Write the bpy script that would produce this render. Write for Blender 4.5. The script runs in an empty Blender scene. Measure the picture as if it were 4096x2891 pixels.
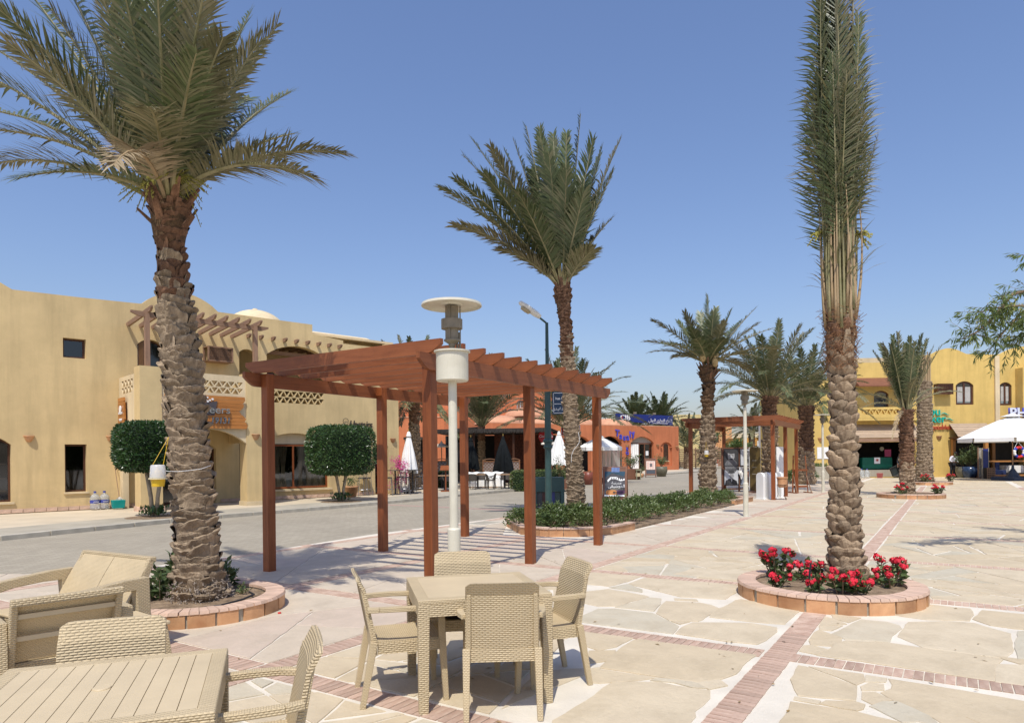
import bpy, bmesh, math, random
from mathutils import Vector, Matrix, geometry, noise
SC = bpy.context.scene
COL = SC.collection
PI = math.pi
R = math.radians
rng = random.Random(11)

# ------------------------------------------------------------ camera
CAM_H, FOC, HOR, ROLL = 1.65, 2731.0, 1830.0, R(0.6)
cam = bpy.data.cameras.new('camera')
camo = bpy.data.objects.new('camera', cam)
COL.objects.link(camo)
cam.lens, cam.sensor_width, cam.sensor_fit = 24.0, 36.0, 'HORIZONTAL'
cam.shift_y = (HOR - 1445.5) / 4096.0
cam.clip_start, cam.clip_end = 0.1, 6000.0
camo.matrix_world = Matrix.Translation((0, 0, CAM_H)) @ Matrix.Rotation(R(90), 4, 'X') @ Matrix.Rotation(-ROLL, 4, 'Z')
SC.camera = camo

# ------------------------------------------------------------ sky, sun, exposure
SUN_EL, SHADOW_AZ = R(60), R(9)            # shadows fall away from the camera, slightly right
world = bpy.data.worlds.new('World')
SC.world = world
world.use_nodes = True
wn = world.node_tree
sky = wn.nodes.new('ShaderNodeTexSky')
sky.sky_type = 'NISHITA'
sky.sun_disc = False
sky.sun_elevation = SUN_EL
sky.sun_rotation = PI + SHADOW_AZ
sky.altitude = 10
sky.air_density = 1.4
sky.dust_density = 1.6
sky.ozone_density = 6.0
bg = wn.nodes['Background']
bg.inputs['Strength'].default_value = 0.125
tint = wn.nodes.new('ShaderNodeMix')          # camera white balance on the whole sky
tint.data_type, tint.blend_type = 'RGBA', 'MULTIPLY'
tint.inputs[0].default_value = 1.0
tint.inputs[7].default_value = (1.06, 0.99, 1.10, 1)
wn.links.new(sky.outputs[0], tint.inputs[6])
wn.links.new(tint.outputs[2], bg.inputs['Color'])
sl = bpy.data.lights.new('sun', 'SUN')
sl.energy = 3.9
sl.angle = R(0.5)
sl.color = (1.0, 0.955, 0.88)
so = bpy.data.objects.new('sun', sl)
COL.objects.link(so)
so.rotation_euler = Vector((math.sin(SHADOW_AZ) * math.cos(SUN_EL), math.cos(SHADOW_AZ) * math.cos(SUN_EL), -math.sin(SUN_EL))).to_track_quat('-Z', 'Y').to_euler()
SC.view_settings.view_transform = 'Standard'
SC.view_settings.look = 'None'
SC.view_settings.gamma = 1.0
SC.view_settings.use_curve_mapping = False
SC.view_settings.exposure = 0.12
SC.cycles.max_bounces = 6
SC.cycles.transparent_max_bounces = 12
SC.cycles.use_denoising = True


def G(px, py, z=0.0):
    """point of the place at height z seen at a spot of the photograph"""
    X, Y = px - 2048.0, py - HOR
    c, s = math.cos(ROLL), math.sin(ROLL)
    xr, yr = X * c - Y * s, X * s + Y * c
    d = FOC * (CAM_H - z) / yr
    return Vector((xr * d / FOC, d, z))


def V(px, py, d):
    """point at distance d along the view of a spot of the photograph"""
    X, Y = px - 2048.0, py - HOR
    c, s = math.cos(ROLL), math.sin(ROLL)
    xr, yr = X * c - Y * s, X * s + Y * c
    return Vector((xr * d / FOC, d, CAM_H - yr * d / FOC))


# ------------------------------------------------------------ materials
MATS = {}


def srgb(h):
    c = [int(h[i:i + 2], 16) / 255 for i in (0, 2, 4)]
    return tuple(x / 12.92 if x <= .04045 else ((x + .055) / 1.055) ** 2.4 for x in c)


class NT:
    def __init__(s, name):
        s.m = bpy.data.materials.new(name)
        s.m.use_nodes = True
        s.t = s.m.node_tree
        s.b = s.t.nodes['Principled BSDF']

    def n(s, typ, **kw):
        nd = s.t.nodes.new('ShaderNode' + typ)
        for k, v in kw.items():
            if k in nd.bl_rna.properties:
                setattr(nd, k, v)
            else:
                nd.inputs[k.replace('_', ' ')].default_value = v
        return nd

    def l(s, a, b):
        s.t.links.new(a, b)

    def math(s, op, a, b=None, clamp=False):
        nd = s.t.nodes.new('ShaderNodeMath')
        nd.operation = op
        nd.use_clamp = clamp
        for i, x in enumerate((a, b)):
            if x is None:
                continue
            if isinstance(x, (int, float)):
                nd.inputs[i].default_value = x
            else:
                s.l(x, nd.inputs[i])
        return nd.outputs[0]

    def mix(s, fac, a, b, typ='MIX'):
        nd = s.t.nodes.new('ShaderNodeMix')
        nd.data_type = 'RGBA'
        nd.blend_type = typ
        for i, x in ((0, fac), (6, a), (7, b)):
            if isinstance(x, (int, float)):
                nd.inputs[i].default_value = x
            elif isinstance(x, tuple):
                nd.inputs[i].default_value = (*x[:3], 1)
            else:
                s.l(x, nd.inputs[i])
        return nd.outputs[2]

    def coord(s, kind='Object', stretch=(1, 1, 1), rot=(0, 0, 0)):
        tc = s.n('TexCoord')
        if stretch == (1, 1, 1) and rot == (0, 0, 0):
            return tc.outputs[kind]
        mp = s.n('Mapping')
        mp.inputs['Scale'].default_value = stretch
        mp.inputs['Rotation'].default_value = rot
        s.l(tc.outputs[kind], mp.inputs['Vector'])
        return mp.outputs[0]

    def noise(s, vec, scale, detail=4, rough=.55, dist=0):
        nd = s.n('TexNoise', Scale=scale, Detail=detail, Roughness=rough, Distortion=dist)
        s.l(vec, nd.inputs['Vector'])
        return nd.outputs[0]

    def ramp(s, fac, lo, hi):
        nd = s.n('MapRange')
        nd.inputs['From Min'].default_value = lo
        nd.inputs['From Max'].default_value = hi
        s.l(fac, nd.inputs[0])
        return nd.outputs[0]

    def rnd(s, col, amt):
        oi = s.n('ObjectInfo')
        f = s.math('ADD', s.math('MULTIPLY', oi.outputs['Random'], 2 * amt), 1 - amt)
        hs = s.n('HueSaturation')
        s.l(f, hs.inputs['Value'])
        s.l(col, hs.inputs['Color'])
        return hs.outputs[0]

    def bump(s, h, strength=.4, dist=.01):
        nd = s.n('Bump', Strength=strength, Distance=dist)
        s.l(h, nd.inputs['Height'])
        s.l(nd.outputs[0], s.b.inputs['Normal'])

    def out(s, col, rough=.7, metal=0, spec=.4):
        if isinstance(col, tuple):
            s.b.inputs['Base Color'].default_value = (*col[:3], 1)
        else:
            s.l(col, s.b.inputs['Base Color'])
        if isinstance(rough, (int, float)):
            s.b.inputs['Roughness'].default_value = rough
        else:
            s.l(rough, s.b.inputs['Roughness'])
        s.b.inputs['Metallic'].default_value = metal
        s.b.inputs['Specular IOR Level'].default_value = spec
        return s.m


def mat(name, col, rough=.7, var=.12, scale=5., bump=0., bscale=40., metal=0, col2=None, rand=0., stretch=(1, 1, 1), spec=.4, bdist=.01, detail=5):
    """plain procedural surface: two colours mixed by noise, fine relief, per-object shade"""
    if name in MATS:
        return MATS[name]
    n = NT(name)
    co = n.coord('Object', stretch)
    f = n.ramp(n.noise(co, scale, detail, .6), .3, .7)
    a = tuple(c * (1 - var) for c in col)
    b = col2 if col2 else tuple(min(1, c * (1 + var)) for c in col)
    c = n.mix(f, a, b)
    if rand:
        c = n.rnd(c, rand)
    if bump:
        n.bump(n.noise(co, bscale, 4, .6), bump, bdist)
    MATS[name] = n.out(c, rough, metal, spec)
    return MATS[name]


def plaster(name, col, dirt=(.35, .28, .18)):
    n = NT(name)
    co = n.coord()
    st = n.coord('Object', (1.6, 1.6, .16))
    base = n.mix(n.ramp(n.noise(co, .55, 7, .65), .3, .7), tuple(c * .80 for c in col), tuple(c * 1.08 for c in col))
    base = n.mix(n.math('MULTIPLY', n.ramp(n.noise(st, 1.6, 6, .65), .46, .78), .55), base, tuple(c * .58 for c in col))
    base = n.mix(n.math('MULTIPLY', n.ramp(n.noise(st, 2.6, 5, .6), .55, .85), .25), base, tuple(min(1, c * 1.2 + .05) for c in col))
    sep = n.n('SeparateXYZ')
    n.l(co, sep.inputs[0])
    foot = n.math('MULTIPLY', n.ramp(sep.outputs[2], 1.0, .05), n.ramp(n.noise(co, 2.5, 5, .7), .35, .7))
    base = n.mix(n.math('MULTIPLY', foot, .45, True), base, dirt)
    hgt = n.math('ADD', n.noise(co, 9, 6, .65), n.math('MULTIPLY', n.noise(co, 70, 3), .35))
    n.bump(hgt, .35, .012)
    return n.out(base, .88, 0, .2)


def wicker(name, col, px=.036, py=.0125, strength=1.0, dark=.55):
    n = NT(name)
    uv = n.n('UVMap')
    sep = n.n('SeparateXYZ')
    n.l(uv.outputs[0], sep.inputs[0])
    vv = n.math('DIVIDE', sep.outputs[1], py)
    row = n.math('MODULO', n.math('FLOOR', n.math('ADD', vv, 1000.0)), 2.0)
    uu = n.math('ADD', n.math('DIVIDE', sep.outputs[0], px), n.math('MULTIPLY', row, .5))
    hu = n.math('ABSOLUTE', n.math('SINE', n.math('MULTIPLY', uu, PI)))
    hv = n.math('ABSOLUTE', n.math('SINE', n.math('MULTIPLY', vv, PI)))
    hh = n.math('MULTIPLY', n.math('POWER', hu, .8), n.math('POWER', hv, .9))
    co = n.coord()
    c = n.mix(n.ramp(n.noise(co, 6, 4), .3, .7), tuple(x * .93 for x in col), tuple(x * 1.05 for x in col))
    c = n.mix(n.math('MULTIPLY', n.ramp(hh, .34, .0), dark * .8), c, tuple(x * .34 for x in col))
    n.bump(hh, strength, .006)
    return n.out(c, .5, 0, .4)


def wood(name, col, col2, rough=.5, scale=1., axis='z', rand=.1, spec=.35):
    n = NT(name)
    st = {'x': (.6, 9, 9), 'y': (9, .6, 9), 'z': (9, 9, .6)}[axis]
    co = n.coord('Object', tuple(s * scale for s in st))
    f = n.ramp(n.noise(co, 2.2, 6, .65, .6), .28, .72)
    c = n.mix(f, col, col2)
    c = n.mix(n.math('MULTIPLY', n.ramp(n.noise(n.coord(), 2.5, 5, .7), .5, .8), .35), c, tuple(x * .5 for x in col))
    if rand:
        c = n.rnd(c, rand)
    n.bump(f, .25, .004)
    return n.out(c, rough, 0, spec)


def leafmat(name, cols, rough=.5, trans=.25, rand=.25, spec=.35):
    """leaf colours picked at random per leaf cluster (mesh island) and per object"""
    n = NT(name)
    ge = n.n('NewGeometry')
    oi = n.n('ObjectInfo')
    f = n.math('FRACT', n.math('ADD', n.math('MULTIPLY', ge.outputs['Random Per Island'], .6), oi.outputs['Random']))
    c = n.mix(n.ramp(f, .0, .6), cols[0], cols[1])
    if len(cols) > 2:
        c = n.mix(n.math('MULTIPLY', n.ramp(f, .72, 1.0), .9), c, cols[2])
    c = n.rnd(c, rand)
    n.l(c, n.b.inputs['Base Color'])
    n.b.inputs['Roughness'].default_value = rough
    n.b.inputs['Specular IOR Level'].default_value = spec
    tr = n.n('BsdfTranslucent')
    n.l(n.mix(.5, c, (.25, .3, .05), 'MULTIPLY') if False else c, tr.inputs['Color'])
    ms = n.n('MixShader')
    ms.inputs[0].default_value = trans
    n.l(n.b.outputs[0], ms.inputs[1])
    n.l(tr.outputs[0], ms.inputs[2])
    n.l(ms.outputs[0], n.t.nodes['Material Output'].inputs['Surface'])
    return n.m


def glass(name, tint=(.42, .45, .45)):
    n = NT(name)
    tr = n.n('BsdfTransparent')
    tr.inputs[0].default_value = (*tint, 1)
    gl = n.n('BsdfGlossy', Roughness=.05)
    gl.inputs[0].default_value = (.9, .9, .9, 1)
    lw = n.n('LayerWeight', Blend=.35)
    ms = n.n('MixShader')
    n.l(n.math('ADD', n.math('MULTIPLY', lw.outputs[0], .6), .06), ms.inputs[0])
    n.l(tr.outputs[0], ms.inputs[1])
    n.l(gl.outputs[0], ms.inputs[2])
    n.l(ms.outputs[0], n.t.nodes['Material Output'].inputs['Surface'])
    return n.m


def flagmat(name, c1, c2, c3):
    n = NT(name)
    co = n.coord()
    oi = n.n('ObjectInfo')
    ge = n.n('NewGeometry')
    r = n.math('FRACT', n.math('ADD', oi.outputs['Random'], n.math('MULTIPLY', ge.outputs['Random Per Island'], 3.7)))
    base = n.mix(r, c1, c2)
    base = n.mix(n.math('MULTIPLY', n.ramp(r, .78, .9), .75), base, c3)
    st = n.coord('Object', (1, 1, 1), (0, 0, R(-20)))
    cl = n.noise(st, 2.2, 7, .68, .5)
    base = n.mix(n.math('MULTIPLY', n.ramp(cl, .42, .72), .6), base, tuple(x * .72 for x in c1))
    base = n.mix(n.math('MULTIPLY', n.ramp(n.noise(co, 7, 6, .7), .55, .8), .4), base, tuple(min(1, x * 1.15) for x in c2))
    base = n.mix(n.math('MULTIPLY', n.ramp(n.noise(co, 40, 5, .75), .58, .74), .4), base, tuple(x * .5 for x in c1))
    n.bump(n.math('ADD', n.noise(co, 14, 6, .7), n.math('MULTIPLY', n.noise(co, 3, 3), 1.2)), .45, .02)
    return n.out(base, .75, 0, .25)


def roadmat(name, c1, c2):
    n = NT(name)
    co = n.coord('Object', (1, 1, 1), (0, 0, R(-58)))
    br = n.n('TexBrick', Scale=1.0, Mortar_Size=.006, Mortar_Smooth=.3, Bias=0.0, Brick_Width=.22, Row_Height=.11)
    n.l(co, br.inputs['Vector'])
    br.inputs['Color1'].default_value = (*c1, 1)
    br.inputs['Color2'].default_value = (*c2, 1)
    br.inputs['Mortar'].default_value = (*[x * .72 for x in c1], 1)
    o = n.coord()
    c = n.mix(n.math('MULTIPLY', n.ramp(n.noise(o, .35, 7, .7), .35, .7), .6), br.outputs[0], tuple(x * .70 for x in c1))
    c = n.mix(n.math('MULTIPLY', n.ramp(n.noise(o, 2.2, 6, .7), .55, .8), .35), c, tuple(min(1, x * 1.25) for x in c2))
    n.bump(br.outputs[1], -.35, .006)
    return n.out(c, .8, 0, .3)


# ------------------------------------------------------------ mesh builder
class MB:
    def __init__(s):
        s.v, s.f, s.m, s.mi = [], [], [], 0

    def add(s, vs, fs):
        n = len(s.v)
        s.v += [tuple(v) for v in vs]
        s.f += [tuple(i + n for i in f) for f in fs]
        s.m += [s.mi] * len(fs)
        return s

    def box(s, c, d, rz=0., M=None):
        x, y, z = d[0] / 2, d[1] / 2, d[2] / 2
        vs = [Vector(p) for p in ((-x, -y, -z), (x, -y, -z), (x, y, -z), (-x, y, -z), (-x, -y, z), (x, -y, z), (x, y, z), (-x, y, z))]
        if rz:
            vs = [Matrix.Rotation(rz, 3, 'Z') @ v for v in vs]
        if M:
            vs = [M @ v for v in vs]
        vs = [v + Vector(c) for v in vs]
        return s.add(vs, [(0, 3, 2, 1), (4, 5, 6, 7), (0, 1, 5, 4), (1, 2, 6, 5), (2, 3, 7, 6), (3, 0, 4, 7)])

    def b2(s, a, b):
        """box from corner a to corner b"""
        return s.box([(p + q) / 2 for p, q in zip(a, b)], [abs(q - p) for p, q in zip(a, b)])

    def bar(s, a, b, w, h, up=(0, 0, 1), w2=None, h2=None):
        a, b = Vector(a), Vector(b)
        d = (b - a).normalized()
        up = Vector(up)
        sd = d.cross(up)
        if sd.length < 1e-4:
            sd = d.cross(Vector((1, 0, 0)))
        sd.normalize()
        u = sd.cross(d).normalized()
        w2, h2 = w2 or w, h2 or h
        vs = []
        for p, ww, hh in ((a, w, h), (b, w2, h2)):
            for i, j in ((-1, -1), (1, -1), (1, 1), (-1, 1)):
                vs.append(p + sd * i * ww / 2 + u * j * hh / 2)
        return s.add(vs, [(0, 1, 2, 3), (7, 6, 5, 4), (0, 4, 5, 1), (1, 5, 6, 2), (2, 6, 7, 3), (3, 7, 4, 0)])

    def tube(s, pts, r, n=8, cap=True):
        pts = [Vector(p) for p in pts]
        k = len(pts)
        rs = r if isinstance(r, (list, tuple)) else [r] * k
        vs, fs = [], []
        ref = Vector((0, 0, 1))
        for i in range(k):
            d = (pts[min(i + 1, k - 1)] - pts[max(i - 1, 0)]).normalized()
            if i == 0:
                a = d.cross(ref)
                if a.length < .05:
                    a = d.cross(Vector((1, 0, 0)))
                a.normalize()
            else:
                a = (a - d * a.dot(d)).normalized()
            b = d.cross(a)
            for j in range(n):
                t = 2 * PI * j / n
                vs.append(pts[i] + (a * math.cos(t) + b * math.sin(t)) * rs[i])
        for i in range(k - 1):
            for j in range(n):
                j2 = (j + 1) % n
                fs.append((i * n + j, i * n + j2, (i + 1) * n + j2, (i + 1) * n + j))
        if cap:
            fs.append(tuple(range(n - 1, -1, -1)))
            fs.append(tuple(range((k - 1) * n, k * n)))
        return s.add(vs, fs)

    def lathe(s, prof, n=24, c=(0, 0, 0)):
        vs, fs = [], []
        k = len(prof)
        for i in range(n):
            t = 2 * PI * i / n
            for r, z in prof:
                vs.append((c[0] + r * math.cos(t), c[1] + r * math.sin(t), c[2] + z))
        for i in range(n):
            i2 = (i + 1) % n
            for j in range(k - 1):
                if prof[j][0] < 1e-6 and prof[j + 1][0] < 1e-6:
                    continue
                fs.append((i * k + j, i2 * k + j, i2 * k + j + 1, i * k + j + 1))
        return s.add(vs, fs)

    def prism(s, poly, z0, z1, fn=None):
        n = len(poly)
        fn = fn or (lambda x, y, z: (x, y, z))
        vs = [fn(x, y, z0) for x, y in poly] + [fn(x, y, z1) for x, y in poly]
        fs = [tuple(range(n - 1, -1, -1)), tuple(range(n, 2 * n))]
        fs += [(i, (i + 1) % n, n + (i + 1) % n, n + i) for i in range(n)]
        return s.add(vs, fs)

    def grid(s, fn, nu, nv, thick=None):
        """surface fn(u,v) 0..1; thick(u,v) gives offset vector for a second skin"""
        vs = [Vector(fn(i / nu, j / nv)) for i in range(nu + 1) for j in range(nv + 1)]
        q = lambda i, j: i * (nv + 1) + j
        fs = [(q(i, j), q(i + 1, j), q(i + 1, j + 1), q(i, j + 1)) for i in range(nu) for j in range(nv)]
        if thick is None:
            return s.add(vs, fs)
        N = len(vs)
        vs2 = [Vector(thick(i / nu, j / nv)) + vs[q(i, j)] for i in range(nu + 1) for j in range(nv + 1)]
        fs2 = [tuple(N + k for k in reversed(f)) for f in fs]
        ring = [q(i, 0) for i in range(nu)] + [q(nu, j) for j in range(nv)] + [q(i, nv) for i in range(nu, 0, -1)] + [q(0, j) for j in range(nv, 0, -1)]
        side = [(ring[(k + 1) % len(ring)], ring[k], N + ring[k], N + ring[(k + 1) % len(ring)]) for k in range(len(ring))]
        return s.add(vs + vs2, fs + fs2 + side)

    def mesh(s, name, mats, smooth=False, uv=False, fix=False):
        me = bpy.data.meshes.new(name)
        me.from_pydata(s.v, [], s.f)
        for m in mats if isinstance(mats, (list, tuple)) else [mats]:
            me.materials.append(m)
        if any(s.m):
            me.polygons.foreach_set('material_index', s.m)
        if fix:
            bm = bmesh.new()
            bm.from_mesh(me)
            bmesh.ops.recalc_face_normals(bm, faces=bm.faces)
            bm.to_mesh(me)
            bm.free()
        if smooth:
            me.polygons.foreach_set('use_smooth', [True] * len(me.polygons))
        if uv:
            boxuv(me)
        me.update()
        return me

    def build(s, name, mats, parent=None, smooth=False, bevel=0., uv=False, loc=None, rz=None, fix=False, auto=None):
        me = s.mesh(name, mats, smooth, uv, fix)
        return link(name, me, parent, loc, rz, bevel, auto)


def boxuv(me):
    uvl = me.uv_layers.new(name='UVMap')
    co = [v.co for v in me.vertices]
    for p in me.polygons:
        nx, ny, nz = abs(p.normal.x), abs(p.normal.y), abs(p.normal.z)
        for li in p.loop_indices:
            c = co[me.loops[li].vertex_index]
            if nz >= nx and nz >= ny:
                uvl.data[li].uv = (c.x, c.y)
            elif ny >= nx:
                uvl.data[li].uv = (c.x, c.z)
            else:
                uvl.data[li].uv = (c.y, c.z)


def link(name, data, parent=None, loc=None, rz=None, bevel=0., auto=None):
    o = bpy.data.objects.new(name, data)
    COL.objects.link(o)
    if parent:
        o.parent = parent
    if loc is not None:
        o.location = loc
    if rz is not None:
        o.rotation_euler = (0, 0, rz)
    if bevel:
        md = o.modifiers.new('bevel', 'BEVEL')
        md.width = bevel
        md.segments = 2
        md.limit_method = 'ANGLE'
        md.angle_limit = R(40)
    return o


def tag(o, label, cat, group=None):
    o['label'] = label
    o['category'] = cat
    if group:
        o['group'] = group
    return o


def thing(name, label, cat, loc=(0, 0, 0), rz=0., group=None):
    o = bpy.data.objects.new(name, None)
    o.empty_display_size = .2
    COL.objects.link(o)
    o.location = loc
    o.rotation_euler = (0, 0, rz)
    return tag(o, label, cat, group)


def struct(o):
    o['kind'] = 'structure'
    return o


def stuff(o):
    o['kind'] = 'stuff'
    return o


def copy_tree(o, parent=None):
    c = o.copy()
    COL.objects.link(c)
    c.parent = parent
    for ch in list(o.children):
        copy_tree(ch, c)
    return c


def dup(o, loc, rz, label, group=None):
    c = copy_tree(o)
    c.location = loc
    c.rotation_euler = (0, 0, rz)
    c['label'] = label
    if group:
        c['group'] = group
    return c


def text(name, body, size, m, parent, loc, rot=(R(90), 0, 0), ext=.01, align='CENTER', shear=0., sx=1., bevel=0., spacing=1.):
    cu = bpy.data.curves.new(name, 'FONT')
    cu.body = body
    cu.size = size
    cu.extrude = ext
    cu.align_x = align
    cu.align_y = 'CENTER'
    cu.shear = shear
    cu.offset = bevel
    cu.resolution_u = 3
    cu.space_character = spacing
    to = bpy.data.objects.new(name + '_source', cu)
    me = bpy.data.meshes.new_from_object(to)
    bpy.data.objects.remove(to)
    bpy.data.curves.remove(cu)
    me.name = name
    me.materials.clear()
    me.materials.append(m)
    o = link(name, me, parent)
    o.location = loc
    o.rotation_euler = rot
    o.scale = (sx, 1, 1)
    return o


def inpoly(x, y, poly):
    c = False
    n = len(poly)
    for i in range(n):
        x1, y1 = poly[i]
        x2, y2 = poly[(i + 1) % n]
        if (y1 > y) != (y2 > y) and x < (x2 - x1) * (y - y1) / (y2 - y1) + x1:
            c = not c
    return c


def panel(name, outer, holes, depth, m, parent, y0=0., fn=None, back=False):
    """wall sheet in the local x-z plane facing -y, with openings and reveals of the given depth"""
    pts, edges = [], []
    for poly in [outer] + holes:
        k = len(pts)
        pts += [Vector(p) for p in poly]
        edges += [(k + i, k + (i + 1) % len(poly)) for i in range(len(poly))]
    r = geometry.delaunay_2d_cdt(pts, edges, [], 0, 1e-5)
    vo, fo = r[0], r[2]
    tris = []
    for f in fo:
        cx = sum(vo[i].x for i in f) / 3
        cy = sum(vo[i].y for i in f) / 3
        if inpoly(cx, cy, outer) and not any(inpoly(cx, cy, h) for h in holes):
            a, b, c = (vo[i] for i in f)
            if (b - a).cross(c - a) < 0:
                f = tuple(reversed(f))
            tris.append(tuple(f))
    fn = fn or (lambda x, y, z: (x, y, z))
    mb = MB()
    mb.add([fn(p.x, y0, p.y) for p in vo], tris)
    if back:
        mb.add([fn(p.x, y0 + depth, p.y) for p in vo], [tuple(reversed(t)) for t in tris])
    for poly in [outer] + holes:
        n = len(poly)
        vs = [fn(x, y0, z) for x, z in poly] + [fn(x, y0 + depth, z) for x, z in poly]
        mb.add(vs, [(i, (i + 1) % n, n + (i + 1) % n, n + i) for i in range(n)])
    return mb.build(name, m, parent)


def arch(x0, x1, z0, zs, zt, n=12):
    """opening with a segmental arch: sill z0, springing zs, crown zt"""
    w, r = (x1 - x0) / 2, zt - zs
    pts = [(x0, z0), (x1, z0)]
    rad = (w * w + r * r) / (2 * r)
    a = math.asin(min(1, w / rad))
    if r > w:
        a = PI - a
    for i in range(n + 1):
        t = a - 2 * a * i / n
        pts.append(((x0 + x1) / 2 + rad * math.sin(t), zt - rad + rad * math.cos(t)))
    return pts


def rect(x0, x1, z0, z1):
    return [(x0, z0), (x1, z0), (x1, z1), (x0, z1)]

# ------------------------------------------------------------ palette
M = {}
M['mortar'] = mat('white_mortar', (.645, .59, .485), .9, .12, 2, .6, 50)
M['flag'] = flagmat('flagstone_limestone', (.53, .432, .285), (.60, .515, .37), (.47, .435, .335))
M['flag_plain'] = flagmat('flagstone_pale', (.53, .445, .335), (.58, .50, .385), (.52, .415, .325))
M['brick'] = mat('paving_brick_pink', (.45, .285, .205), .9, .2, 6, .5, 60, col2=(.55, .415, .315), rand=.15)
M['road'] = roadmat('road_pavers', (.335, .295, .222), (.40, .355, .27))
M['road_pink'] = mat('road_pink_pavers', (.42, .27, .225), .85, .15, 4)
M['sand'] = mat('sand_ground', (.42, .36, .27), .95, .15, .6, .3, 8)
M['asphalt'] = mat('far_asphalt', (.17, .16, .15), .9, .15, .5)
M['conc'] = mat('grey_concrete', (.37, .335, .26), .85, .16, 1.1, .35, 30)
M['cream_pave'] = mat('cream_sidewalk', (.53, .45, .325), .85, .12, .9, .3, 25)
M['soil'] = mat('dry_soil', (.20, .135, .08), .95, .35, 9, 1.0, 14, bdist=.05, col2=(.34, .245, .155))
M['tile'] = mat('terracotta_tile', (.50, .235, .105), .55, .25, 3.5, .25, 30, rand=.22, col2=(.60, .34, .17))
M['tile_top'] = mat('pink_coping_brick', (.54, .38, .28), .85, .22, 5, .4, 40, rand=.13)
M['white'] = mat('white_paint', (.80, .80, .77), .45, .04, 3)
M['cream_metal'] = mat('cream_enamel', (.60, .56, .43), .4, .1, 2.5, .1, 8, col2=(.68, .65, .53))
M['dull_metal'] = mat('weathered_metal', (.22, .185, .13), .5, .25, 6, .2, 20, metal=.2)
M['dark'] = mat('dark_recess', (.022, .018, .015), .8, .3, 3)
M['glass'] = glass('window_glass')
M['black'] = mat('black_paint', (.02, .02, .022), .45, .2, 5)
M['steel'] = mat('steel_tube', (.33, .33, .34), .35, .15, 10, metal=.8)
M['green_metal'] = mat('green_painted_metal', (.035, .075, .07), .4, .15, 4)

# ------------------------------------------------------------ ground, road, pavements
UA = R(57.2)
U2 = Vector((math.cos(UA), math.sin(UA)))
V2 = Vector((math.sin(UA), -math.cos(UA)))


def UV(u, v, z=0.):
    p = U2 * u + V2 * v
    return Vector((p.x, p.y, z))


g = MB()
g.add([(-2500, -600, -.07), (2500, -600, -.07), (2500, 4000, -.07), (-2500, 4000, -.07)], [(0, 1, 2, 3)])
struct(g.build('ground', M['sand']))
g = MB()
g.add([(-60, -25, -.03), (62, -25, -.03), (62, 135, -.03), (-60, 135, -.03)], [(0, 1, 2, 3)])
road = struct(g.build('road', M['road']))
g = MB()
g.add([(-60, 135.02, -.028), (90, 135.02, -.028), (90, 165, -.028), (-60, 165, -.028)], [(0, 1, 2, 3)])
struct(g.build('far_street', M['asphalt']))
g = MB()
a, b = G(1480, 2012), G(2560, 2060)
dr = (b - a).normalized()
pr = Vector((-dr.y, dr.x, 0)) * .13
g.add([a - pr + Vector((0, 0, -.026)), b - pr + Vector((0, 0, -.026)), b + pr + Vector((0, 0, -.026)), a + pr + Vector((0, 0, -.026))], [(0, 1, 2, 3)])
g.build('road_band', M['road_pink'], road)

# plaza: mortar bed with brick bands and flagstones set into it
PL = [(-9.5, 4.0), (-7.55, 10.05), (-5.84, 10.6), (-4.65, 12.08), (-3.94, 13.43), (-3.05, 15.06), (-1.86, 16.7), (1.2, 21.0), (4.46, 25.7), (7.81, 31.2), (11.5, 37.5), (16.5, 46.2), (19.5, 52.0), (62, 52.0), (62, -20), (-9.5, -20)]
mb = MB()
mb.prism(list(reversed(PL)), -.068, 0.)
plaza = struct(mb.build('plaza', M['mortar']))
VL = [-13.3, -10.3, -7.25, -4.56, -1.21, 2.68, 6.7, 10.7, 14.7, 18.7, 22.7, 26.7]
UL = [-9, -6, -3, .5, 3.45, 5.89, 8.92, 11.95, 15.72, 19.2, 22.2, 25.4, 28.6, 31.8, 35, 38.2, 41.4, 44.6, 47.8, 51, 54.2]
BW = .21


def inplaza(x, y):
    return inpoly(x, y, PL)


brick_me = MB().box((0, 0, 0), (.215, .059, .012)).mesh('paving_brick', M['brick'])
bricks = []
for v in VL:
    u = UL[0]
    while u < 52:
        bricks.append((UV(u, v), UA + PI / 2))
        u += .0665
for u in UL:
    for i in range(len(VL) - 1):
        x = VL[i] + .125
        while x < VL[i + 1] - .11:
            bricks.append((UV(u, x), UA))
            x += .0665
RINGS = [(3.67, 7.95, 1.0), (-3.49, 7.55, .91), (14.93, 25.6, 1.13), (22.0, 36.0, 1.05)]
BED = [(.17, 14.65), (.75, 14.15), (1.35, 14.1), (2.1, 14.4), (3.3, 16.2), (7.1, 22.2), (8.6, 24.4), (7.7, 25.1), (5.2, 22.4), (2.6, 19.4), (.6, 18.6), (-.15, 16.4)]


def free(p):
    if not inplaza(p.x, p.y) or inpoly(p.x, p.y, BED):
        return False
    return all((p.x - x) ** 2 + (p.y - y) ** 2 > (r - .02) ** 2 for x, y, r in RINGS)


def seen(p):
    return p.y > 1.5 and abs(p.x) < p.y * .79 + .4


bricks = [b for b in bricks if free(b[0]) and seen(b[0])]
bricks.sort(key=lambda b: b[0].length)
for p, a in bricks[:300]:
    o = link('paving_brick', brick_me, plaza)
    o.location = (p.x + rng.uniform(-.003, .003), p.y, rng.uniform(-.0005, .002))
    o.rotation_euler = (rng.uniform(-.008, .008), 0, a + rng.uniform(-.02, .02))
mb = MB()
for p, a in bricks[300:]:
    if p.length < 40:
        mb.box((p.x, p.y, rng.uniform(-.001, .0015)), (.215, .059, .012), a + rng.uniform(-.02, .02))
stuff(mb.build('brick_band_field', M['brick'], plaza))


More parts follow.
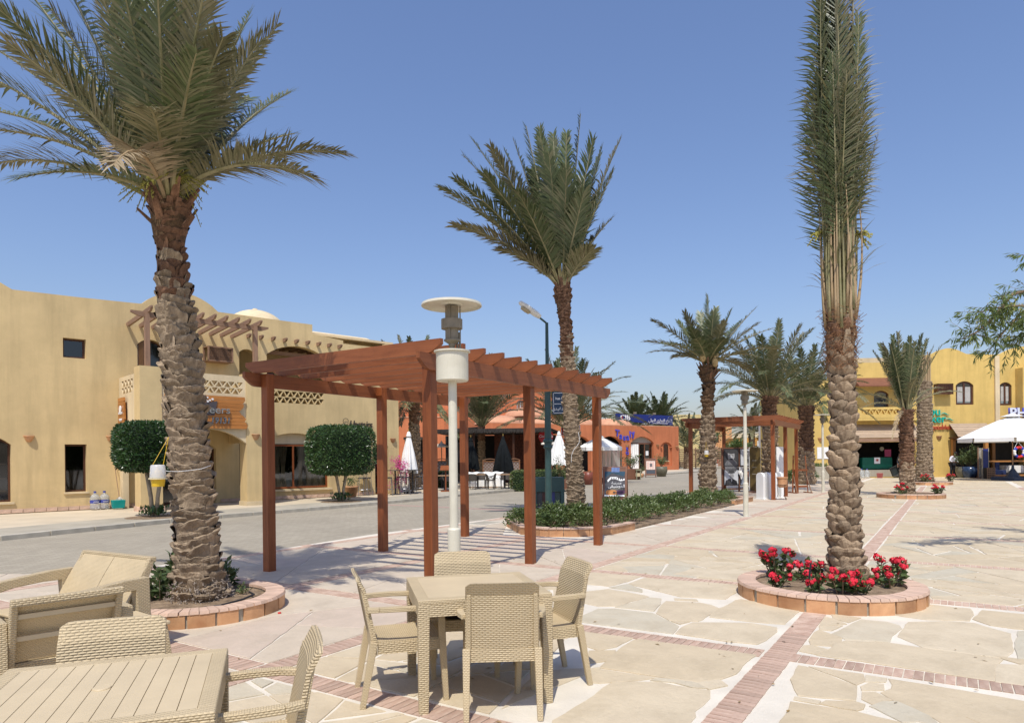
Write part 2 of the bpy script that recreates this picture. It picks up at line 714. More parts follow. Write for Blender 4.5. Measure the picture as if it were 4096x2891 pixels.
# flagstones: those nearest the camera follow the joints of the photograph
def jag(poly, r, amp=.012, step=.11):
    out = []
    n = len(poly)
    for i in range(n):
        a, b = Vector(poly[i]), Vector(poly[(i + 1) % n])
        k = max(1, int((b - a).length / step))
        nn = Vector((-(b - a).y, (b - a).x)).normalized() if (b - a).length > 1e-6 else Vector((0, 0))
        for j in range(k):
            p = a.lerp(b, j / k)
            out.append(p + nn * r.uniform(-amp, amp) * (1 if j else .6))
    return out


def inset(poly, d):
    """shrink a convex polygon (ccw) by d"""
    n = len(poly)
    cur = [Vector(p) for p in poly]
    c = sum(cur, Vector((0, 0))) / n
    for i in range(n):
        a, b = Vector(poly[i]), Vector(poly[(i + 1) % n])
        e = (b - a)
        if e.length < 1e-6:
            continue
        nn = Vector((-e.y, e.x)).normalized()
        dd = d[i] if isinstance(d, list) else d
        o = a + nn * dd
        new = []
        for j in range(len(cur)):
            p, q = cur[j], cur[(j + 1) % len(cur)]
            sp, sq = (p - o).dot(nn), (q - o).dot(nn)
            if sp >= 0:
                new.append(p)
            if (sp > 0) != (sq > 0) and abs(sp - sq) > 1e-9:
                new.append(p.lerp(q, sp / (sp - sq)))
        cur = new
        if len(cur) < 3:
            return None
    return cur


def split(poly, r, amin):
    ar = abs(sum(poly[i].x * poly[(i + 1) % len(poly)].y - poly[(i + 1) % len(poly)].x * poly[i].y for i in range(len(poly)))) / 2
    if ar < amin * r.choice((.25, .7, 1, 1.5)) or ar < .02:
        return [poly]
    c = sum(poly, Vector((0, 0))) / len(poly)
    ext = max(poly, key=lambda p: (p - c).length) - c
    d = Vector((-ext.y, ext.x)).normalized()
    an = r.gauss(0, .45)
    d = Vector((d.x * math.cos(an) - d.y * math.sin(an), d.x * math.sin(an) + d.y * math.cos(an)))
    o = c + ext * r.uniform(-.25, .25)
    nn = Vector((-d.y, d.x))
    A, B = [], []
    n = len(poly)
    for i in range(n):
        p, q = poly[i], poly[(i + 1) % n]
        sp, sq = (p - o).dot(nn), (q - o).dot(nn)
        (A if sp >= 0 else B).append(p)
        if (sp >= 0) != (sq >= 0):
            x = p.lerp(q, sp / (sp - sq))
            A.append(x)
            B.append(x)
    res = []
    for P in (A, B):
        if len(P) >= 3:
            res += split(P, r, amin)
    return res


TR5 = [  # right-hand near bays, (3196,2350) window
    [(1130, 355), (1500, 345), (1790, 365), (2000, 430), (2150, 470), (2165, 660), (2070, 720), (1500, 640), (1270, 610), (1030, 500), (1090, 410)],
    [(640, 330), (900, 355), (1020, 390), (1030, 420), (940, 490), (920, 555), (480, 525), (350, 470), (560, 370)],
    [(330, 268), (620, 310), (500, 355), (360, 315)], [(830, 245), (1330, 178), (1740, 218), (1770, 280), (1720, 338), (1300, 325), (1090, 298)],
    [(1870, 235), (2290, 275), (2290, 425), (2190, 418), (1960, 385), (1790, 325)], [(2230, 450), (2500, 440), (2500, 800), (2240, 735), (2215, 620)],
    [(490, 545), (920, 572), (1270, 625), (1500, 655), (2060, 735), (1995, 790), (1980, 955), (1270, 845), (650, 752), (330, 712), (200, 690), (350, 625), (370, 590)],
    [(2035, 792), (2500, 800), (2500, 1030), (2015, 965)], [(60, 602), (130, 595), (300, 640), (180, 680), (20, 648)], [(120, 545), (430, 522), (400, 570), (340, 595), (135, 585)],
    [(160, 462), (205, 435), (300, 470), (420, 512), (210, 535), (110, 528)], [(265, 300), (350, 322), (470, 372), (330, 382), (210, 398)], [(225, 402), (440, 392), (330, 438), (220, 428)],
    [(2320, 290), (2700, 335), (2700, 440), (2330, 425)],
    [(120, 812), (640, 888), (650, 950), (580, 990), (420, 915)], [(0, 800), (80, 815), (570, 1003), (570, 1150), (0, 1098), (-60, 940)], [(705, 903), (880, 930), (860, 962), (690, 958)],
    [(650, 1012), (720, 978), (850, 992), (840, 1043), (655, 1050)], [(930, 938), (2500, 1195), (2500, 1450), (1560, 1450), (1370, 1320), (990, 1150), (860, 1078), (965, 1040), (975, 1000)],
    [(665, 1078), (780, 1078), (915, 1145), (750, 1188), (665, 1138)], [(745, 1218), (870, 1172), (1000, 1168), (1300, 1310), (1440, 1420), (1200, 1360), (1050, 1365), (800, 1240)],
    [(235, 1192), (300, 1163), (560, 1172), (655, 1197), (635, 1238), (570, 1252)], [(-20, 1122), (195, 1160), (180, 1188), (-30, 1150)], [(-60, 1175), (570, 1275), (1000, 1375), (1250, 1500), (-230, 1500)]]
TR4 = [  # central near bays, (2296,2350) window
    [(1650, 132), (1700, 122), (2270, 218), (2280, 245), (2140, 372), (1810, 345), (1530, 315), (1395, 300), (1425, 240), (1535, 200)], [(945, 142), (1270, 157), (1390, 180), (1470, 215), (1365, 280), (1305, 328), (1265, 343), (980, 333), (855, 263), (905, 180)],
    [(780, 107), (885, 117), (865, 170), (815, 238), (430, 200)], [(80, 50), (350, 17), (715, 82), (755, 95), (450, 180), (400, 188), (250, 188), (80, 150)],
    [(70, 302), (250, 222), (420, 217), (795, 262), (850, 292), (1060, 392), (1000, 470), (75, 352)], [(1225, 362), (1800, 368), (2055, 412), (2050, 450), (1950, 535), (1860, 575), (1580, 550), (1050, 470), (1115, 410)],
    [(1010, 347), (1170, 352), (1080, 372)], [(1040, 112), (1235, 122), (1255, 138), (1042, 130)],
    [(670, 532), (1500, 645), (1850, 692), (1745, 760), (1635, 880), (1500, 925), (1270, 965), (840, 900), (480, 845), (280, 818), (455, 650), (620, 540)], [(860, 928), (1150, 963), (1240, 978), (1360, 1028), (1190, 1018), (1050, 975), (800, 955)],
    [(1270, 977), (1480, 948), (1550, 1000), (1385, 1038)], [(415, 968), (880, 973), (1180, 1028), (1370, 1052), (1360, 1130), (1215, 1260), (1225, 1310), (1130, 1440), (-250, 1500), (-200, 1350), (230, 1102), (305, 1032)],
    [(90, 452), (590, 520), (420, 600), (250, 638), (115, 590)], [(155, 652), (415, 648), (378, 738), (250, 758), (155, 768)], [(155, 832), (340, 852), (820, 922), (640, 948), (275, 973), (185, 968)]]
TR2 = [[(745, 922), (1645, 992), (1670, 1048), (1530, 1138), (1090, 1113), (850, 1053), (565, 985), (700, 932)], [(110, 872), (200, 867), (680, 907), (540, 958), (350, 1007), (285, 998), (100, 983)], [(370, 1022), (550, 988), (685, 1040), (695, 1068)],
       [(240, 830), (520, 752), (930, 783), (740, 862)], [(560, 740), (850, 690), (1250, 722), (1260, 775), (950, 772)], [(720, 690), (920, 605), (1370, 640), (1330, 690), (1260, 710), (880, 682)],
       [(1010, 888), (1160, 850), (1220, 822), (1800, 838), (1790, 862), (1700, 880), (1660, 945), (1100, 895)], [(1390, 645), (1505, 655), (1440, 672), (1375, 672)], [(1290, 720), (1330, 700), (1450, 730), (1430, 745), (1300, 770)]]
stones = []
for tr, ox, oy in ((TR5, 3196, 2350), (TR4, 2296, 2350), (TR2, 2296, 1950)):
    for poly in tr:
        w = [G(ox + x * .392, oy + y * .392) for x, y in poly]
        w = [Vector((p.x, p.y)) for p in w]
        if sum(w[i].x * w[(i + 1) % len(w)].y - w[(i + 1) % len(w)].x * w[i].y for i in range(len(w))) < 0:
            w.reverse()
        cw = sum(w, Vector((0, 0))) / len(w)
        w = [p + (p - cw).normalized() * .018 for p in w]
        stones.append((jag(w, rng, .008), 0))
TRACED = {(3, 3), (3, 4), (4, 3), (4, 4), (5, 3), (5, 4)}    # (u bay, v bay) done above
for i in range(len(UL) - 1):
    for j in range(len(VL) - 1):
        c = UV((UL[i] + UL[i + 1]) / 2, (VL[j] + VL[j + 1]) / 2)
        if c.y < -1 or c.y > 53 or abs(c.x) > c.y * .82 + 4:
            continue
        near_traced = (i in (3, 4) and j in (3, 4)) or (i == 5 and j in (3, 4))
        m_ = BW / 2 + .022
        q = [(UL[i] + m_, VL[j] + m_), (UL[i + 1] - m_, VL[j] + m_), (UL[i + 1] - m_, VL[j + 1] - m_), (UL[i] + m_, VL[j + 1] - m_)]
        quad = [Vector(UV(a, b)[:2]) for a, b in q]
        if sum(quad[k].x * quad[(k + 1) % 4].y - quad[(k + 1) % 4].x * quad[k].y for k in range(4)) < 0:
            quad.reverse()
        plain = VL[j + 1] <= -4.5
        for P in split(quad, rng, 1.6 if plain else (.35 if near_traced else .75)):
            cc = sum(P, Vector((0, 0))) / len(P)
            if near_traced and any(inpoly(cc.x, cc.y, s[0]) or min((Vector(p) - cc).length for p in s[0]) < .16 for s in stones[:48]):
                continue
            d = [rng.uniform(.004, .009) for _ in P] if plain else [rng.choice((.007, .012, .02, .03)) for _ in P]
            P2 = inset(P, d)
            if P2 and len(P2) >= 3 and inplaza(cc.x, cc.y):
                stones.append((jag(P2, rng, .007 if c.y < 25 else .0, .12), 1 if plain else 0))
fl = []
for poly, k in stones:
    cc = sum((Vector(p) for p in poly), Vector((0, 0))) / len(poly)
    ps = [Vector(p) - cc for p in poly]
    fl.append((cc, ps, k))
fl = [f for f in fl if seen(Vector((f[0].x, f[0].y, 0)) + Vector((0, .8, 0))) and not inpoly(f[0].x, f[0].y, BED)]
fl.sort(key=lambda f: f[0].length)
rest = [MB(), MB()]
for n_, (cc, ps, k) in enumerate(fl):
    z = .008 + rng.uniform(-.0015, .002)
    n = len(ps)
    vs = [(p.x, p.y, -.004) for p in ps] + [(p.x, p.y, z - .003) for p in ps] + [(p.x * .985, p.y * .985, z) for p in ps]
    fs = [(i, (i + 1) % n, n + (i + 1) % n, n + i) for i in range(n)] + [(n + i, n + (i + 1) % n, 2 * n + (i + 1) % n, 2 * n + i) for i in range(n)] + [tuple(range(2 * n, 3 * n))]
    if n_ < 300:
        MB().add(vs, fs).build('flagstone', M['flag_plain'] if k else M['flag'], plaza, loc=(cc.x, cc.y, 0))
    else:
        rest[k].add([(x + cc.x, y + cc.y, zz) for x, y, zz in vs], fs)
for k, nm in ((0, 'flagstone_field'), (1, 'pale_flagstone_field')):
    if rest[k].v:
        stuff(rest[k].build(nm, M['flag_plain'] if k else M['flag'], plaza))

# raised sidewalk on the far side of the road, with kerb stones
KERB = [(-14.2, 8.0), (-11.06, 14.72), (-9.33, 18.57), (-8.5, 19.95), (-6.7, 22.4), (-4.77, 25.41), (-3.64, 27.28), (-2.17, 30.2), (.38, 34.4), (9.7, 55.6), (15.6, 64.2), (19.6, 70.5), (21.6, 76), (21.8, 82)]
SWZ = .07
SW = KERB + [(21.8, 95), (-70, 95), (-70, 8)]
mb = MB()
mb.prism(SW, -.06, SWZ)
sidewalk = struct(mb.build('sidewalk', M['cream_pave']))


def offset(pts, d):
    out = []
    for i, p in enumerate(pts):
        a = Vector(pts[max(i - 1, 0)])
        b = Vector(pts[min(i + 1, len(pts) - 1)])
        t = (b - a).normalized()
        out.append(Vector(p) + Vector((-t.y, t.x)) * d)
    return out


o1, o2 = offset(KERB, .16), offset(KERB, 1.9)
mb = MB()
n = len(KERB)
mb.add([(p.x, p.y, SWZ + .005) for p in o1] + [(p.x, p.y, SWZ + .005) for p in o2], [(i, i + 1, n + i + 1, n + i) for i in range(n - 1)])
mb.build('concrete_strip', M['conc'], sidewalk)
kin, kout = offset(KERB, .15), offset(KERB, -.02)
kerb_m = mat('kerb_stone', (.42, .385, .31), .85, .15, 3, .4, 40, rand=.1)
for i in range(1, n - 3):
    L = (Vector(KERB[i + 1]) - Vector(KERB[i])).length
    k = max(1, round(L / .95))
    for j in range(k):
        t0, t1 = (j + .012) / k, (j + .988) / k
        q = [kout[i].lerp(kout[i + 1], t0), kout[i].lerp(kout[i + 1], t1), kin[i].lerp(kin[i + 1], t1), kin[i].lerp(kin[i + 1], t0)]
        c = sum(q, Vector((0, 0))) / 4
        MB().prism([tuple(p - c) for p in q], -.05, SWZ + .012 + rng.uniform(-.006, .006)).build('kerb_stone', kerb_m, sidewalk, loc=(c.x, c.y, 0), bevel=.012 if c.y < 30 else 0)
mb = MB()
cx, cy = -17.2, 18.8
k = 28
for i in range(k):
    a0, a1 = 2 * PI * i / k, 2 * PI * (i + 1) / k
    mb.add([(cx + r * math.cos(a), cy + r * math.sin(a), SWZ + .007) for r, a in ((1.7, a0), (1.7, a1), (2.25, a1), (2.25, a0))], [(3, 2, 1, 0)])
mb.build('curved_brick_band', M['brick'], sidewalk)


# ------------------------------------------------------------ round brick planters
def planter(label, x, y, r, h=.17, w=.2, nside=21, ntop=62, group='round brick planters on the plaza'):
    t = thing('planter', label, 'planter', (x, y, 0), rng.uniform(0, 1), group)
    core = MB()
    core.lathe([(r - w + .01, -.05), (r - w + .01, h - .032), (r - .015, h - .032), (r - .015, -.05)], 48)
    core.build('mortar_core', M['conc'], t)
    a = 2 * PI / nside
    for i in range(nside):
        g0, g1 = i * a + .012, (i + 1) * a - .012 - (.15 * a if i % 7 == 3 else 0)
        vs = []
        for rr, z in ((r - .02, -.04), (r + .004, -.04), (r + .004, h - .028), (r - .02, h - .028)):
            for k in range(4):
                q = g0 + (g1 - g0) * k / 3
                vs.append((rr * math.cos(q), rr * math.sin(q), z))
        fs = [(b * 4 + k, b * 4 + k + 1, ((b + 1) % 4) * 4 + k + 1, ((b + 1) % 4) * 4 + k) for b in range(4) for k in range(3)]
        fs += [(0, 4, 8, 12), (3, 15, 11, 7)]
        MB().add(vs, fs).build('side_tile', M['tile'], t, fix=True)
    a = 2 * PI / ntop
    br = MB()
    r0, r1 = r - w, r + .012
    g0 = .5 * a - .035 * a
    vs = [(rr * math.cos(q), rr * math.sin(q), z) for z in (h - .03, h) for rr, q in ((r0, -g0), (r1 - (.012 if z == h else 0), -g0), (r1 - (.012 if z == h else 0), g0), (r0, g0))]
    br.add(vs, [(0, 3, 2, 1), (4, 5, 6, 7), (0, 1, 5, 4), (1, 2, 6, 5), (2, 3, 7, 6), (3, 0, 4, 7)])
    me = br.mesh('coping_brick', M['tile_top'])
    for i in range(ntop):
        o = link('coping_brick', me, t)
        o.rotation_euler = (0, 0, i * a + rng.uniform(-.004, .004))
        o.location = (0, 0, rng.uniform(-.002, .003))
    s = MB()
    nn = 10
    rr = r - w + .02

    def sf(u, v):
        q, d = u * 2 * PI, v * rr
        z = h - .05 + .05 * (1 - v) + .018 * noise.noise((d * math.cos(q) * 5, d * math.sin(q) * 5, x))
        return (d * math.cos(q), d * math.sin(q), z)
    s.grid(sf, 40, nn)
    s.build('soil', M['soil'], t, smooth=True)
    return t


pr_ = planter('round brick planter with red flowers around the tied palm in front', 3.67, 7.95, 1.0)
pl_ = planter('round brick planter around the big palm beside the lounge furniture', -3.49, 7.55, .91)
p6_ = planter('round brick planter with red flowers around the short middle-distance palm', 14.93, 25.6, 1.13)
p7_ = planter('round brick planter farthest back, nearest the fruit shop', 22.0, 36.0, 1.05)

# long planting bed beside the walkway
bedt = thing('planting_bed', 'long hedge bed edged with terracotta bricks beside the walkway', 'planting bed', (0, 0, 0))
mb = MB()
cb = sum((Vector(p) for p in BED), Vector((0, 0))) / len(BED)
inner = [Vector(p) + (cb - Vector(p)).normalized() * .1 for p in BED]
mb.prism([tuple(p) for p in inner], -.03, .05)
mb.build('soil', M['soil'], bedt)


def bed_edge(pts, closed=False):
    L = 0
    for i in range(len(pts) - 1):
        a, b = Vector(pts[i]), Vector(pts[i + 1])
        k = max(1, round((b - a).length / .27))
        nn = Vector((-(b - a).y, (b - a).x)).normalized()
        for j in range(k):
            p, q = a.lerp(b, (j + .02) / k), a.lerp(b, (j + .98) / k)
            MB().prism([tuple(p), tuple(q), tuple(q + nn * .1), tuple(p + nn * .1)], -.04, .15).build('edge_tile', M['tile'], bedt)
            for h_ in (0, 1):
                p2, q2 = a.lerp(b, (j + .02 + .5 * h_) / k), a.lerp(b, (j + .48 + .5 * h_) / k)
                MB().prism([tuple(p2 - nn * .015), tuple(q2 - nn * .015), tuple(q2 + nn * .17), tuple(p2 + nn * .17)], .152, .185).build('coping_brick', M['tile_top'], bedt)


bed_edge([BED[11], BED[0], BED[1], BED[2], BED[3], (2.75, 15.35)])
bed_edge([(7.35, 22.6), BED[6], BED[7]])

# ------------------------------------------------------------ plants
PALM_G = leafmat('palm_leaf_green', [(.068, .094, .034), (.112, .134, .056), (.18, .17, .09)], .42, .14, .2, .45)
PALM_O = leafmat('palm_leaf_olive', [(.13, .13, .058), (.19, .175, .088), (.255, .22, .13)], .5, .15, .2, .4)
PALM_D = leafmat('palm_leaf_dry', [(.36, .28, .17), (.43, .345, .22)], .7, .15, .15, .2)
RACHIS = mat('palm_rachis', (.22, .215, .085), .5, .25, 6, col2=(.33, .28, .15))
RACHIS_D = mat('dry_rachis', (.46, .345, .20), .65, .25, 6, rand=.12, col2=(.36, .25, .13))
TRUNK_L = mat('palm_bark_light', (.27, .19, .115), .9, .45, 14, 1.0, 45, rand=.22, stretch=(1, 1, .5), bdist=.02, col2=(.42, .32, .21))
TRUNK_R = mat('palm_bark_brown', (.22, .14, .08), .85, .45, 11, 1.0, 40, rand=.26, stretch=(1.6, 1.6, .45), bdist=.015, col2=(.43, .32, .205))
TRUNK_N = mat('palm_bark_red', (.16, .075, .038), .85, .5, 12, 1.0, 40, rand=.28, stretch=(1, 1, .5), bdist=.02, col2=(.27, .145, .08))
FIBER = mat('palm_fibre', (.12, .07, .035), .95, .5, 30, 1.0, 60, bdist=.02)
CORE = mat('palm_core', (.10, .065, .038), .95, .3, 12, .8, 30, bdist=.02)
YEL = leafmat('palm_blossom', [(.27, .26, .05), (.38, .34, .07)], .6, .2, .2)
DATE = mat('date_sack', (.50, .36, .17), .9, .3, 12, 1.0, 60, bdist=.02)


def bez(b, c, t, s):
    return b * (1 - s) ** 2 + c * 2 * s * (1 - s) + t * s * s


def frond_mesh(b, t, arch_, n=46, ll=.42, w=.028, r0=.028, bare=.16, vee=.35, droop=.25, rr=rng, tang=1.0, lean=None, mats=(PALM_G, RACHIS), name='frond'):
    b, t = Vector(b), Vector(t)
    L = (t - b).length
    c = (b + t) / 2 + Vector((0, 0, arch_ * L)) + (Vector(lean) if lean else Vector((0, 0, 0)))
    mb = MB()
    mb.mi = 1
    pts = [bez(b, c, t, i / 9) for i in range(10)]
    mb.tube(pts, [r0 * (1 - .82 * i / 9) for i in range(10)], 5)
    mb.mi = 0
    d0 = (t - b)
    side0 = d0.cross(Vector((0, 0, 1)))
    if side0.length < .25 * L:
        q = rr.uniform(0, 2 * PI)
        side0 = Vector((math.cos(q), math.sin(q), 0))
    tw = rr.uniform(-.35, .35)
    for i in range(n):
        s = bare + (1 - bare) * (i + rr.uniform(-.2, .2)) / n
        s = min(max(s, 0), .999)
        p = bez(b, c, t, s)
        tg = (bez(b, c, t, min(1, s + .02)) - bez(b, c, t, max(0, s - .02))).normalized()
        sd = (side0 - tg * side0.dot(tg)).normalized()
        nr = sd.cross(tg)
        sd = sd * math.cos(tw * s) + nr * math.sin(tw * s)
        nr = sd.cross(tg)
        x = (s - bare) / (1 - bare)
        lp = ll * (.55 + 1.5 * x if x < .3 else 1.0 - .62 * ((x - .3) / .7) ** 1.4)
        an = R(62 - 34 * x) * tang
        for sg in (-1, 1):
            l = lp * rr.uniform(.82, 1.12)
            a2 = an + rr.gauss(0, .1)
            v = vee + rr.gauss(0, .16)
            d = (sd * sg * math.sin(a2) + tg * math.cos(a2) + nr * v * math.sin(a2)).normalized()
            ww = d.cross(nr).normalized() * w * rr.uniform(.8, 1.15) * .5
            g1 = Vector((0, 0, -droop * l * .22))
            g2 = Vector((0, 0, -droop * l * rr.uniform(.6, 1.4)))
            m_ = p + d * l * .5 + g1
            mb.add([p - ww * .5, p + ww * .5, m_ + ww, m_ - ww, p + d * l + g2], [(0, 1, 2, 3), (3, 2, 4)])
    return mb.mesh(name, list(mats))


def scale_mesh(w, h, out, rad, rr, style, m):
    mb = MB()
    rows = [(.0, .72, .1), (.3, 1.0, .55), (.62, 1.04, .95), (.88, .97, 1.0), (1.0, .84, .6), (1.0, .65, .0)] if style == 'R' else [(.0, .95, .1), (.4, 1.0, .3), (.75, 1.0, .8), (.95, .95, 1.0), (1.02, .85, .75), (.98, .8, -.1)]
    nu = 6
    off = [rr.uniform(-.06, .06) for _ in range(nu + 1)]
    vs = []
    for v, ww, o in rows:
        for k in range(nu + 1):
            u = -1 + 2 * k / nu
            x = u * w / 2 * ww * (1 + rr.uniform(-.03, .03))
            lift = (1 - .24 * u * u) if style == 'R' else (1 - .12 * u * u)
            z = h * v * (lift if v > .5 else 1) + (off[k] * h * v) * (1.6 if style == 'L' else 1)
            y = -(o * out * (1 - .35 * u * u) * (1 + rr.uniform(-.12, .12))) + (rad - math.sqrt(max(.0001, rad * rad - x * x)))
            vs.append((x, y, z))
    fs = [(r * (nu + 1) + k, r * (nu + 1) + k + 1, (r + 1) * (nu + 1) + k + 1, (r + 1) * (nu + 1) + k) for r in range(len(rows) - 1) for k in range(nu)]
    mb.add(vs, fs)
    return mb.mesh('leaf_base', m)


def interp(tr, z):
    for i in range(len(tr) - 1):
        if z <= tr[i + 1][2] or i == len(tr) - 2:
            a, b = tr[i], tr[i + 1]
            f = (z - a[2]) / (b[2] - a[2])
            return [a[k] + (b[k] - a[k]) * f for k in range(4)]


def palm_trunk(p, tr, w, h, out, dz, style='L', mats=(TRUNK_L,), joined=False, zsw=None, name='trunk', nsides=16, top_skip=.0):
    zt = tr[-1][2]
    mb = MB()
    zs = [tr[0][2] + (zt - tr[0][2]) * i / 24 for i in range(25)]
    mb.tube([interp(tr, z)[:3] for z in zs], [interp(tr, z)[3] * .97 for z in zs], nsides)
    t = mb.build(name, CORE, p, smooth=True)
    rad = sum(q[3] for q in tr) / len(tr)
    var = [[scale_mesh(w, h, out, rad, rng, style, m) for _ in range(5)] for m in mats]
    z, row = tr[0][2] + .02, 0
    jb = [MB() for _ in mats]
    while z < zt - top_skip:
        x, y, _, r = interp(tr, z)
        n = max(5, round(2 * PI * r / (w * (.72 if style == 'R' else .6))))
        for i in range(n):
            a = 2 * PI * (i + (.5 if row % 2 else 0)) / n + rng.uniform(-.09, .09) + row * .07
            f = (z - tr[0][2]) / (zt - tr[0][2])
            mi = 0 if len(mats) == 1 else (1 if f + rng.uniform(-.08, .08) > (zsw or .7) else 0)
            me = rng.choice(var[mi])
            M4 = Matrix.Translation((x + math.sin(a) * r * .97, y - math.cos(a) * r * .97, z + rng.uniform(-.02, .02))) @ Matrix.Rotation(a, 4, 'Z') @ Matrix.Rotation(rng.gauss(0, .17), 4, 'Y') @ Matrix.Rotation(rng.gauss(0, .1), 4, 'X') @ Matrix.Diagonal((rng.uniform(.75, 1.25), rng.uniform(.6, 1.5), rng.uniform(.75, 1.3), 1))
            if joined:
                jb[mi].add([M4 @ v.co for v in me.vertices], [tuple(q.vertices) for q in me.polygons])
            else:
                o = link('leaf_base', me, t)
                o.matrix_local = M4
        z += dz * rng.uniform(.9, 1.1)
        row += 1
    if joined:
        for k, m in enumerate(mats):
            if jb[k].v:
                stuff(jb[k].build('leaf_bases', m, t))
    return t


def add_fronds(p, b, tips, n=46, ll=.42, w=.028, r0=.028, mats=None, ring=.1, **kw):
    """tips: list of (tip, arch[, kind]) local to the palm"""
    for tp in tips:
        tip, ar = Vector(tp[0]), tp[1]
        kind = tp[2] if len(tp) > 2 else rng.choice('ggo')
        d = (tip - Vector(b))
        hd = Vector((d.x, d.y, 0))
        st = Vector(b) + (hd.normalized() * ring if hd.length > .05 else Vector((0, 0, 0))) + Vector((0, 0, rng.uniform(-.05, .1)))
        mm = {'g': (PALM_G, RACHIS), 'o': (PALM_O, RACHIS), 'd': (PALM_D, RACHIS_D)}[kind]
        link('frond', frond_mesh(st, tip, ar, n, ll * rng.uniform(.9, 1.1), w, r0, mats=mm, **kw), p)


def boots(p, b, r, n, h, m=TRUNK_N, out=.5, up=1., name='cut_petiole'):
    """cut leaf stalks that flare out under the crown"""
    for i in range(n):
        a = i * 2.4 + rng.uniform(-.2, .2)
        z = -h * (1 - i / n)
        q = Vector((math.cos(a), math.sin(a), 0))
        s = Vector(b) + q * r * .85 + Vector((0, 0, z))
        e = s + q * h * out * rng.uniform(.4, 1) + Vector((0, 0, h * up * rng.uniform(.45, .8)))
        k = MB()
        k.bar(s, e, .10, .035, up=q, w2=.055, h2=.02)
        k.build(name, m, p)


def blossom(p, b, n, L, name='flower_stalks'):
    mb = MB()
    for i in range(n):
        a, e = rng.uniform(0, 2 * PI), rng.uniform(-.6, .9)
        d = Vector((math.cos(a) * math.cos(e), math.sin(a) * math.cos(e), math.sin(e)))
        l = L * rng.uniform(.6, 1.1)
        pts = [Vector(b) + d * l * t + Vector((0, 0, -.45 * l * t * t)) for t in (0, .35, .7, 1)]
        mb.tube(pts, [.006, .007, .006, .004], 3)
        for k in range(14):
            t = .25 + .75 * k / 14
            q = Vector(b) + d * l * t + Vector((rng.uniform(-.012, .012), rng.uniform(-.012, .012), -.45 * l * t * t))
            mb.add([q, q + Vector((.014, 0, .008)), q + Vector((0, .014, .016)), q + Vector((.006, .006, -.012))], [(0, 1, 2), (0, 2, 3), (1, 3, 2), (0, 3, 1)])
    stuff(mb.build(name, YEL, p))


def rand_tips(b, n, L, e0=80, e1=-10, arch0=.1, seed=1, kinds='ggo', a0=0., sag=.25):
    rr = random.Random(seed)
    out = []
    for i in range(n):
        f = (i + .5) / n
        e = R(e0 + (e1 - e0) * f ** .85)
        a = a0 + i * 2.39996 + rr.uniform(-.2, .2)
        l = L * rr.uniform(.88, 1.1)
        tip = Vector(b) + Vector((math.cos(a) * math.cos(e), math.sin(a) * math.cos(e), math.sin(e))) * l
        out.append((tip, arch0 + sag * math.cos(e) * rr.uniform(.6, 1.1), rr.choice(kinds)))
    return out


# --- the big palm on the left
PX, PY = -3.47, 7.55
palm = thing('palm_tree', 'tall date palm with ridged trunk beside the lounge furniture', 'palm tree', (PX, PY, .1), 0, 'date palms')
tl = [(0, 0, 0, .30), (0, 0, .15, .25), (-.02, 0, .5, .205), (-.07, 0, 1.2, .19), (-.16, 0, 2.4, .178), (-.24, 0, 3.25, .165), (-.27, 0, 3.5, .125), (-.28, 0, 3.9, .115), (-.28, 0, 4.15, .15), (-.29, 0, 4.3, .15)]
palm_trunk(palm, tl, .25, .135, .05, .092, 'L', (TRUNK_L, TRUNK_N), zsw=.82)
mb = MB()
for i in range(900):
    a, z = rng.uniform(0, 2 * PI), rng.uniform(-.04, .3) * rng.random() ** .5
    r = .31 - .25 * z + rng.uniform(0, .05)
    q = Vector((math.cos(a) * r, math.sin(a) * r, z))
    e = q + Vector((math.cos(a) * rng.uniform(0, .06) + rng.uniform(-.03, .03), math.sin(a) * rng.uniform(0, .06) + rng.uniform(-.03, .03), rng.uniform(-.05, .05)))
    mb.bar(q, q.lerp(e, .6), .006, .006)
stuff(mb.build('aerial_roots', mat('palm_roots', (.33, .26, .20), .9, .4, 20, rand=.0, col2=(.45, .38, .31)), palm))
CB = (-.29, 0, 4.42)
boots(palm, (-.29, 0, 4.46), .14, 26, .40)
mb = MB()
mb.lathe([(.15, -.42), (.185, -.2), (.18, 0), (.13, .12), (.05, .2)], 20, (-.29, 0, 4.36))
mb.build('crown_fibre', FIBER, palm, smooth=True)


def LP(dx, dy, dep):
    """crown tip seen at the given spot, dep metres behind the trunk"""
    q = V(dx * 1.784, dy * 1.784, PY + dep)
    return q - Vector((PX, PY, .1))


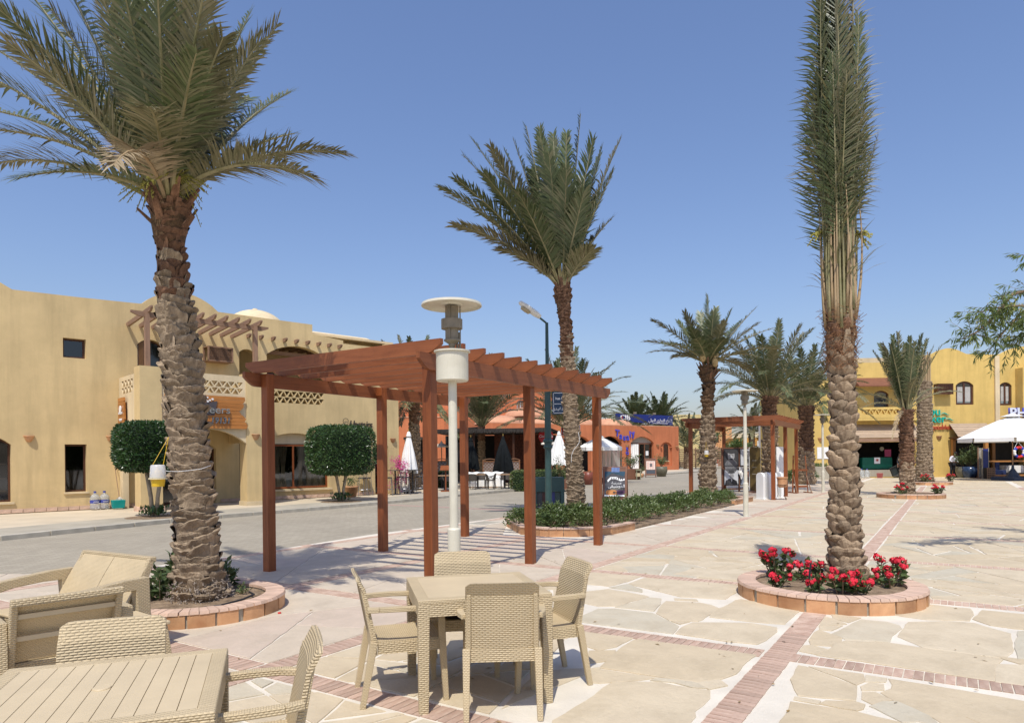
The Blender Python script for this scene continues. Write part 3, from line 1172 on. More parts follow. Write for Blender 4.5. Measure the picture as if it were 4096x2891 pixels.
tips = [(LP(772, 345, -.3), .20, 'o'), (LP(705, 400, -.9), .22, 'o'), (LP(660, 300, .9), .17, 'g'), (LP(622, 55, .2), .10, 'o'), (LP(560, 30, .9), .08, 'g'), (LP(500, 85, -1.0), .12, 'o'), (LP(480, -60, .8), .05, 'g'),
        (LP(440, -150, .2), .02, 'g'), (LP(388, -190, -.6), .03, 'g'), (LP(330, -130, 1.1), .03, 'g'), (LP(290, -190, .5), .02, 'g'), (LP(212, -60, -1.1), .10, 'o'), (LP(190, -120, .9), .06, 'g'), (LP(110, -110, .3), .08, 'g'),
        (LP(30, -60, 1.2), .08, 'g'), (LP(-60, -20, .2), .10, 'g'), (LP(-110, 60, .9), .12, 'g'), (LP(15, 95, -1.1), .16, 'o'), (LP(-120, 130, -.3), .14, 'g'), (LP(-90, 245, .7), .18, 'g'), (LP(-60, 290, -.4), .20, 'o'), (LP(-50, 375, .2), .22, 'o'),
        (LP(40, 400, -1.2), .22, 'g'), (LP(255, 370, -1.5), .42, 'd'), (LP(330, 240, -1.7), .30, 'o'), (LP(160, 250, 1.6), .2, 'g'), (LP(560, 220, 1.6), .18, 'g'), (LP(420, 60, 1.7), .1, 'g'), (LP(250, 80, 1.6), .1, 'g'), (LP(350, -60, -1.3), .1, 'g'),
        (LP(440, 120, -1.5), .16, 'g'), (LP(100, 160, 1.3), .14, 'g'), (LP(300, 30, .2), .05, 'g'), (LP(470, 60, .3), .05, 'g')]
tips += rand_tips(CB, 18, 2.2, 86, 40, .05, 77, 'ggo', 1.0, .15)
add_fronds(palm, CB, tips, n=80, ll=.5, w=.024, r0=.03, ring=.1, droop=.18)
for q in ((-.1, -.2, 4.62), (-.45, -.1, 4.58)):
    blossom(palm, q, 34, .40)

# --- the palm with its fronds tied up, on the right
RX, RY = 3.95, 8.1
palm = thing('palm_tree', 'date palm with fronds tied upright, red flowers at its foot', 'palm tree', (RX, RY, .1), 0, 'date palms')
tr_ = [(0, 0, 0, .21), (0, 0, .2, .175), (-.01, 0, .6, .145), (-.02, 0, 1.5, .125), (-.03, 0, 2.4, .105), (-.04, 0, 3.0, .125)]
palm_trunk(palm, tr_, .185, .135, .05, .098, 'R', (TRUNK_R, TRUNK_N), zsw=.86)
boots(palm, (-.04, 0, 3.15), .14, 26, .45, out=.14, m=TRUNK_R)
mb = MB()
for i in range(1300):
    a, z = rng.uniform(0, 2 * PI), rng.uniform(2.55, 3.3)
    r = .135 + rng.uniform(0, .045)
    q = Vector((-.04 + math.cos(a) * r, math.sin(a) * r, z))
    mb.bar(q, q + Vector((-math.sin(a) * rng.uniform(-.12, .12) + rng.uniform(-.03, .03), math.cos(a) * rng.uniform(-.12, .12) + rng.uniform(-.03, .03), rng.uniform(-.08, .08))), .0035, .0035)
stuff(mb.build('fibre_strands', mat('palm_fibre_strands', (.22, .11, .05), .9, .4, 10), palm))
mb = MB()
mb.lathe([(.13, 2.85), (.155, 3.1), (.14, 3.4), (.09, 3.9), (.06, 4.6), (.0, 4.7)], 18, (-.04, 0, 0))
mb.build('crown_fibre', FIBER, palm, smooth=True)
for i in range(26):
    a = i * 2.4
    q = Vector((math.cos(a), math.sin(a), 0))
    b0 = Vector((-.04, 0, 2.95 + rng.uniform(0, .35))) + q * rng.uniform(.10, .15)
    tp = Vector((rng.uniform(-.16, .0), rng.uniform(-.1, .1), rng.uniform(5.9, 8.2))) + q * rng.uniform(.02, .2)
    link('frond', frond_mesh(b0, tp, 0, 70, .43, .02, .022, bare=.27 + rng.uniform(0, .1), vee=.6 + rng.uniform(-.3, .2), droop=rng.choice((-.05, .1, .3)), tang=rng.uniform(.5, 1.0), lean=q * rng.uniform(.0, .08), mats=(PALM_G if i % 3 else PALM_O, RACHIS)), palm)
for i in range(9):
    a = i * 2.4 + .3
    q = Vector((math.cos(a), math.sin(a), 0))
    b0 = Vector((-.05, 0, 3.9 + rng.uniform(0, .5))) + q * .12
    link('frond', frond_mesh(b0, b0 + q * rng.uniform(.12, .38) + Vector((0, 0, rng.uniform(1.1, 1.7))), 0, 40, .42, .016, .012, bare=.1, vee=.3, droop=.35, tang=1.1, mats=(PALM_O, RACHIS)), palm)
for i in range(34):
    a = i * 2.4 + .7
    q = Vector((math.cos(a), math.sin(a), 0))
    z0 = rng.uniform(2.9, 3.4)
    z1 = rng.uniform(4.0, 4.8)
    mb = MB()
    wob = rng.uniform(-.05, .05)
    pts = [Vector((-.04, 0, z0)) + q * .165, Vector((-.04, 0, (z0 + z1) / 2)) + q * (.215 + wob) + Vector((wob, wob, 0)), Vector((-.05, 0, z1)) + q * (.17 + wob)]
    pts = [bez(pts[0], pts[1], pts[2], t / 6) for t in range(7)]
    mb.tube(pts, [.022, .018, .015, .012, .010, .008, .005], 5)
    mb.build('dry_stalk', RACHIS_D if i % 3 else RACHIS, palm, smooth=True)
mb = MB()
for i in range(190):
    a, z = rng.uniform(0, 2 * PI), rng.uniform(3.5, 5.9)
    s = Vector((-.05 + math.cos(a) * .15, math.sin(a) * .15, z))
    d = Vector((math.cos(a) * rng.uniform(.5, 1.2), math.sin(a) * rng.uniform(.5, 1.2), rng.uniform(.3, 1.2))).normalized() * rng.uniform(.2, .5)
    w = Vector((-math.sin(a), math.cos(a), 0)) * .010
    mb.add([s - w, s + w, s + d * .6 + w, s + d * .6 - w, s + d + Vector((0, 0, -.05))], [(0, 1, 2, 3), (3, 2, 4)])
stuff(mb.build('loose_leaflets', PALM_O, palm))
for q in ((-.24, .02, 4.2), (.18, .0, 4.15)):
    blossom(palm, q, 22, .17)

# --- middle palm in the hedge bed
MX, MY = 1.70, 18.0
palm = thing('palm_tree', 'slender date palm with upswept crown in the hedge bed', 'palm tree', (MX, MY, .05), 0, 'date palms')
zt = V(2252, 1175, MY).z
tm = [(0, 0, 0, .26), (-.01, 0, .3, .215), (-.05, 0, 1.2, .19), (-.14, 0, 2.6, .175), (-.2, 0, 3.9, .16), (-.25, 0, 5.0, .125), (-.29, 0, 5.4, .13), (-.31, 0, 5.7, .2), (-.32, 0, 5.95, .18)]
palm_trunk(palm, tm, .22, .13, .05, .085, 'L', (TRUNK_L, TRUNK_N), joined=True, zsw=.74)
boots(palm, (-.32, 0, 6.15), .18, 22, .4, out=.3)


def MP(dx, dy, dep):
    return V(dx * 1.784, dy * 1.784, MY + dep) - Vector((MX, MY, .05))


tips = [(MP(1020, 400, -1.2), .12, 'g'), (MP(1085, 390, -1.4), .1, 'g'), (MP(1230, 340, -1.3), .04, 'g'), (MP(1150, 310, .4), .05, 'g'), (MP(1210, 290, .3), .04, 'g'), (MP(1350, 330, .4), .05, 'g'), (MP(1270, 300, -.4), .03, 'g'), (MP(1100, 400, 1.0), .08, 'g'), (MP(1310, 430, -1.2), .1, 'g'), (MP(985, 420, -.2), .16, 'g'), (MP(1015, 505, -.8), .17, 'o'), (MP(1000, 440, 1), .14, 'g'), (MP(1058, 312, .2), .09, 'g'), (MP(1040, 350, 1.2), .1, 'g'), (MP(1100, 330, -1.0), .09, 'o'), (MP(1130, 335, .9), .06, 'g'), (MP(1180, 283, 0), .04, 'g'), (MP(1215, 320, -.9), .04, 'g'), (MP(1240, 300, .9), .03, 'g'),
        (MP(1302, 255, .1), .03, 'g'), (MP(1330, 310, -.9), .05, 'g'), (MP(1345, 350, 1.1), .06, 'g'), (MP(1390, 315, .2), .08, 'o'), (MP(1375, 385, -.6), .09, 'g'), (MP(1372, 490, .2), .14, 'o'), (MP(1330, 560, -.7), .2, 'o'), (MP(1160, 430, -1.5), .12, 'g'), (MP(1270, 380, -1.4), .07, 'g'), (MP(1060, 470, .6), .14, 'g'), (MP(1300, 400, 1.4), .06, 'g'), (MP(1120, 560, -.5), .2, 'o'), (MP(1190, 380, .5), .04, 'g'), (MP(1340, 440, .8), .08, 'g')]
add_fronds(palm, (-.32, 0, 6.1), tips, n=96, ll=.68, w=.046, r0=.034, ring=.1, droop=.16, tang=.95)

# --- palm at the front of the second pergola
SX, SY = 7.28, 25.4
palm = thing('palm_tree', 'date palm with hanging date clusters by the second pergola', 'palm tree', (SX, SY, .05), 0, 'date palms')
ts = [(0, 0, 0, .30), (0, 0, .4, .27), (.01, 0, 1.5, .235), (.02, 0, 2.8, .215), (.03, 0, 3.1, .17), (.04, 0, 4.3, .17), (.05, 0, 4.6, .27), (.05, 0, 4.85, .25)]
palm_trunk(palm, ts, .27, .2, .08, .15, 'R', (TRUNK_R, FIBER), joined=True, zsw=.62)
boots(palm, (.05, 0, 4.9), .25, 30, .5, out=.55, m=TRUNK_N)


def SP(dx, dy, dep):
    return V(dx * 1.784, dy * 1.784, SY + dep) - Vector((SX, SY, .05))


tips = [(SP(1447, 765, -.3), .16, 'o'), (SP(1455, 790, .8), .2, 'o'), (SP(1463, 718, .3), .12, 'o'), (SP(1485, 770, -1.2), .2, 'g'), (SP(1520, 720, .9), .06, 'g'), (SP(1535, 700, -.3), .06, 'o'), (SP(1548, 735, -1.0), .07, 'g'), (SP(1587, 662, .1), .03, 'g'), (SP(1605, 690, .8), .03, 'g'), (SP(1640, 695, -.2), .05, 'g'), (SP(1625, 720, -1.1), .05, 'o'), (SP(1695, 690, .3), .07, 'o'), (SP(1700, 725, -.7), .08, 'o'), (SP(1735, 735, .4), .1, 'o'), (SP(1755, 785, -.4), .22, 'o'), (SP(1700, 800, -1.3), .25, 'o'), (SP(1560, 760, -1.5), .15, 'g'), (SP(1625, 760, -1.6), .12, 'g'), (SP(1570, 700, 1.3), .05, 'g'), (SP(1660, 720, 1.4), .05, 'g'), (SP(1510, 800, .2), .22, 'o'), (SP(1680, 830, .2), .25, 'o'), (SP(1600, 700, -.7), .04, 'g')]
add_fronds(palm, (.05, 0, 5.0), tips, n=62, ll=.58, w=.045, r0=.034, ring=.1, droop=.2)
for q in ((-.22, -.3, 5.25), (.22, -.3, 5.05), (.28, -.22, 5.3), (.05, -.33, 5.5)):
    mb = MB()
    mb.lathe([(.0, .18), (.07, .14), (.12, .02), (.1, -.12), (.04, -.2), (0, -.21)], 10, q)
    mb.build('date_cluster', DATE, palm, smooth=True)


def simple_palm(label, x, y, H, crownL, n, tr=.24, seed=3, e0=80, e1=-25, nleaf=38, z=0., kinds='ggo', lean=(0, 0), bark=(TRUNK_R, TRUNK_N), zsw=.75, ll=.5, sag=.25, w=.04, style='R', blos=False, name='palm_tree'):
    p = thing(name, label, 'palm tree', (x, y, z), 0, 'date palms')
    lx, ly = lean
    t = [(0, 0, 0, tr * 1.25), (lx * .1, ly * .1, H * .08, tr * 1.05), (lx * .5, ly * .5, H * .5, tr), (lx * .9, ly * .9, H * .9, tr * .9), (lx, ly, H, tr * 1.05)]
    palm_trunk(p, t, tr * 1.05, tr * .75, tr * .3, tr * .58, style, bark, joined=True, zsw=zsw, nsides=10)
    b = (lx, ly, H)
    boots(p, b, tr * .9, 14, .35, out=.4)
    add_fronds(p, b, rand_tips(b, n, crownL, e0, e1, seed=seed, kinds=kinds, sag=sag), n=nleaf, ll=ll, w=w, r0=.035, ring=.1, droop=.25)
    if blos:
        blossom(p, (lx + .2, ly - .2, H + .1), 30, .5)
    return p


# palms behind and beside the second pergola
simple_palm('broad date palm behind the second pergola, beside the yellow wall', 11.8, 31.2, 4.1, 3.4, 40, .30, 5, 84, -8, 60, ll=.6, w=.045, kinds='ggo', zsw=.7)
simple_palm('date palm standing in front of the white building, right of the broad palm', 16.4, 38.0, 4.1, 3.6, 40, .34, 8, 78, -14, 56, ll=.6, w=.05, kinds='ggo', zsw=.4, sag=.35)
q = simple_palm('short date palm with upright crown in the middle-distance planter', 14.86, 25.7, 3.1, 2.8, 20, .21, 12, 88, 62, 60, z=.08, ll=.42, sag=.1, kinds='gggo', bark=(TRUNK_R, TRUNK_N), zsw=.35)
for a, e in ((2.9, .35), (3.3, .05), (5.9, .35), (.2, .5), (4.4, .6)):
    b = Vector((0, 0, 3.15))
    link('frond', frond_mesh(b, b + Vector((math.cos(a) * math.cos(e), math.sin(a) * math.cos(e), math.sin(e))) * 1.9, .3, 40, .36, .035, mats=(PALM_O, RACHIS)), q)
for x in (-.45, .5):
    b = Vector((0, 0, 3.2))
    link('frond', frond_mesh(b, Vector((x * 1.6, -.3, 2.1)), .5, 26, .2, .03, mats=(PALM_D, RACHIS_D)), q)
palm = thing('palm_tree', 'bare-topped palm trunk with tied frond stubs near the fruit shop', 'palm tree', (21.72, 36.0, .08), 0, 'date palms')
palm_trunk(palm, [(0, 0, 0, .42), (0, 0, .5, .36), (.04, 0, 2, .32), (.08, 0, 5.3, .29)], .27, .2, .07, .15, 'R', (TRUNK_L,), joined=True)
for i in range(34):
    a = i * 2.4
    r = .26 * math.sqrt((i + 1) / 34)
    b0 = Vector((.08 + math.cos(a) * r, math.sin(a) * r, 5.2))
    MB().tube([b0, b0 + Vector((math.cos(a) * .03, math.sin(a) * .03, rng.uniform(1.1, 1.7)))], [.06, .03], 5).build('frond_stub', RACHIS_D, palm)

# palms behind the cream building and the cafe
simple_palm('date palm at the corner of the cream building, behind the bougainvillea', -5.0, 35.0, 4.6, 3.3, 40, .25, 21, 80, -35, 52, kinds='ggo', blos=True, w=.05)
simple_palm('date palm rising from the thatched cafe roof, left one', -1.95, 44.0, 3.6, 4.4, 38, .2, 23, 84, 15, 54, ll=.65, w=.055, sag=.2)
simple_palm('date palm rising from the thatched cafe roof, right one', 3.6, 43.0, 3.4, 4.8, 48, .26, 25, 86, -5, 60, ll=.7, w=.06, sag=.25)
simple_palm('dark palm behind the bank sign, left of the pair', 16.6, 92.0, 5.6, 4.6, 44, .3, 31, 80, -30, 40, kinds='g', w=.15, ll=.9)
simple_palm('dark palm behind the bank sign, right of the pair', 20.8, 96.0, 5.8, 5.0, 46, .3, 32, 80, -30, 40, kinds='g', w=.15, ll=.9)
simple_palm('small palm in front of the orange house at the street end', 21.5, 84.0, 2.6, 4.4, 26, .3, 33, 80, -10, 36, w=.1)
for k, (x, y, h, l) in enumerate(((34.5, 98, 5.0, 4.2), (38.5, 100, 4.6, 4.0), (42.0, 97, 4.8, 4.2), (38.0, 70, 5.2, 3.8), (33.6, 66, 5.4, 3.8))):
    simple_palm(('street palm left of the far three behind the portraits', 'street palm in the middle of the far three behind the portraits', 'street palm right of the far three behind the portraits', 'street palm by the far bend, right-hand trunk behind the pergola', 'street palm by the far bend, left-hand trunk behind the pergola')[k], x, y, h, l, 34, .32, 40 + k, 78, -30, 36, w=.12, ll=.7)


# ------------------------------------------------------------ leafy plants
def leaf_cloud(mb, pts, size, asp=.42, up=.5, rr=rng):
    """pts: (position, outward normal); one folded leaf each"""
    for p, nrm in pts:
        d = (Vector(nrm) * rr.uniform(.3, 1) + Vector((rr.gauss(0, .5), rr.gauss(0, .5), rr.gauss(0, .4) + up))).normalized()
        s = d.cross(Vector((rr.gauss(0, 1), rr.gauss(0, 1), rr.gauss(0, 1)))).normalized()
        n_ = d.cross(s)
        l = size * rr.uniform(.65, 1.25)
        w = l * asp * .5
        p = Vector(p)
        mb.add([p, p + d * l * .5 + s * w + n_ * w * .3, p + d * l, p + d * l * .5 - s * w + n_ * w * .3], [(0, 1, 2), (0, 2, 3)])


HEDGE = leafmat('hedge_leaf', [(.055, .088, .018), (.10, .145, .036), (.18, .21, .07)], .4, .12, .15, .5)
TOPI = leafmat('topiary_leaf', [(.022, .06, .013), (.05, .105, .026), (.10, .16, .05)], .3, .1, .1, .6)
YOUNG = leafmat('young_leaf', [(.06, .10, .03), (.10, .14, .05), (.16, .19, .08)], .45, .15, .2)
STEM = mat('plant_stem', (.20, .145, .085), .85, .3, 10, .5, 40)
RED = leafmat('red_petal', [(.60, .016, .035), (.72, .035, .06), (.55, .01, .03)], .5, .1, .12, .3)
PINK = leafmat('bougainvillea_petal', [(.55, .015, .22), (.65, .04, .32)], .6, .2, .2)
LIGHT_BLOCK = mat('foliage_light_block', (.012, .026, .008), .95, .3, 8)  # near-black filler added inside leaf shells to block light


def shrub_mesh(rr, rx=.36, h=.55, n=620, size=.075, m=HEDGE, asp=.42):
    mb = MB()
    mb.mi = 1
    for i in range(6):
        a = rr.uniform(0, 2 * PI)
        mb.tube([(math.cos(a) * .03, math.sin(a) * .03, 0), (math.cos(a) * rx * .5, math.sin(a) * rx * .5, h * .6)], [.012, .006], 4)
    mb.mi = 0
    tw = []
    for i in range(46):
        a, e = rr.uniform(0, 2 * PI), rr.uniform(.05, 1.45)
        r = rr.uniform(.6, 1.05)
        tw.append(Vector((math.cos(a) * math.cos(e) * rx * r, math.sin(a) * math.cos(e) * rx * r, h * .25 + math.sin(e) * h * .75 * r)))
    for q in tw:
        d = (q - Vector((0, 0, h * .2))).normalized()
        for k in range(n // 46):
            leaf_cloud(mb, [(q + Vector((rr.gauss(0, .05), rr.gauss(0, .05), rr.gauss(0, .05))), d)], size, asp, .35, rr)
    return mb


hr = random.Random(5)
ORD = ('first', 'second', 'third', 'fourth', 'fifth', 'sixth', 'seventh', 'eighth', 'ninth', 'tenth', 'eleventh', 'twelfth', 'thirteenth', 'fourteenth', 'fifteenth')
shrub_vars = [shrub_mesh(hr, hr.uniform(.36, .46), hr.uniform(.5, .64), 760, .085) for _ in range(4)]
shrub_me = [(k.mesh('foliage', [HEDGE, STEM])) for k in shrub_vars]
spots = []
for row, (off, f0, f1, k) in enumerate(((.55, .0, 1.0, 15), (1.25, .02, .96, 14), (1.95, .05, .72, 11))):
    path = [Vector((.6, 14.3)), Vector((2.2, 14.75)), Vector((3.1, 15.9)), Vector((7.0, 21.9)), Vector((8.3, 24.0))]
    Ls = [(path[i + 1] - path[i]).length for i in range(4)]
    for i in range(k):
        f = (f0 + (f1 - f0) * (i + .5) / k) * sum(Ls)
        s = 0
        while s < 3 and f > Ls[s]:
            f -= Ls[s]
            s += 1
        p = path[s].lerp(path[s + 1], f / Ls[s])
        t = (path[s + 1] - path[s]).normalized()
        p = p + Vector((-t.y, t.x)) * off + Vector((hr.uniform(-.12, .12), hr.uniform(-.12, .12)))
        if (p - Vector((MX, MY))).length > .5 and (p - Vector((SX, SY))).length > .6:
            spots.append((p, '%s in the %s row of the long bed' % (ORD[i], ('front', 'middle', 'back')[row])))
for k, p in enumerate(((.2, 15.4), (.25, 16.6), (.9, 15.6), (1.0, 17.2))):
    spots.append((Vector(p), '%s of the loose group at the bed corner nearest the pergola' % ORD[k]))
for i, (p, wh) in enumerate(spots):
    t = tag(link('hedge_shrub', rng.choice(shrub_me), None, (p.x, p.y, .04), rng.uniform(0, 6.28)), 'green hedge shrub, %s from the near end' % wh if 'row' in wh else 'green hedge shrub, ' + wh, 'shrub', 'hedge shrubs in the long bed')
    k = rng.uniform(.82, 1.1)
    t.scale = (k, k, k * rng.uniform(.62, .8))


def rbox_points(rx, ry, rz, n, rr, p=5., zlo=-1):
    out = []
    while len(out) < n:
        d = Vector((rr.uniform(-1, 1), rr.uniform(-1, 1), rr.uniform(zlo, 1)))
        m_ = max(abs(d.x), abs(d.y), abs(d.z))
        if m_ < .2:
            continue
        q = (abs(d.x) ** p + abs(d.y) ** p + abs(d.z) ** p) ** (1 / p)
        d = d / q
        nn = Vector((math.copysign(abs(d.x) ** (p - 1), d.x) / rx, math.copysign(abs(d.y) ** (p - 1), d.y) / ry, math.copysign(abs(d.z) ** (p - 1), d.z) / rz)).normalized()
        s = 1 - abs(rr.gauss(0, .04)) + .015 * noise.noise(d * 4)
        out.append((Vector((d.x * rx, d.y * ry, d.z * rz)) * s, nn))
    return out


def topiary(label, x, y, z, zb, zt, rx, seed):
    t = thing('topiary_tree', label, 'tree', (x, y, z), .75, 'clipped trees on the sidewalk')
    rr = random.Random(seed)
    zc, rz = (zb + zt) / 2, (zt - zb) / 2
    tk = MB()
    for i in range(4):
        a = i * 1.57 + .4
        tk.tube([(math.cos(a) * .07, math.sin(a) * .07, -.05), (math.cos(a) * .12, math.sin(a) * .12, zb * .4), (math.cos(a) * .3, math.sin(a) * .3, zb + .15)], [.06, .045, .035], 7)
    tk.build('trunk', mat('pale_bark', (.36, .29, .20), .9, .3, 8, .6, 25), t, smooth=True)
    mb = MB()
    pts = rbox_points(rx, rx, rz, 9000, rr)
    mb.mi = 0
    leaf_cloud(mb, [(p + Vector((0, 0, zc)), nn) for p, nn in pts], .105, .42, .1, rr)
    mb.mi = 1
    core = rbox_points
    nu, nv = 20, 12

    def cf(u, v):
        th, ph = u * 2 * PI, -PI / 2 + v * PI
        d = Vector((math.cos(th) * math.cos(ph), math.sin(th) * math.cos(ph), math.sin(ph)))
        q = (abs(d.x) ** 5 + abs(d.y) ** 5 + abs(d.z) ** 5) ** .2
        d = d / q * .9
        return (d.x * rx, d.y * rx, d.z * rz + zc)
    mb.grid(cf, nu, nv)  # added inner solid that stops light passing through the leaf shell
    mb.build('crown', [TOPI, LIGHT_BLOCK], t)
    b = MB()
    leaf_cloud(b, [(Vector((rr.gauss(0, .16), rr.gauss(0, .16), rr.uniform(0, .22))), Vector((0, 0, 1))) for _ in range(260)], .13, .4, .6, rr)
    stuff(b.build('basal_shoots', TOPI, t))
    return t


q = G(1365, 2001, .1)
topiary('clipped box-shaped tree with several pale stems in front of the restaurant window', q.x, q.y, .1, V(1365, 1895, q.y).z - .1, V(1365, 1705, q.y).z - .1, (V(1488, 1780, q.y).x - V(1208, 1780, q.y).x) * .40, 3)
q = G(618, 2062, .1)
topiary('clipped box-shaped tree partly behind the big palm trunk', q.x, q.y, .1, V(618, 1880, q.y).z - .1, V(618, 1692, q.y).z - .1, .92, 4)
for gx, gy in ((1365, 2003), (618, 2064)):
    q = G(gx, gy, .1)
    mb = MB()
    mb.lathe([(0, 0), (.75, 0), (.75, -.02)], 28)
    mb.build('tree_pit', M['soil'], sidewalk, loc=(q.x, q.y, SWZ + .012))


def flower_plant(label, x, y, z, h, n, seed, group):
    rr = random.Random(seed)
    t = thing('flowering_plant', label, 'plant', (x, y, z), rr.uniform(0, 6), group)
    fo, st = MB(), MB()
    heads = []
    for i in range(n):
        a, r = rr.uniform(0, 2 * PI), rr.uniform(.02, .17)
        tip = Vector((math.cos(a) * r * 1.3, math.sin(a) * r * 1.3, h * rr.uniform(.5, 1)))
        st.tube([(math.cos(a) * r * .5, math.sin(a) * r * .5, -.03), tip], [.009, .006], 5)
        heads.append(tip)
        for k in range(13):
            f = rr.uniform(.2, 1)
            leaf_cloud(fo, [(Vector((math.cos(a) * r * (.5 + .8 * f), math.sin(a) * r * (.5 + .8 * f), tip.z * f)), Vector((rr.gauss(0, 1), rr.gauss(0, 1), .3)))], .095, .5, .2, rr)
    st.build('stem', STEM, t)
    fo.build('foliage', YOUNG, t)
    for p in heads:
        mb = MB()
        for k in range(17):
            d = Vector((rr.gauss(0, 1), rr.gauss(0, 1), rr.gauss(0, .7) + .4)).normalized()
            c = p + d * rr.uniform(.015, .05)
            s = d.cross(Vector((rr.gauss(0, 1), rr.gauss(0, 1), 1))).normalized()
            w = s.cross(d)
            rad = rr.uniform(.016, .026)
            mb.add([c + (s * math.cos(q) + w * math.sin(q)) * rad + d * (.006 if j % 2 else -.004) for j, q in enumerate(2 * PI * i / 6 for i in range(6))], [(0, 1, 2, 3, 4, 5)])
        mb.build('flower_head', RED, t)
    return t


FP = [(3090, 2300, .36, 11, 'tallest red flower clump, at the left of the tied palm'), (3185, 2320, .24, 5, 'red flowers just right of the tall clump, by the black hose'), (3270, 2318, .22, 5, 'red flowers touching the left of the tied palm trunk'),
      (3060, 2340, .18, 4, 'low red flowers at the left rim of the near planter'), (3262, 2372, .17, 4, 'low red flowers at the front of the near planter, left of centre'), (3370, 2368, .27, 9, 'red flowers in front of the tied palm trunk'), (3440, 2372, .2, 5, 'leafy red flowers at the front rim, right of the trunk'),
      (3540, 2335, .34, 8, 'tall red flower clump at the right of the tied palm'), (3600, 2345, .17, 3, 'low red flowers at the right rim of the near planter'), (3490, 2330, .2, 1, 'sparse green sprig right of the tied palm trunk')]
for i, (px, py, h, n, lb) in enumerate(FP):
    q = G(px, py, .14)
    c = Vector((3.67, 7.95, 0))
    d = Vector((q.x, q.y, 0)) - c
    if d.length > .66:
        d *= .66 / d.length
    flower_plant(lb, c.x + d.x, c.y + d.y, .13, h, n, 60 + i, 'red flowering plants')
for i, (x, y, lb) in enumerate(((14.3, 25.1, 'red flowers left of the short palm in the middle planter'), (15.6, 25.0, 'red flowers right of the short palm in the middle planter'), (22.8, 35.5, 'red flowers right of the trunk in the farthest planter'), (21.4, 35.4, 'red flowers left of the trunk in the farthest planter'))):
    t = flower_plant(lb, x, y, .1, .5, 10, 90 + i, 'red flowering plants')
    t.scale = (1.25, 1.25, .95)


def sprig(label, x, y, z, h, n, seed, size=.075, m=YOUNG, group='young plants under the big palm'):
    rr = random.Random(seed)
    t = thing('young_plant', label, 'plant', (x, y, z), 0, group)
    st, fo = MB(), MB()
    for i in range(n):
        a, r = rr.uniform(0, 2 * PI), rr.uniform(0, .08)
        b = Vector((math.cos(a) * r, math.sin(a) * r, -.03))
        e = b + Vector((math.cos(a) * rr.uniform(.05, .18), math.sin(a) * rr.uniform(.05, .18), h * rr.uniform(.6, 1)))
        st.tube([b, e], [.006, .003], 4)
        for k in range(20):
            f = .2 + .8 * k / 20
            aa = k * 2.4
            leaf_cloud(fo, [(b.lerp(e, f), Vector((math.cos(aa), math.sin(aa), .5)))], size, .4, .3, rr)
    st.build('stem', STEM, t)
    fo.build('foliage', m, t)
    return t


for i, (px, py, h, n, lb) in enumerate(((640, 2290, .42, 9, 'leafy young plant between the loveseat and the big palm'), (690, 2350, .3, 11, 'leafy young plant left of the big palm roots'), (640, 2400, .3, 11, 'bushy young plant behind the loveseat corner'), (740, 2402, .16, 10, 'low green plant at the front of the big palm planter'), (950, 2310, .3, 5, 'small upright plant right of the big palm trunk'), (1015, 2315, .26, 4, 'thin sprig near the right rim of the big palm planter'), (935, 2375, .12, 3, 'tiny seedling by the hose in the big palm planter'), (600, 2345, .36, 10, 'young plant half hidden behind the loveseat arm'))):
    q = G(px, py, .13)
    c = Vector((-3.49, 7.55, 0))
    d = Vector((q.x, q.y, 0)) - c
    if d.length > .62:
        d *= .62 / d.length
    sprig(lb, c.x + d.x, c.y + d.y, .12, h * 1.25, n + 3, 20 + i, .1 if i != 6 else .05)

# bougainvillea by the cream building
q = G(1600, 1985, .1)
t = thing('bougainvillea', 'pink bougainvillea growing against the cream building corner', 'plant', (-5.02, 30.5, .07))
t.scale = (.5, .5, .8)
rr = random.Random(9)
mb = MB()
for i in range(9):
    a = rr.uniform(0, 6.28)
    mb.tube([(0, 0, 0), (math.cos(a) * .3, math.sin(a) * .3, .8), (math.cos(a) * .55, math.sin(a) * .5, rr.uniform(1.2, 2.0))], [.025, .015, .006], 5)
mb.build('stem', STEM, t)
mb, gb = MB(), MB()
for i in range(60):
    c = Vector((rr.gauss(0, .36), rr.gauss(0, .3), rr.uniform(.25, 1.95)))
    c.x += .1 * (c.z - 1)
    for k in range(26):
        leaf_cloud(mb, [(c + Vector((rr.gauss(0, .1), rr.gauss(0, .1), rr.gauss(0, .1))), Vector((rr.gauss(0, 1), rr.gauss(0, 1), .2)))], .075, .75, 0, rr)
    for k in range(6):
        leaf_cloud(gb, [(c + Vector((rr.gauss(0, .12), rr.gauss(0, .12), rr.gauss(0, .12))), Vector((rr.gauss(0, 1), rr.gauss(0, 1), .2)))], .08, .5, 0, rr)
mb.build('flowers', PINK, t)
gb.build('foliage', YOUNG, t)


# overhanging tree on the right: trunk stands outside the picture, boughs reach in
t = thing('acacia_tree', 'slender-leaved tree reaching in from the right edge', 'tree', (10.9, 11.2, 0))
rr = random.Random(17)
tw = MB()
AC = leafmat('acacia_leaf', [(.085, .135, .03), (.13, .18, .05), (.19, .22, .07)], .5, .25, .2)
trunkp = [(0, 0, -.1), (.05, 0, 1.2), (-.1, -.1, 2.4), (-.3, -.15, 3.2)]
tw.tube(trunkp, [.17, .14, .11, .08], 9)
lf, bl = MB(), MB()


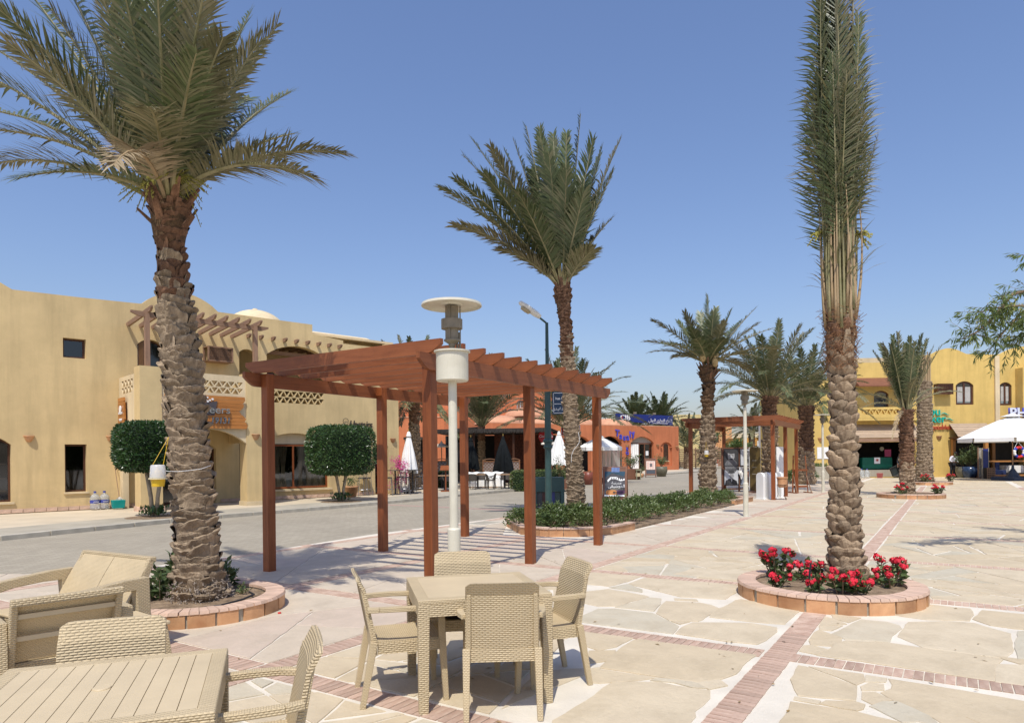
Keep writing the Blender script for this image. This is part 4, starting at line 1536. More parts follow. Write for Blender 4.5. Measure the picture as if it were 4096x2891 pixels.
def bough(pts, r, nleaf, tip_l=.5):
    tw.tube(pts, [r * (1 - .8 * i / (len(pts) - 1)) for i in range(len(pts))], 5)
    for i in range(len(pts) - 1):
        a, b = Vector(pts[i]), Vector(pts[i + 1])
        for k in range(nleaf):
            p = a.lerp(b, rr.random())
            d = Vector((rr.gauss(-.3, .7), rr.gauss(0, .7), rr.gauss(-.2, .55))).normalized()
            e = p + d * rr.uniform(.12, tip_l)
            tw.tube([p, e], [.004, .002], 3)
            for m_ in range(15):
                f = rr.uniform(.25, 1)
                leaf_cloud(lf, [(p.lerp(e, f), d + Vector((0, 0, -.5)))], .125, .16, -.25, rr)
            if rr.random() < .12:
                for m_ in range(16):
                    c = e + Vector((rr.gauss(0, .04), rr.gauss(0, .04), rr.gauss(0, .04)))
                    s_ = .012
                    bl.add([c, c + Vector((s_, 0, s_)), c + Vector((0, s_, s_)), c + Vector((s_, s_, 0))], [(0, 1, 2), (0, 2, 3), (1, 3, 2), (0, 3, 1)])


def AP(dx, dy, dep):
    return V(dx * 1.784, dy * 1.784, 10.6 + dep) - Vector((10.9, 11.2, 0))


root = Vector((-.3, -.15, 3.2))
bough([root, AP(2340, 640, 0), AP(2270, 660, 0), AP(2225, 715, -.1), AP(2190, 745, -.1), AP(2155, 760, -.1)], .035, 13, .42)
bough([root, AP(2350, 700, .2), AP(2290, 700, .2), AP(2250, 745, .2), AP(2215, 790, .2)], .03, 13, .42)
bough([root, AP(2340, 690, -.3), AP(2285, 685, -.3), AP(2235, 690, -.3), AP(2195, 700, -.3)], .03, 13, .35)
bough([root, AP(2380, 600, .1), AP(2320, 575, .1), AP(2292, 572, .1)], .025, 4, .3)
bough([root, AP(2340, 760, .4), AP(2290, 745, .4), AP(2260, 780, .4)], .025, 13, .4)
bough([root, root + Vector((.6, .4, 1)), root + Vector((1.4, .6, 1.6))], .05, 60, .6)
bough([root, root + Vector((-.2, .9, .7)), root + Vector((-.5, 1.7, .9))], .05, 55, .6)
bough([root, root + Vector((.2, -.9, .7)), root + Vector((.5, -1.7, .9))], .05, 55, .6)
tw.build('trunk', STEM, t, smooth=True)
lf.build('crown', AC, t)
stuff(bl.build('yellow_blossom', YEL, t))

# ------------------------------------------------------------ cream building on the left
CREAM = plaster('cream_plaster', (.66, .50, .255))
CREAM2 = plaster('pale_plaster', (.70, .57, .36))
YELW = plaster('yellow_plaster', (.66, .465, .15), (.45, .30, .10))
ORNG = plaster('orange_plaster', (.54, .185, .083), (.40, .17, .09))
ORNG2 = plaster('salmon_plaster', (.62, .32, .19), (.4, .2, .12))
PEACH = plaster('peach_plaster', (.68, .36, .16), (.4, .22, .12))
W_RED = wood('stained_wood', (.165, .046, .015), (.28, .086, .028), .42, 1, 'z', .12)
W_REDX = wood('stained_wood_beam', (.175, .055, .021), (.285, .097, .036), .48, 1, 'x', .12)
W_OLD = wood('weathered_wood', (.20, .115, .07), (.32, .20, .13), .75, 1, 'y', .1)
W_OLDX = wood('weathered_wood_beam', (.20, .115, .07), (.32, .20, .13), .75, 1, 'x', .1)
W_OLDZ = wood('weathered_wood_post', (.22, .13, .08), (.34, .21, .135), .75, 1, 'z', .1)
W_DK = wood('dark_window_wood', (.055, .022, .012), (.11, .045, .022), .45, 1, 'z', .1)
W_SIGN = wood('varnished_plank', (.36, .13, .028), (.50, .21, .055), .35, .6, 'x', .14)
W_BOARD = wood('brown_board_frame', (.13, .055, .03), (.20, .09, .05), .5, 1, 'z', .1)
CURT = mat('curtain_cloth', (.42, .30, .19), .9, .2, 5, col2=(.55, .42, .28))
WCLOTH = mat('white_canvas', (.80, .79, .75), .85, .06, 2, .15, 10)


def tri_holes(x0, x1, z0, z1, n, rows=2, g=.035):
    """pierced parapet: rows of alternating triangles"""
    hs = []
    c = (x1 - x0) / n
    rh = (z1 - z0 - g * (rows - 1)) / rows
    for r in range(rows):
        a = z0 + r * (rh + g)
        b = a + rh
        for i in range(n):
            xa = x0 + i * c
            hs.append([(xa + c * .12, b), (xa + c * .5, a + .02), (xa + c * .88, b)][::-1])
            if i < n - 1:
                hs.append([(xa + c * .62, a), (xa + c * 1.38, a), (xa + c, b - .02)])
    return hs


def window(p, x0, x1, z0, z1, y=.16, m=None, fr=.06, bars=1, arch_top=None, name='window'):
    """framed glazing set back in an opening; pane and frame are its own pieces"""
    m = m or W_DK
    if arch_top:
        outer = arch(x0, x1, z0, z1, arch_top)
        inner = arch(x0 + fr, x1 - fr, z0 + fr, z1, arch_top - fr)
    else:
        outer, inner = rect(x0, x1, z0, z1), rect(x0 + fr, x1 - fr, z0 + fr, z1 - fr)
    w = panel(name, outer, [inner], .05, m, p, y)
    if bars:
        mb = MB()
        for k in range(bars):
            xx = x0 + (x1 - x0) * (k + 1) / (bars + 1)
            mb.b2((xx - fr * .5, y + .004, z0 + fr * .9), (xx + fr * .5, y + .045, (arch_top or z1) - fr * .9))
        mb.build('mullion', m, w)
    mb = MB()
    mb.add([(x, y + .03, z) for x, z in outer], [tuple(range(len(outer)))])
    mb.build('pane', M['glass'], w)
    return w


def wall_lamp(p, x, z, y=0., s=1.):
    mb = MB()
    k = 9
    prof = [(.0, -.17), (.05, -.16), (.1, -.1), (.125, -.02), (.135, .0), (.15, .01), (.15, .035), (.12, .035)]
    vs, fs = [], []
    for i in range(k):
        a = PI * i / (k - 1)
        for r, zz in prof:
            vs.append((x - math.cos(a) * r * s, y - math.sin(a) * r * s, z + zz * s))
    n = len(prof)
    fs = [(i * n + j, (i + 1) * n + j, (i + 1) * n + j + 1, i * n + j + 1) for i in range(k - 1) for j in range(n - 1)]
    mb.add(vs, fs)
    return mb.build('wall_lamp', M['tile'], p, smooth=True, fix=True)


B1 = thing('cream_building', 'two-storey cream building with balcony porch and dome on the left', 'building', (-15.7, 21.1, 0), R(44))
top = [(-.05, 7.22), (.25, 7.05), (2.1, 7.09), (3.85, 7.15)]
for i in range(13):
    f = i / 12
    top.append((3.95 + 2.6 * f, 7.17 + .07 * f + .56 * math.sin(PI * f) ** .8))
top += [(6.67, 7.24), (10.39, 7.25), (10.39, 6.87), (11.82, 6.75), (11.82, 6.62), (14.0, 6.63), (14.0, 6.84), (14.63, 6.84)]
for i in range(9):
    pass
outer = [(-9, -.05), (14.63, -.05)] + top[::-1] + [(-.6, 7.55), (-1.2, 7.7), (-2.2, 7.7), (-3, 7.3), (-9, 7.3)]
holes = [rect(1.58, 2.23, 5.07, 5.71), rect(1.6, 2.22, .68, 2.24), arch(-1.9, .18, .44, 2.22, 2.62), arch(3.78, 4.62, 4.0, 5.72, 5.93), arch(4.55, 6.42, .08, 2.1, 2.45), rect(7.30, 7.52, .7, 2.3),
         arch(7.33, 7.95, 4.45, 5.80, 5.95), arch(8.42, 11.1, 4.62, 5.84, 6.28), arch(8.05, 11.09, .48, 2.28, 2.74), arch(13.35, 14.05, .08, 2.1, 2.44)]
holes += tri_holes(8.5, 10.92, 3.95, 4.42, 8)
panel('wall', outer, holes, .32, CREAM, B1)
# backs of the rooms behind openings
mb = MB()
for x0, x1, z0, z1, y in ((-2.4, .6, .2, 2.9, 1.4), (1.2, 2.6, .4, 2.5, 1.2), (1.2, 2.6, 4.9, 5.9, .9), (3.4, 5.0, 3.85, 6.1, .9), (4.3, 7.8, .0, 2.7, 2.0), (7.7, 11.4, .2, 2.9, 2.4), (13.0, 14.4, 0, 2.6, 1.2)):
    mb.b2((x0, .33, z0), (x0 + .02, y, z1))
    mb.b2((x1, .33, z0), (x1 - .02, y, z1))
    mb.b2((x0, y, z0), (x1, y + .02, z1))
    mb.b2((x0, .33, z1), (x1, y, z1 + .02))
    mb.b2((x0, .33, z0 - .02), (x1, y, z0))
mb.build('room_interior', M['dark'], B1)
mb = MB()
mb.b2((7.0, 2.2, 3.6), (11.9, 2.3, 6.5))
mb.b2((7.0, .33, 3.6), (11.9, 2.2, 3.7))
mb.b2((6.95, .33, 3.6), (7.0, 2.2, 6.9))
mb.b2((11.9, .33, 3.6), (12.0, 2.2, 6.6))
mb.build('terrace_walls', CREAM, B1)
for i in range(11):
    MB().bar((7.5 + i * .42, .33, 6.38), (7.5 + i * .42, 2.2, 6.38), .07, .12).build('terrace_rafter', W_OLD, B1)
MB().b2((8.42, .6, 5.95), (11.1, .7, 6.1)).build('terrace_beam', W_OLDX, B1)
window(B1, 8.7, 9.7, 3.75, 5.4, 2.1)
mb = MB()
mb.b2((-9, .32, 6.9), (14.6, 9, 7.0))
mb.build('roof', CREAM2, B1)
MB().b2((14.31, .32, -.05), (14.61, 9, 6.8)).build('end_wall', CREAM, B1)
window(B1, 1.58, 2.23, 5.07, 5.71, .18, bars=0)
w = window(B1, 1.6, 2.22, .68, 2.24, .18, bars=0)
MB().b2((1.56, -.05, .62), (2.27, .2, .675)).build('sill', CREAM2, w)
w = window(B1, -1.9, .18, .44, 2.22, .2, bars=1, arch_top=2.62)
MB().b2((-2.0, -.05, .37), (.25, .2, .437)).build('sill', CREAM2, w)
for k, z in enumerate((.75, 1.15, 1.6)):
    s = MB().b2((-1.7, .45, z), (.1, .7, z + .03)).build('display_shelf', W_OLDX, w)
rr = random.Random(3)
potm = [mat('blue_ceramic', (.10, .20, .24), .3, .2, 8), mat('sand_ceramic', (.42, .30, .18), .4, .2, 8), mat('grey_ceramic', (.25, .27, .28), .3, .2, 8)]
for i in range(12):
    z = (.44, .78, 1.18, 1.63)[i % 4]
    x = -1.5 + 1.5 * ((i * .37) % 1)
    mb = MB()
    h = rr.uniform(.14, .28)
    mb.lathe([(0, 0), (.06, 0), (.1, h * .4), (.05, h * .8), (.06, h), (0, h)], 10, (x, .57, z))
    tag(mb.build('vase', potm[i % 3], None, smooth=True), '%s ceramic vase on the %s shelf of the far left shop window' % (('blue', 'sand', 'grey')[i % 3], ('lowest', 'second', 'third', 'top')[i % 4]), 'vase', 'vases in the shop window')
    bpy.context.view_layer.update()
    o = COL.objects[-1]
    o.matrix_world = B1.matrix_basis.copy() if False else Matrix.Translation((-15.7, 21.1, 0)) @ Matrix.Rotation(R(44), 4, 'Z')
w = window(B1, 3.78, 4.62, 4.0, 5.72, .2, bars=0, arch_top=5.93, name='balcony_door')
MB().b2((3.80, -.62, 4.0), (3.86, -.02, 5.75)).build('open_shutter', W_DK, w)
w = window(B1, 8.05, 11.09, .5, 2.28, .16, m=W_RED, fr=.07, bars=1, name='restaurant_window')
MB().b2((7.95, -.07, .40), (11.2, .18, .475)).build('sill', CREAM2, w)
tp = arch(8.05, 11.09, 2.29, 2.30, 2.74)
mb = MB()
mb.add([(x, .2, z) for x, z in tp[2:]], [tuple(range(len(tp) - 2))])
mb.build('blind', CREAM2, w)
for xc, wd in ((8.55, .55), (9.25, .2), (10.0, .16), (10.75, .5)):
    mb = MB()

    def cf(u, v, xc=xc, wd=wd):
        tie = .35 + .65 * abs(v - .42) / .58 if wd < .3 else 1
        return (xc + (u - .5) * wd * 2 * tie, .42 + .04 * math.sin(u * 22), .5 + v * 1.75)
    mb.grid(cf, 24, 8)
    mb.build('curtain', CURT, w, smooth=True)
for x in (9.35, 10.15):
    mb = MB()
    mb.b2((x, .8, .85), (x + .55, 1.35, .88))
    mb.b2((x, .8, .55), (x + .55, .81, .85))
    mb.b2((x, .8, .55), (x + .01, 1.35, .85))
    mb.build('white_tablecloth', WCLOTH, w)
dd = window(B1, 4.55, 6.42, .1, 2.1, .22, bars=2, arch_top=2.45, name='entrance_door')
window(B1, 7.30, 7.52, .7, 2.3, .2, bars=0)
window(B1, 13.35, 14.05, .1, 2.1, .2, m=W_RED, bars=0, arch_top=2.44, name='side_door')
# porch with balcony
mb = MB()
mb.b2((3.15, -2.5, 0), (3.80, -1.9, 4.68))
mb.build('porch_pier', CREAM, B1)
mb = MB()
mb.b2((6.54, -2.5, 0), (7.14, -1.9, 4.70))
mb.build('porch_pier', CREAM, B1)
MB().b2((6.50, -2.54, .05), (7.18, -1.88, .22)).build('pier_base', CREAM2, B1)
MB().b2((3.11, -2.54, .05), (3.84, -1.88, .22)).build('pier_base', M['tile_top'], B1)
fo = [(3.803, 2.2)]
ap = arch(3.803, 6.537, 2.2, 2.25, 2.74)
fo = [(6.537, 4.58), (3.803, 4.58), (3.803, 2.25)] + [p for p in ap[2:]][::-1][1:-1] + [(6.537, 2.25)]
panel('porch_front', fo[::-1] if False else fo, tri_holes(3.9, 6.47, 3.95, 4.36, 9), .18, CREAM2, B1, -2.47, back=True)
# left flank of the porch (local y runs from the front to the wall)
fl_ = lambda x, y, z: (3.2 + y, -1.897 + x, z)
so_ = [(0, 2.3), (0, 4.5), (1.895, 4.5), (1.895, 0), (1.55, 0), (1.55, 2.1)] + [(.8 + .75 * math.cos(a), 2.1 + .3 * math.sin(a)) for a in [PI * k / 8 for k in range(1, 8)]] + [(.05, 2.1), (0, 2.1)]
so_ = [(x, z) for x, z in so_]
panel('porch_flank', [(0, 2.12), (.05, 2.1)] + [(.8 - .75 * math.cos(PI * k / 8), 2.1 + .3 * math.sin(PI * k / 8)) for k in range(1, 8)] + [(1.55, 2.1), (1.55, 0), (1.893, 0), (1.893, 4.5), (0, 4.5)], tri_holes(.25, 1.65, 3.93, 4.36, 4), .18, CREAM2, B1, 0, fn=fl_, back=True)
MB().b2((3.3, -2.28, 3.62), (7.1, -.01, 3.78)).build('balcony_floor', CREAM2, B1)
MB().b2((6.9, -1.89, 2.3), (7.1, -.01, 4.5)).build('porch_flank', CREAM, B1)
for x in (3.42, 6.94):
    MB().b2((x - .07, -2.42, 4.66), (x + .07, -2.28, 6.42)).build('balcony_post', W_OLDZ, B1)


def shaped_beam(name, L, h, w, m, parent, a, b, end=.22):
    """beam from a to b with scrolled lower corners at both ends"""
    a, b = Vector(a), Vector(b)
    d = (b - a).normalized()
    sd = d.cross(Vector((0, 0, 1))).normalized()
    up = sd.cross(d)
    L = (b - a).length
    prof = [(0, h), (0, h * .62)] + [(end * t, h * .62 * (1 - math.sin(t * PI / 2)) ** .9) for t in (.25, .5, .75)] + [(end, 0), (L - end, 0)] + [(L - end * t, h * .62 * (1 - math.sin(t * PI / 2)) ** .9) for t in (.75, .5, .25)] + [(L, h * .62), (L, h)]
    mb = MB()
    mid = (a + b) / 2
    an = math.atan2(d.y, d.x)
    n = len(prof)
    vs = [(x - L / 2, -w / 2, z) for x, z in prof] + [(x - L / 2, w / 2, z) for x, z in prof]
    mb.add(vs, [tuple(range(n - 1, -1, -1)), tuple(range(n, 2 * n))] + [(i, (i + 1) % n, n + (i + 1) % n, n + i) for i in range(n)])
    o = mb.build(name, m, parent, fix=True)
    o.location = mid
    o.rotation_euler = (0, -math.asin(max(-1, min(1, d.z))), an)
    return o


shaped_beam('balcony_beam', 0, .16, .09, W_OLDX, B1, (2.95, -2.35, 6.26), (7.42, -2.35, 6.26), .3)
for i in range(10):
    x = 3.47 + i * .395
    shaped_beam('balcony_rafter', 0, .15, .07, W_OLDX, B1, (x, 0, 6.27), (x, -2.72, 6.43), .16)
for i in range(9):
    x = 7.66 + i * .49
    shaped_beam('rafter_end', 0, .14, .08, W_OLDX, B1, (x, -.3, 6.38), (x, .1, 6.38), .14)
# lattice box over the air conditioner
ac = MB()
ac.b2((5.98, -.5, 5.30), (6.9, 0, 5.33))
ac.b2((5.98, -.5, 5.82), (6.9, 0, 5.85))
for x in (5.98, 6.85):
    ac.b2((x, -.52, 5.30), (x + .05, -.46, 5.85))
    ac.b2((x, -.06, 5.30), (x + .05, 0, 5.85))
for z in (5.30, 5.80):
    ac.b2((6.03, -.518, z), (6.85, -.465, z + .05))
acb = ac.build('lattice_box', W_OLDX, B1)
lat = MB()
for k in range(-12, 22):
    for s in (-1, 1):
        x0 = 6.03 + k * .05
        z0, z1 = 5.35, 5.80
        x1 = x0 + s * .45
        if s < 0:
            x0, x1 = x0, x1
        # clip to the frame
        pts = []
        for t in (0, 1):
            pts.append([x0 + (x1 - x0) * t, z0 + (z1 - z0) * t])
        def clip(p, q):
            (xa, za), (xb, zb) = p, q
            for lim, lo in ((6.03, True), (6.85, False)):
                ina, inb = (xa >= lim) if lo else (xa <= lim), (xb >= lim) if lo else (xb <= lim)
                if not ina and not inb:
                    return None
                if ina != inb:
                    f = (lim - xa) / (xb - xa)
                    if ina:
                        xb, zb = lim, za + (zb - za) * f
                    else:
                        xa, za = lim, za + (zb - za) * f
            return (xa, za), (xb, zb)
        r = clip(*pts)
        if r and abs(r[0][0] - r[1][0]) > .02:
            lat.bar((r[0][0], -.49 + .008 * s, r[0][1]), (r[1][0], -.49 + .008 * s, r[1][1]), .012, .014, up=(0, 1, 0))
stuff(lat.build('lattice_slats', W_OLDX, acb))
MB().b2((6.0, -.44, 5.34), (6.86, -.42, 5.8)).build('air_conditioner', M['dark'], acb)
for x, z, y in ((.64, 2.47, 0), (2.93, 2.5, 0), (6.86, 2.54, -2.5), (14.3, 2.55, 0)):
    wall_lamp(B1, x, z, y)
tile_me = MB().box((0, 0, 0), (.29, .05, .12)).mesh('base_tile', M['tile_top'])
x = -.3
while x < 14.3:
    if not (3.0 < x < 3.0 or 4.3 < x < 6.6 or 13.2 < x < 14.1):
        o = link('base_tile', tile_me, B1, (x, -.026, .155))
    x += .305
mb = MB()
prof = [(1.35 * math.cos(a), 1.13 * math.sin(a)) for a in [k * PI / 2 / 10 for k in range(11)]]
mb.lathe(prof + [(0, 1.13)], 36, (9.1, 2.6, 6.95))
mb.lathe([(.1, 0), (.1, .08), (0, .1)], 10, (9.1, 2.6, 8.06))
mb.build('dome', CREAM2, B1, smooth=True)
mb = MB()
mb.grid(lambda u, v: (10.5 + u * 3.6, 2.6 - 1.6 * math.cos(v * PI), 6.7 + .75 * math.sin(v * PI)), 2, 12)
mb.build('vaulted_roof', CREAM2, B1, smooth=True)
mb = MB()
mb.grid(lambda u, v: (13.1 + u * .9, 1.8 - .9 * math.cos(v * PI), 6.65 + .62 * math.sin(v * PI)), 2, 12)
mb.build('vaulted_roof', CREAM, B1, smooth=True)
MB().lathe([(0, 0), (.28, .0), (.2, .14), (0, .17)], 12, (2.5, 1.5, 7.02)).build('satellite_cap', M['white'], B1, smooth=True)
for x0, z0, x1, z1, y in ((.35, 3.5, .55, 3.45, 0),):
    pass
B1M = Matrix.Translation((-15.7, 21.1, 0)) @ Matrix.Rotation(R(44), 4, 'Z')


def onB1(o):
    o.matrix_world = B1M
    return o


def local(M4, x, y, z, rz=0.):
    return M4 @ Matrix.Translation((x, y, z)) @ Matrix.Rotation(rz, 4, 'Z')


def placed(t, M4):
    t.location = M4.to_translation()
    t.rotation_euler = M4.to_euler()
    return t


# wooden plank sign over the porch
sg = placed(thing('plank_sign', 'ragged varnished plank sign with metal letters and number over the porch arch', 'sign'), local(B1M, 3.85, -2.56, 2.74))
rr = random.Random(8)
for i in range(9):
    z0 = i * .123
    e = [2.66, 2.7, 2.6, 2.63, 2.48, 2.42, 2.56, 2.53, 2.62][i]
    e2 = [2.70, 2.62, 2.65, 2.50, 2.4, 2.55, 2.57, 2.62, 2.6][i]
    f = [.0, .04, .1, .05, .02, .0, .06, .02, .0][i]
    mb = MB()
    mb.prism([(f, z0 + .004), (e, z0 + .004), (e2, z0 + .119), (f + .02, z0 + .119)], -.02, .02, fn=lambda x, y, z: (x, z, y))
    mb.build('plank', W_SIGN, sg, fix=True)
LET = mat('brushed_letters', (.42, .40, .37), .25, .15, 20, metal=.9)
LETD = mat('dark_metal_letters', (.18, .20, .22), .35, .15, 20, metal=.7)
mug = MB()
mug.prism([(1.18, .44), (1.56, .44), (1.66, .92), (1.05, .82)], -.05, -.024, fn=lambda x, y, z: (x, z, y))
mug.build('mug_emblem', mat('emblem_grey', (.07, .06, .065), .5), sg, fix=True)
for bx, bz, br_ in ((1.28, .97, .035), (1.34, .90, .035), (1.41, .94, .03), (1.50, .98, .035), (1.33, 1.03, .03)):
    MB().lathe([(0, .02), (br_, .02), (br_, -.02), (0, -.02)], 10).build('foam_dot', M['white'], sg).matrix_local = Matrix.Translation((bx, -.045, bz)) @ Matrix.Rotation(R(90), 4, 'X')
text('lettering', 'cheers', .36, LET, sg, (2.08, -.075, .62), ext=.02, bevel=.004, sx=1.15, align='RIGHT')
text('lettering', '19131', .28, LETD, sg, (2.08, -.06, .26), ext=.02, shear=.15, bevel=.006, sx=.95, align='RIGHT')
MB().lathe([(0, 0), (.22, .0), (.2, .03), (0, .04)], 16).build('emblem_foot', LETD, sg).matrix_local = Matrix.Translation((1.1, -.05, .13)) @ Matrix.Diagonal((1.2, .25, 1, 1))
sg2 = placed(thing('plank_sign', 'narrow plank sign with white emblem on the porch flank', 'sign'), local(B1M, 3.13, -.55, 2.68, R(-90)))
for i in range(9):
    e = .72 + rr.uniform(-.03, .03)
    mb = MB()
    mb.prism([(-.55, i * .123 + .003), (-.55 + e, i * .123 + .003), (-.55 + e + rr.uniform(-.03, .03), i * .123 + .12), (-.55, i * .123 + .12)], -.05, 0, fn=lambda x, y, z: (x + .3, z, y))
    mb.build('plank', W_SIGN, sg2, fix=True)
MB().lathe([(0, .01), (.12, .01), (.12, -.01), (0, -.01)], 16).build('emblem', M['white'], sg2).matrix_local = Matrix.Translation((.1, -.07, .72)) @ Matrix.Rotation(R(90), 4, 'X')
text('lettering', 'cheers', .16, M['white'], sg2, (.12, -.07, .60), ext=.01)
text('lettering', '19131', .12, M['white'], sg2, (.12, -.07, .36), ext=.01)
ups = placed(thing('script_sign', 'dark script lettering on the cream wall above the clipped tree', 'sign'), local(B1M, 12.6, -.04, 3.16))
text('lettering', 'Upstairs', .44, mat('sign_black', (.04, .035, .03), .4), ups, (0, 0, 0), ext=.02, shear=.35, bevel=.003, sx=.78)
MB().tube([(-.72 + .13 * math.cos(a), -.01, .12 + .13 * math.sin(a)) for a in [k * .5 for k in range(12)]], .012, 5).build('flourish', MATS['sign_black'], ups)

# things on the sidewalk by the wall
BOT = NT('clear_plastic')
BOT.b.inputs['Transmission Weight'].default_value = .75
BOT.b.inputs['IOR'].default_value = 1.2
BOTM = BOT.out((.80, .84, .86), .15)
LBL = mat('blue_label', (.05, .07, .32), .5, .1, 5)


def bottle(label, M4, s=1., lab=True, group='big water bottles'):
    t = placed(thing('water_bottle', label, 'bottle', group=group), M4)
    pr = [(0, 0), (.14, 0), (.15, .03)] + [(.15 - .008 * (k % 2), .06 + k * .035) for k in range(9)] + [(.14, .4), (.09, .47), (.04, .5), (.035, .54), (0, .54)]
    MB().lathe([(r * s, z * s) for r, z in pr], 18).build('body', BOTM, t, smooth=True)
    MB().lathe([(0, .59 * s), (.042 * s, .59 * s), (.042 * s, .535 * s), (0, .535 * s)][::-1], 12).build('cap', LBL, t)
    if lab:
        MB().lathe([(.153 * s, .2 * s), (.153 * s, .3 * s)], 18).build('wrapper', LBL, t, smooth=True)
        text('lettering', 'water', .07 * s, M['white'], t, (0, -.156 * s, .25 * s), ext=.001)
    return t


bottle('large water bottle with blue label standing left by the cream wall', local(B1M, 2.38, -.3, .1))
bottle('large water bottle with blue label standing right, next to the teal bucket', local(B1M, 2.66, -.28, .1))
bk = placed(thing('bucket', 'teal plastic mop bucket at the foot of the cream wall', 'bucket'), local(B1M, 3.0, -.55, .1))
TEAL = mat('teal_plastic', (.0, .26, .24), .4, .1, 4)
mb = MB()
mb.prism([(-.2, -.13), (.2, -.13), (.2, .13), (-.2, .13)], 0, .28, fn=lambda x, y, z: (x * (.85 + z * .5), y * (.85 + z * .5), z))
mb.build('tub', TEAL, bk, bevel=.02)
mp = placed(thing('mop', 'string mop leaning on the wall above the teal bucket', 'mop'), local(B1M, 3.05, -.5, .1))
MB().tube([(0, 0, .3), (-.03, .44, 1.5)], .012, 6).build('handle', W_OLDZ, mp)
mb = MB()
for i in range(60):
    a = rr.uniform(0, 6.28)
    mb.tube([(0, 0, .38), (math.cos(a) * .1, math.sin(a) * .1, .30), (math.cos(a) * .13, math.sin(a) * .13, .12)], .007, 3)
mb.build('mop_head', mat('mop_string', (.55, .52, .46), .9), mp)
pt = placed(thing('terracotta_pot', 'terracotta pot with small plant beside the clipped tree stems', 'pot'), local(B1M, 11.6, -.9, .1))
MB().lathe([(0, 0), (.2, 0), (.28, .36), (.31, .36), (.31, .44), (.27, .44), (.25, .38), (0, .38)], 20).build('pot', M['tile'], pt, smooth=True)
mb = MB()
leaf_cloud(mb, [(Vector((rr.gauss(0, .12), rr.gauss(0, .12), rr.uniform(.4, .75))), Vector((rr.gauss(0, 1), rr.gauss(0, 1), 1))) for _ in range(130)], .12, .3, .4, rr)
mb.build('foliage', YOUNG, pt)


# ------------------------------------------------------------ Arabic lettering: joined forms in visual order
AF = {'\u0627': 0xFE8D, '\u0628': 0xFE8F, '\u0629': 0xFE93, '\u062A': 0xFE95, '\u062C': 0xFE9D, '\u062F': 0xFEA9, '\u0631': 0xFEAD, '\u0633': 0xFEB1, '\u063A': 0xFECD, '\u0641': 0xFED1, '\u0642': 0xFED5, '\u0643': 0xFED9, '\u0644': 0xFEDD, '\u0645': 0xFEE1, '\u0646': 0xFEE5, '\u0648': 0xFEED, '\u0649': 0xFEEF, '\u064A': 0xFEF1}
ANJ = '\u0627\u0629\u062F\u0631\u0648\u0649'


def arabic(s):
    out = []
    for i, c in enumerate(s):
        if c not in AF:
            out.append(c)
            continue
        pj = i > 0 and s[i - 1] in AF and s[i - 1] not in ANJ
        nj = i < len(s) - 1 and s[i + 1] in AF and c not in ANJ
        two = c in ANJ
        k = (1 if pj else 0) if two else (3 if pj and nj else 1 if pj else 2 if nj else 0)
        out.append(chr(AF[c] + k))
    return ''.join(reversed(out))


# ------------------------------------------------------------ orange arcade with the bank behind
TM = Matrix.Translation((3.9, 69, 0)) @ Matrix.Rotation(R(32.5), 4, 'Z')
T = placed(thing('orange_arcade', 'low orange arcade with arches and salmon domes on its roof', 'building'), TM)
outer = rect(-7.5, 18.2, -.05, 5.0)
holes = [arch(-4.8, -1.6, .1, 3.1, 3.8), arch(2.0, 5.2, .1, 3.14, 3.85), arch(6.4, 9.55, .1, 3.14, 3.86), arch(10.84, 14.27, .1, 3.14, 3.83), arch(15.3, 17.1, .55, 2.75, 3.25, 14)]
panel('wall', outer, holes, .5, ORNG, T)
MB().b2((15.1, .15, .3), (17.3, .2, 3.4)).build('niche_back', ORNG, T)
w = window(T, 15.88, 16.58, 1.13, 2.75, .06, bars=0, arch_top=3.05)
MB().b2((15.8, -.02, 1.04), (16.66, .12, 1.12)).build('sill', CREAM2, w)
for x in (15.35, 16.85):
    MB().b2((x, -.06, 2.6), (x + .22, .2, 2.74)).build('niche_bracket', ORNG, T)
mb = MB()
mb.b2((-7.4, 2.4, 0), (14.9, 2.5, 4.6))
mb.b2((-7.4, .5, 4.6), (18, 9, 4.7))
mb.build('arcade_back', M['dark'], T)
MB().b2((17.9, .5, -.05), (18.19, 9, 4.98)).build('end_wall', ORNG, T)
mb = MB()
mb.b2((10.86, .35, .1), (14.25, .4, 3.14))
dd = mb.build('shop_front', M['glass'], T)
for x in (10.86, 12.3, 13.1, 14.17):
    MB().b2((x, .28, .1), (x + .09, .35, 3.1)).build('door_post', W_BOARD, dd)
MB().b2((10.86, .27, 3.0), (14.25, .35, 3.14)).build('door_rail', W_BOARD, dd)
MB().b2((13.35, .32, 1.75), (13.75, .34, 2.25)).build('notice', M['white'], dd)
mb = MB()
mb.grid(lambda u, v: (10.95 + u * 1.2, .2 + .05 * math.sin(u * 25), .3 + v * 2.7), 20, 2)
mb.build('sheer_curtain', WCLOTH, dd, smooth=True)
MB().b2((10.9, .3, 3.15), (14.2, .33, 3.8)).build('fanlight', mat('fanlight_cloth', (.35, .3, .24), .8), dd)
for x, z in ((10.25, 2.9), (14.82, 2.92), (17.85, 2.75)):
    wall_lamp(T, x, z, 0, 1.6)
for cx, r in ((10.1, 2.55), (5.2, 2.2), (.2, 2.4), (-4.6, 2.4)):
    mb = MB()
    mb.lathe([(r * math.cos(a), .95 * math.sin(a)) for a in [k * PI / 2 / 8 for k in range(9)]], 32, (cx, 2.6, 4.98))
    mb.build('dome', ORNG2, T, smooth=True)
for a, b in (((7.6, 6, 4.7), (9.8, 8, 6.75)), ((-2, 7, 4.7), (6.6, 9, 6.0)), ((3.0, 6.5, 6.0), (4.6, 8.8, 7.0)), ((-7.4, 6, 4.7), (-2.2, 9, 6.6))):
    MB().b2(a, b).build('roof_block', ORNG, T)
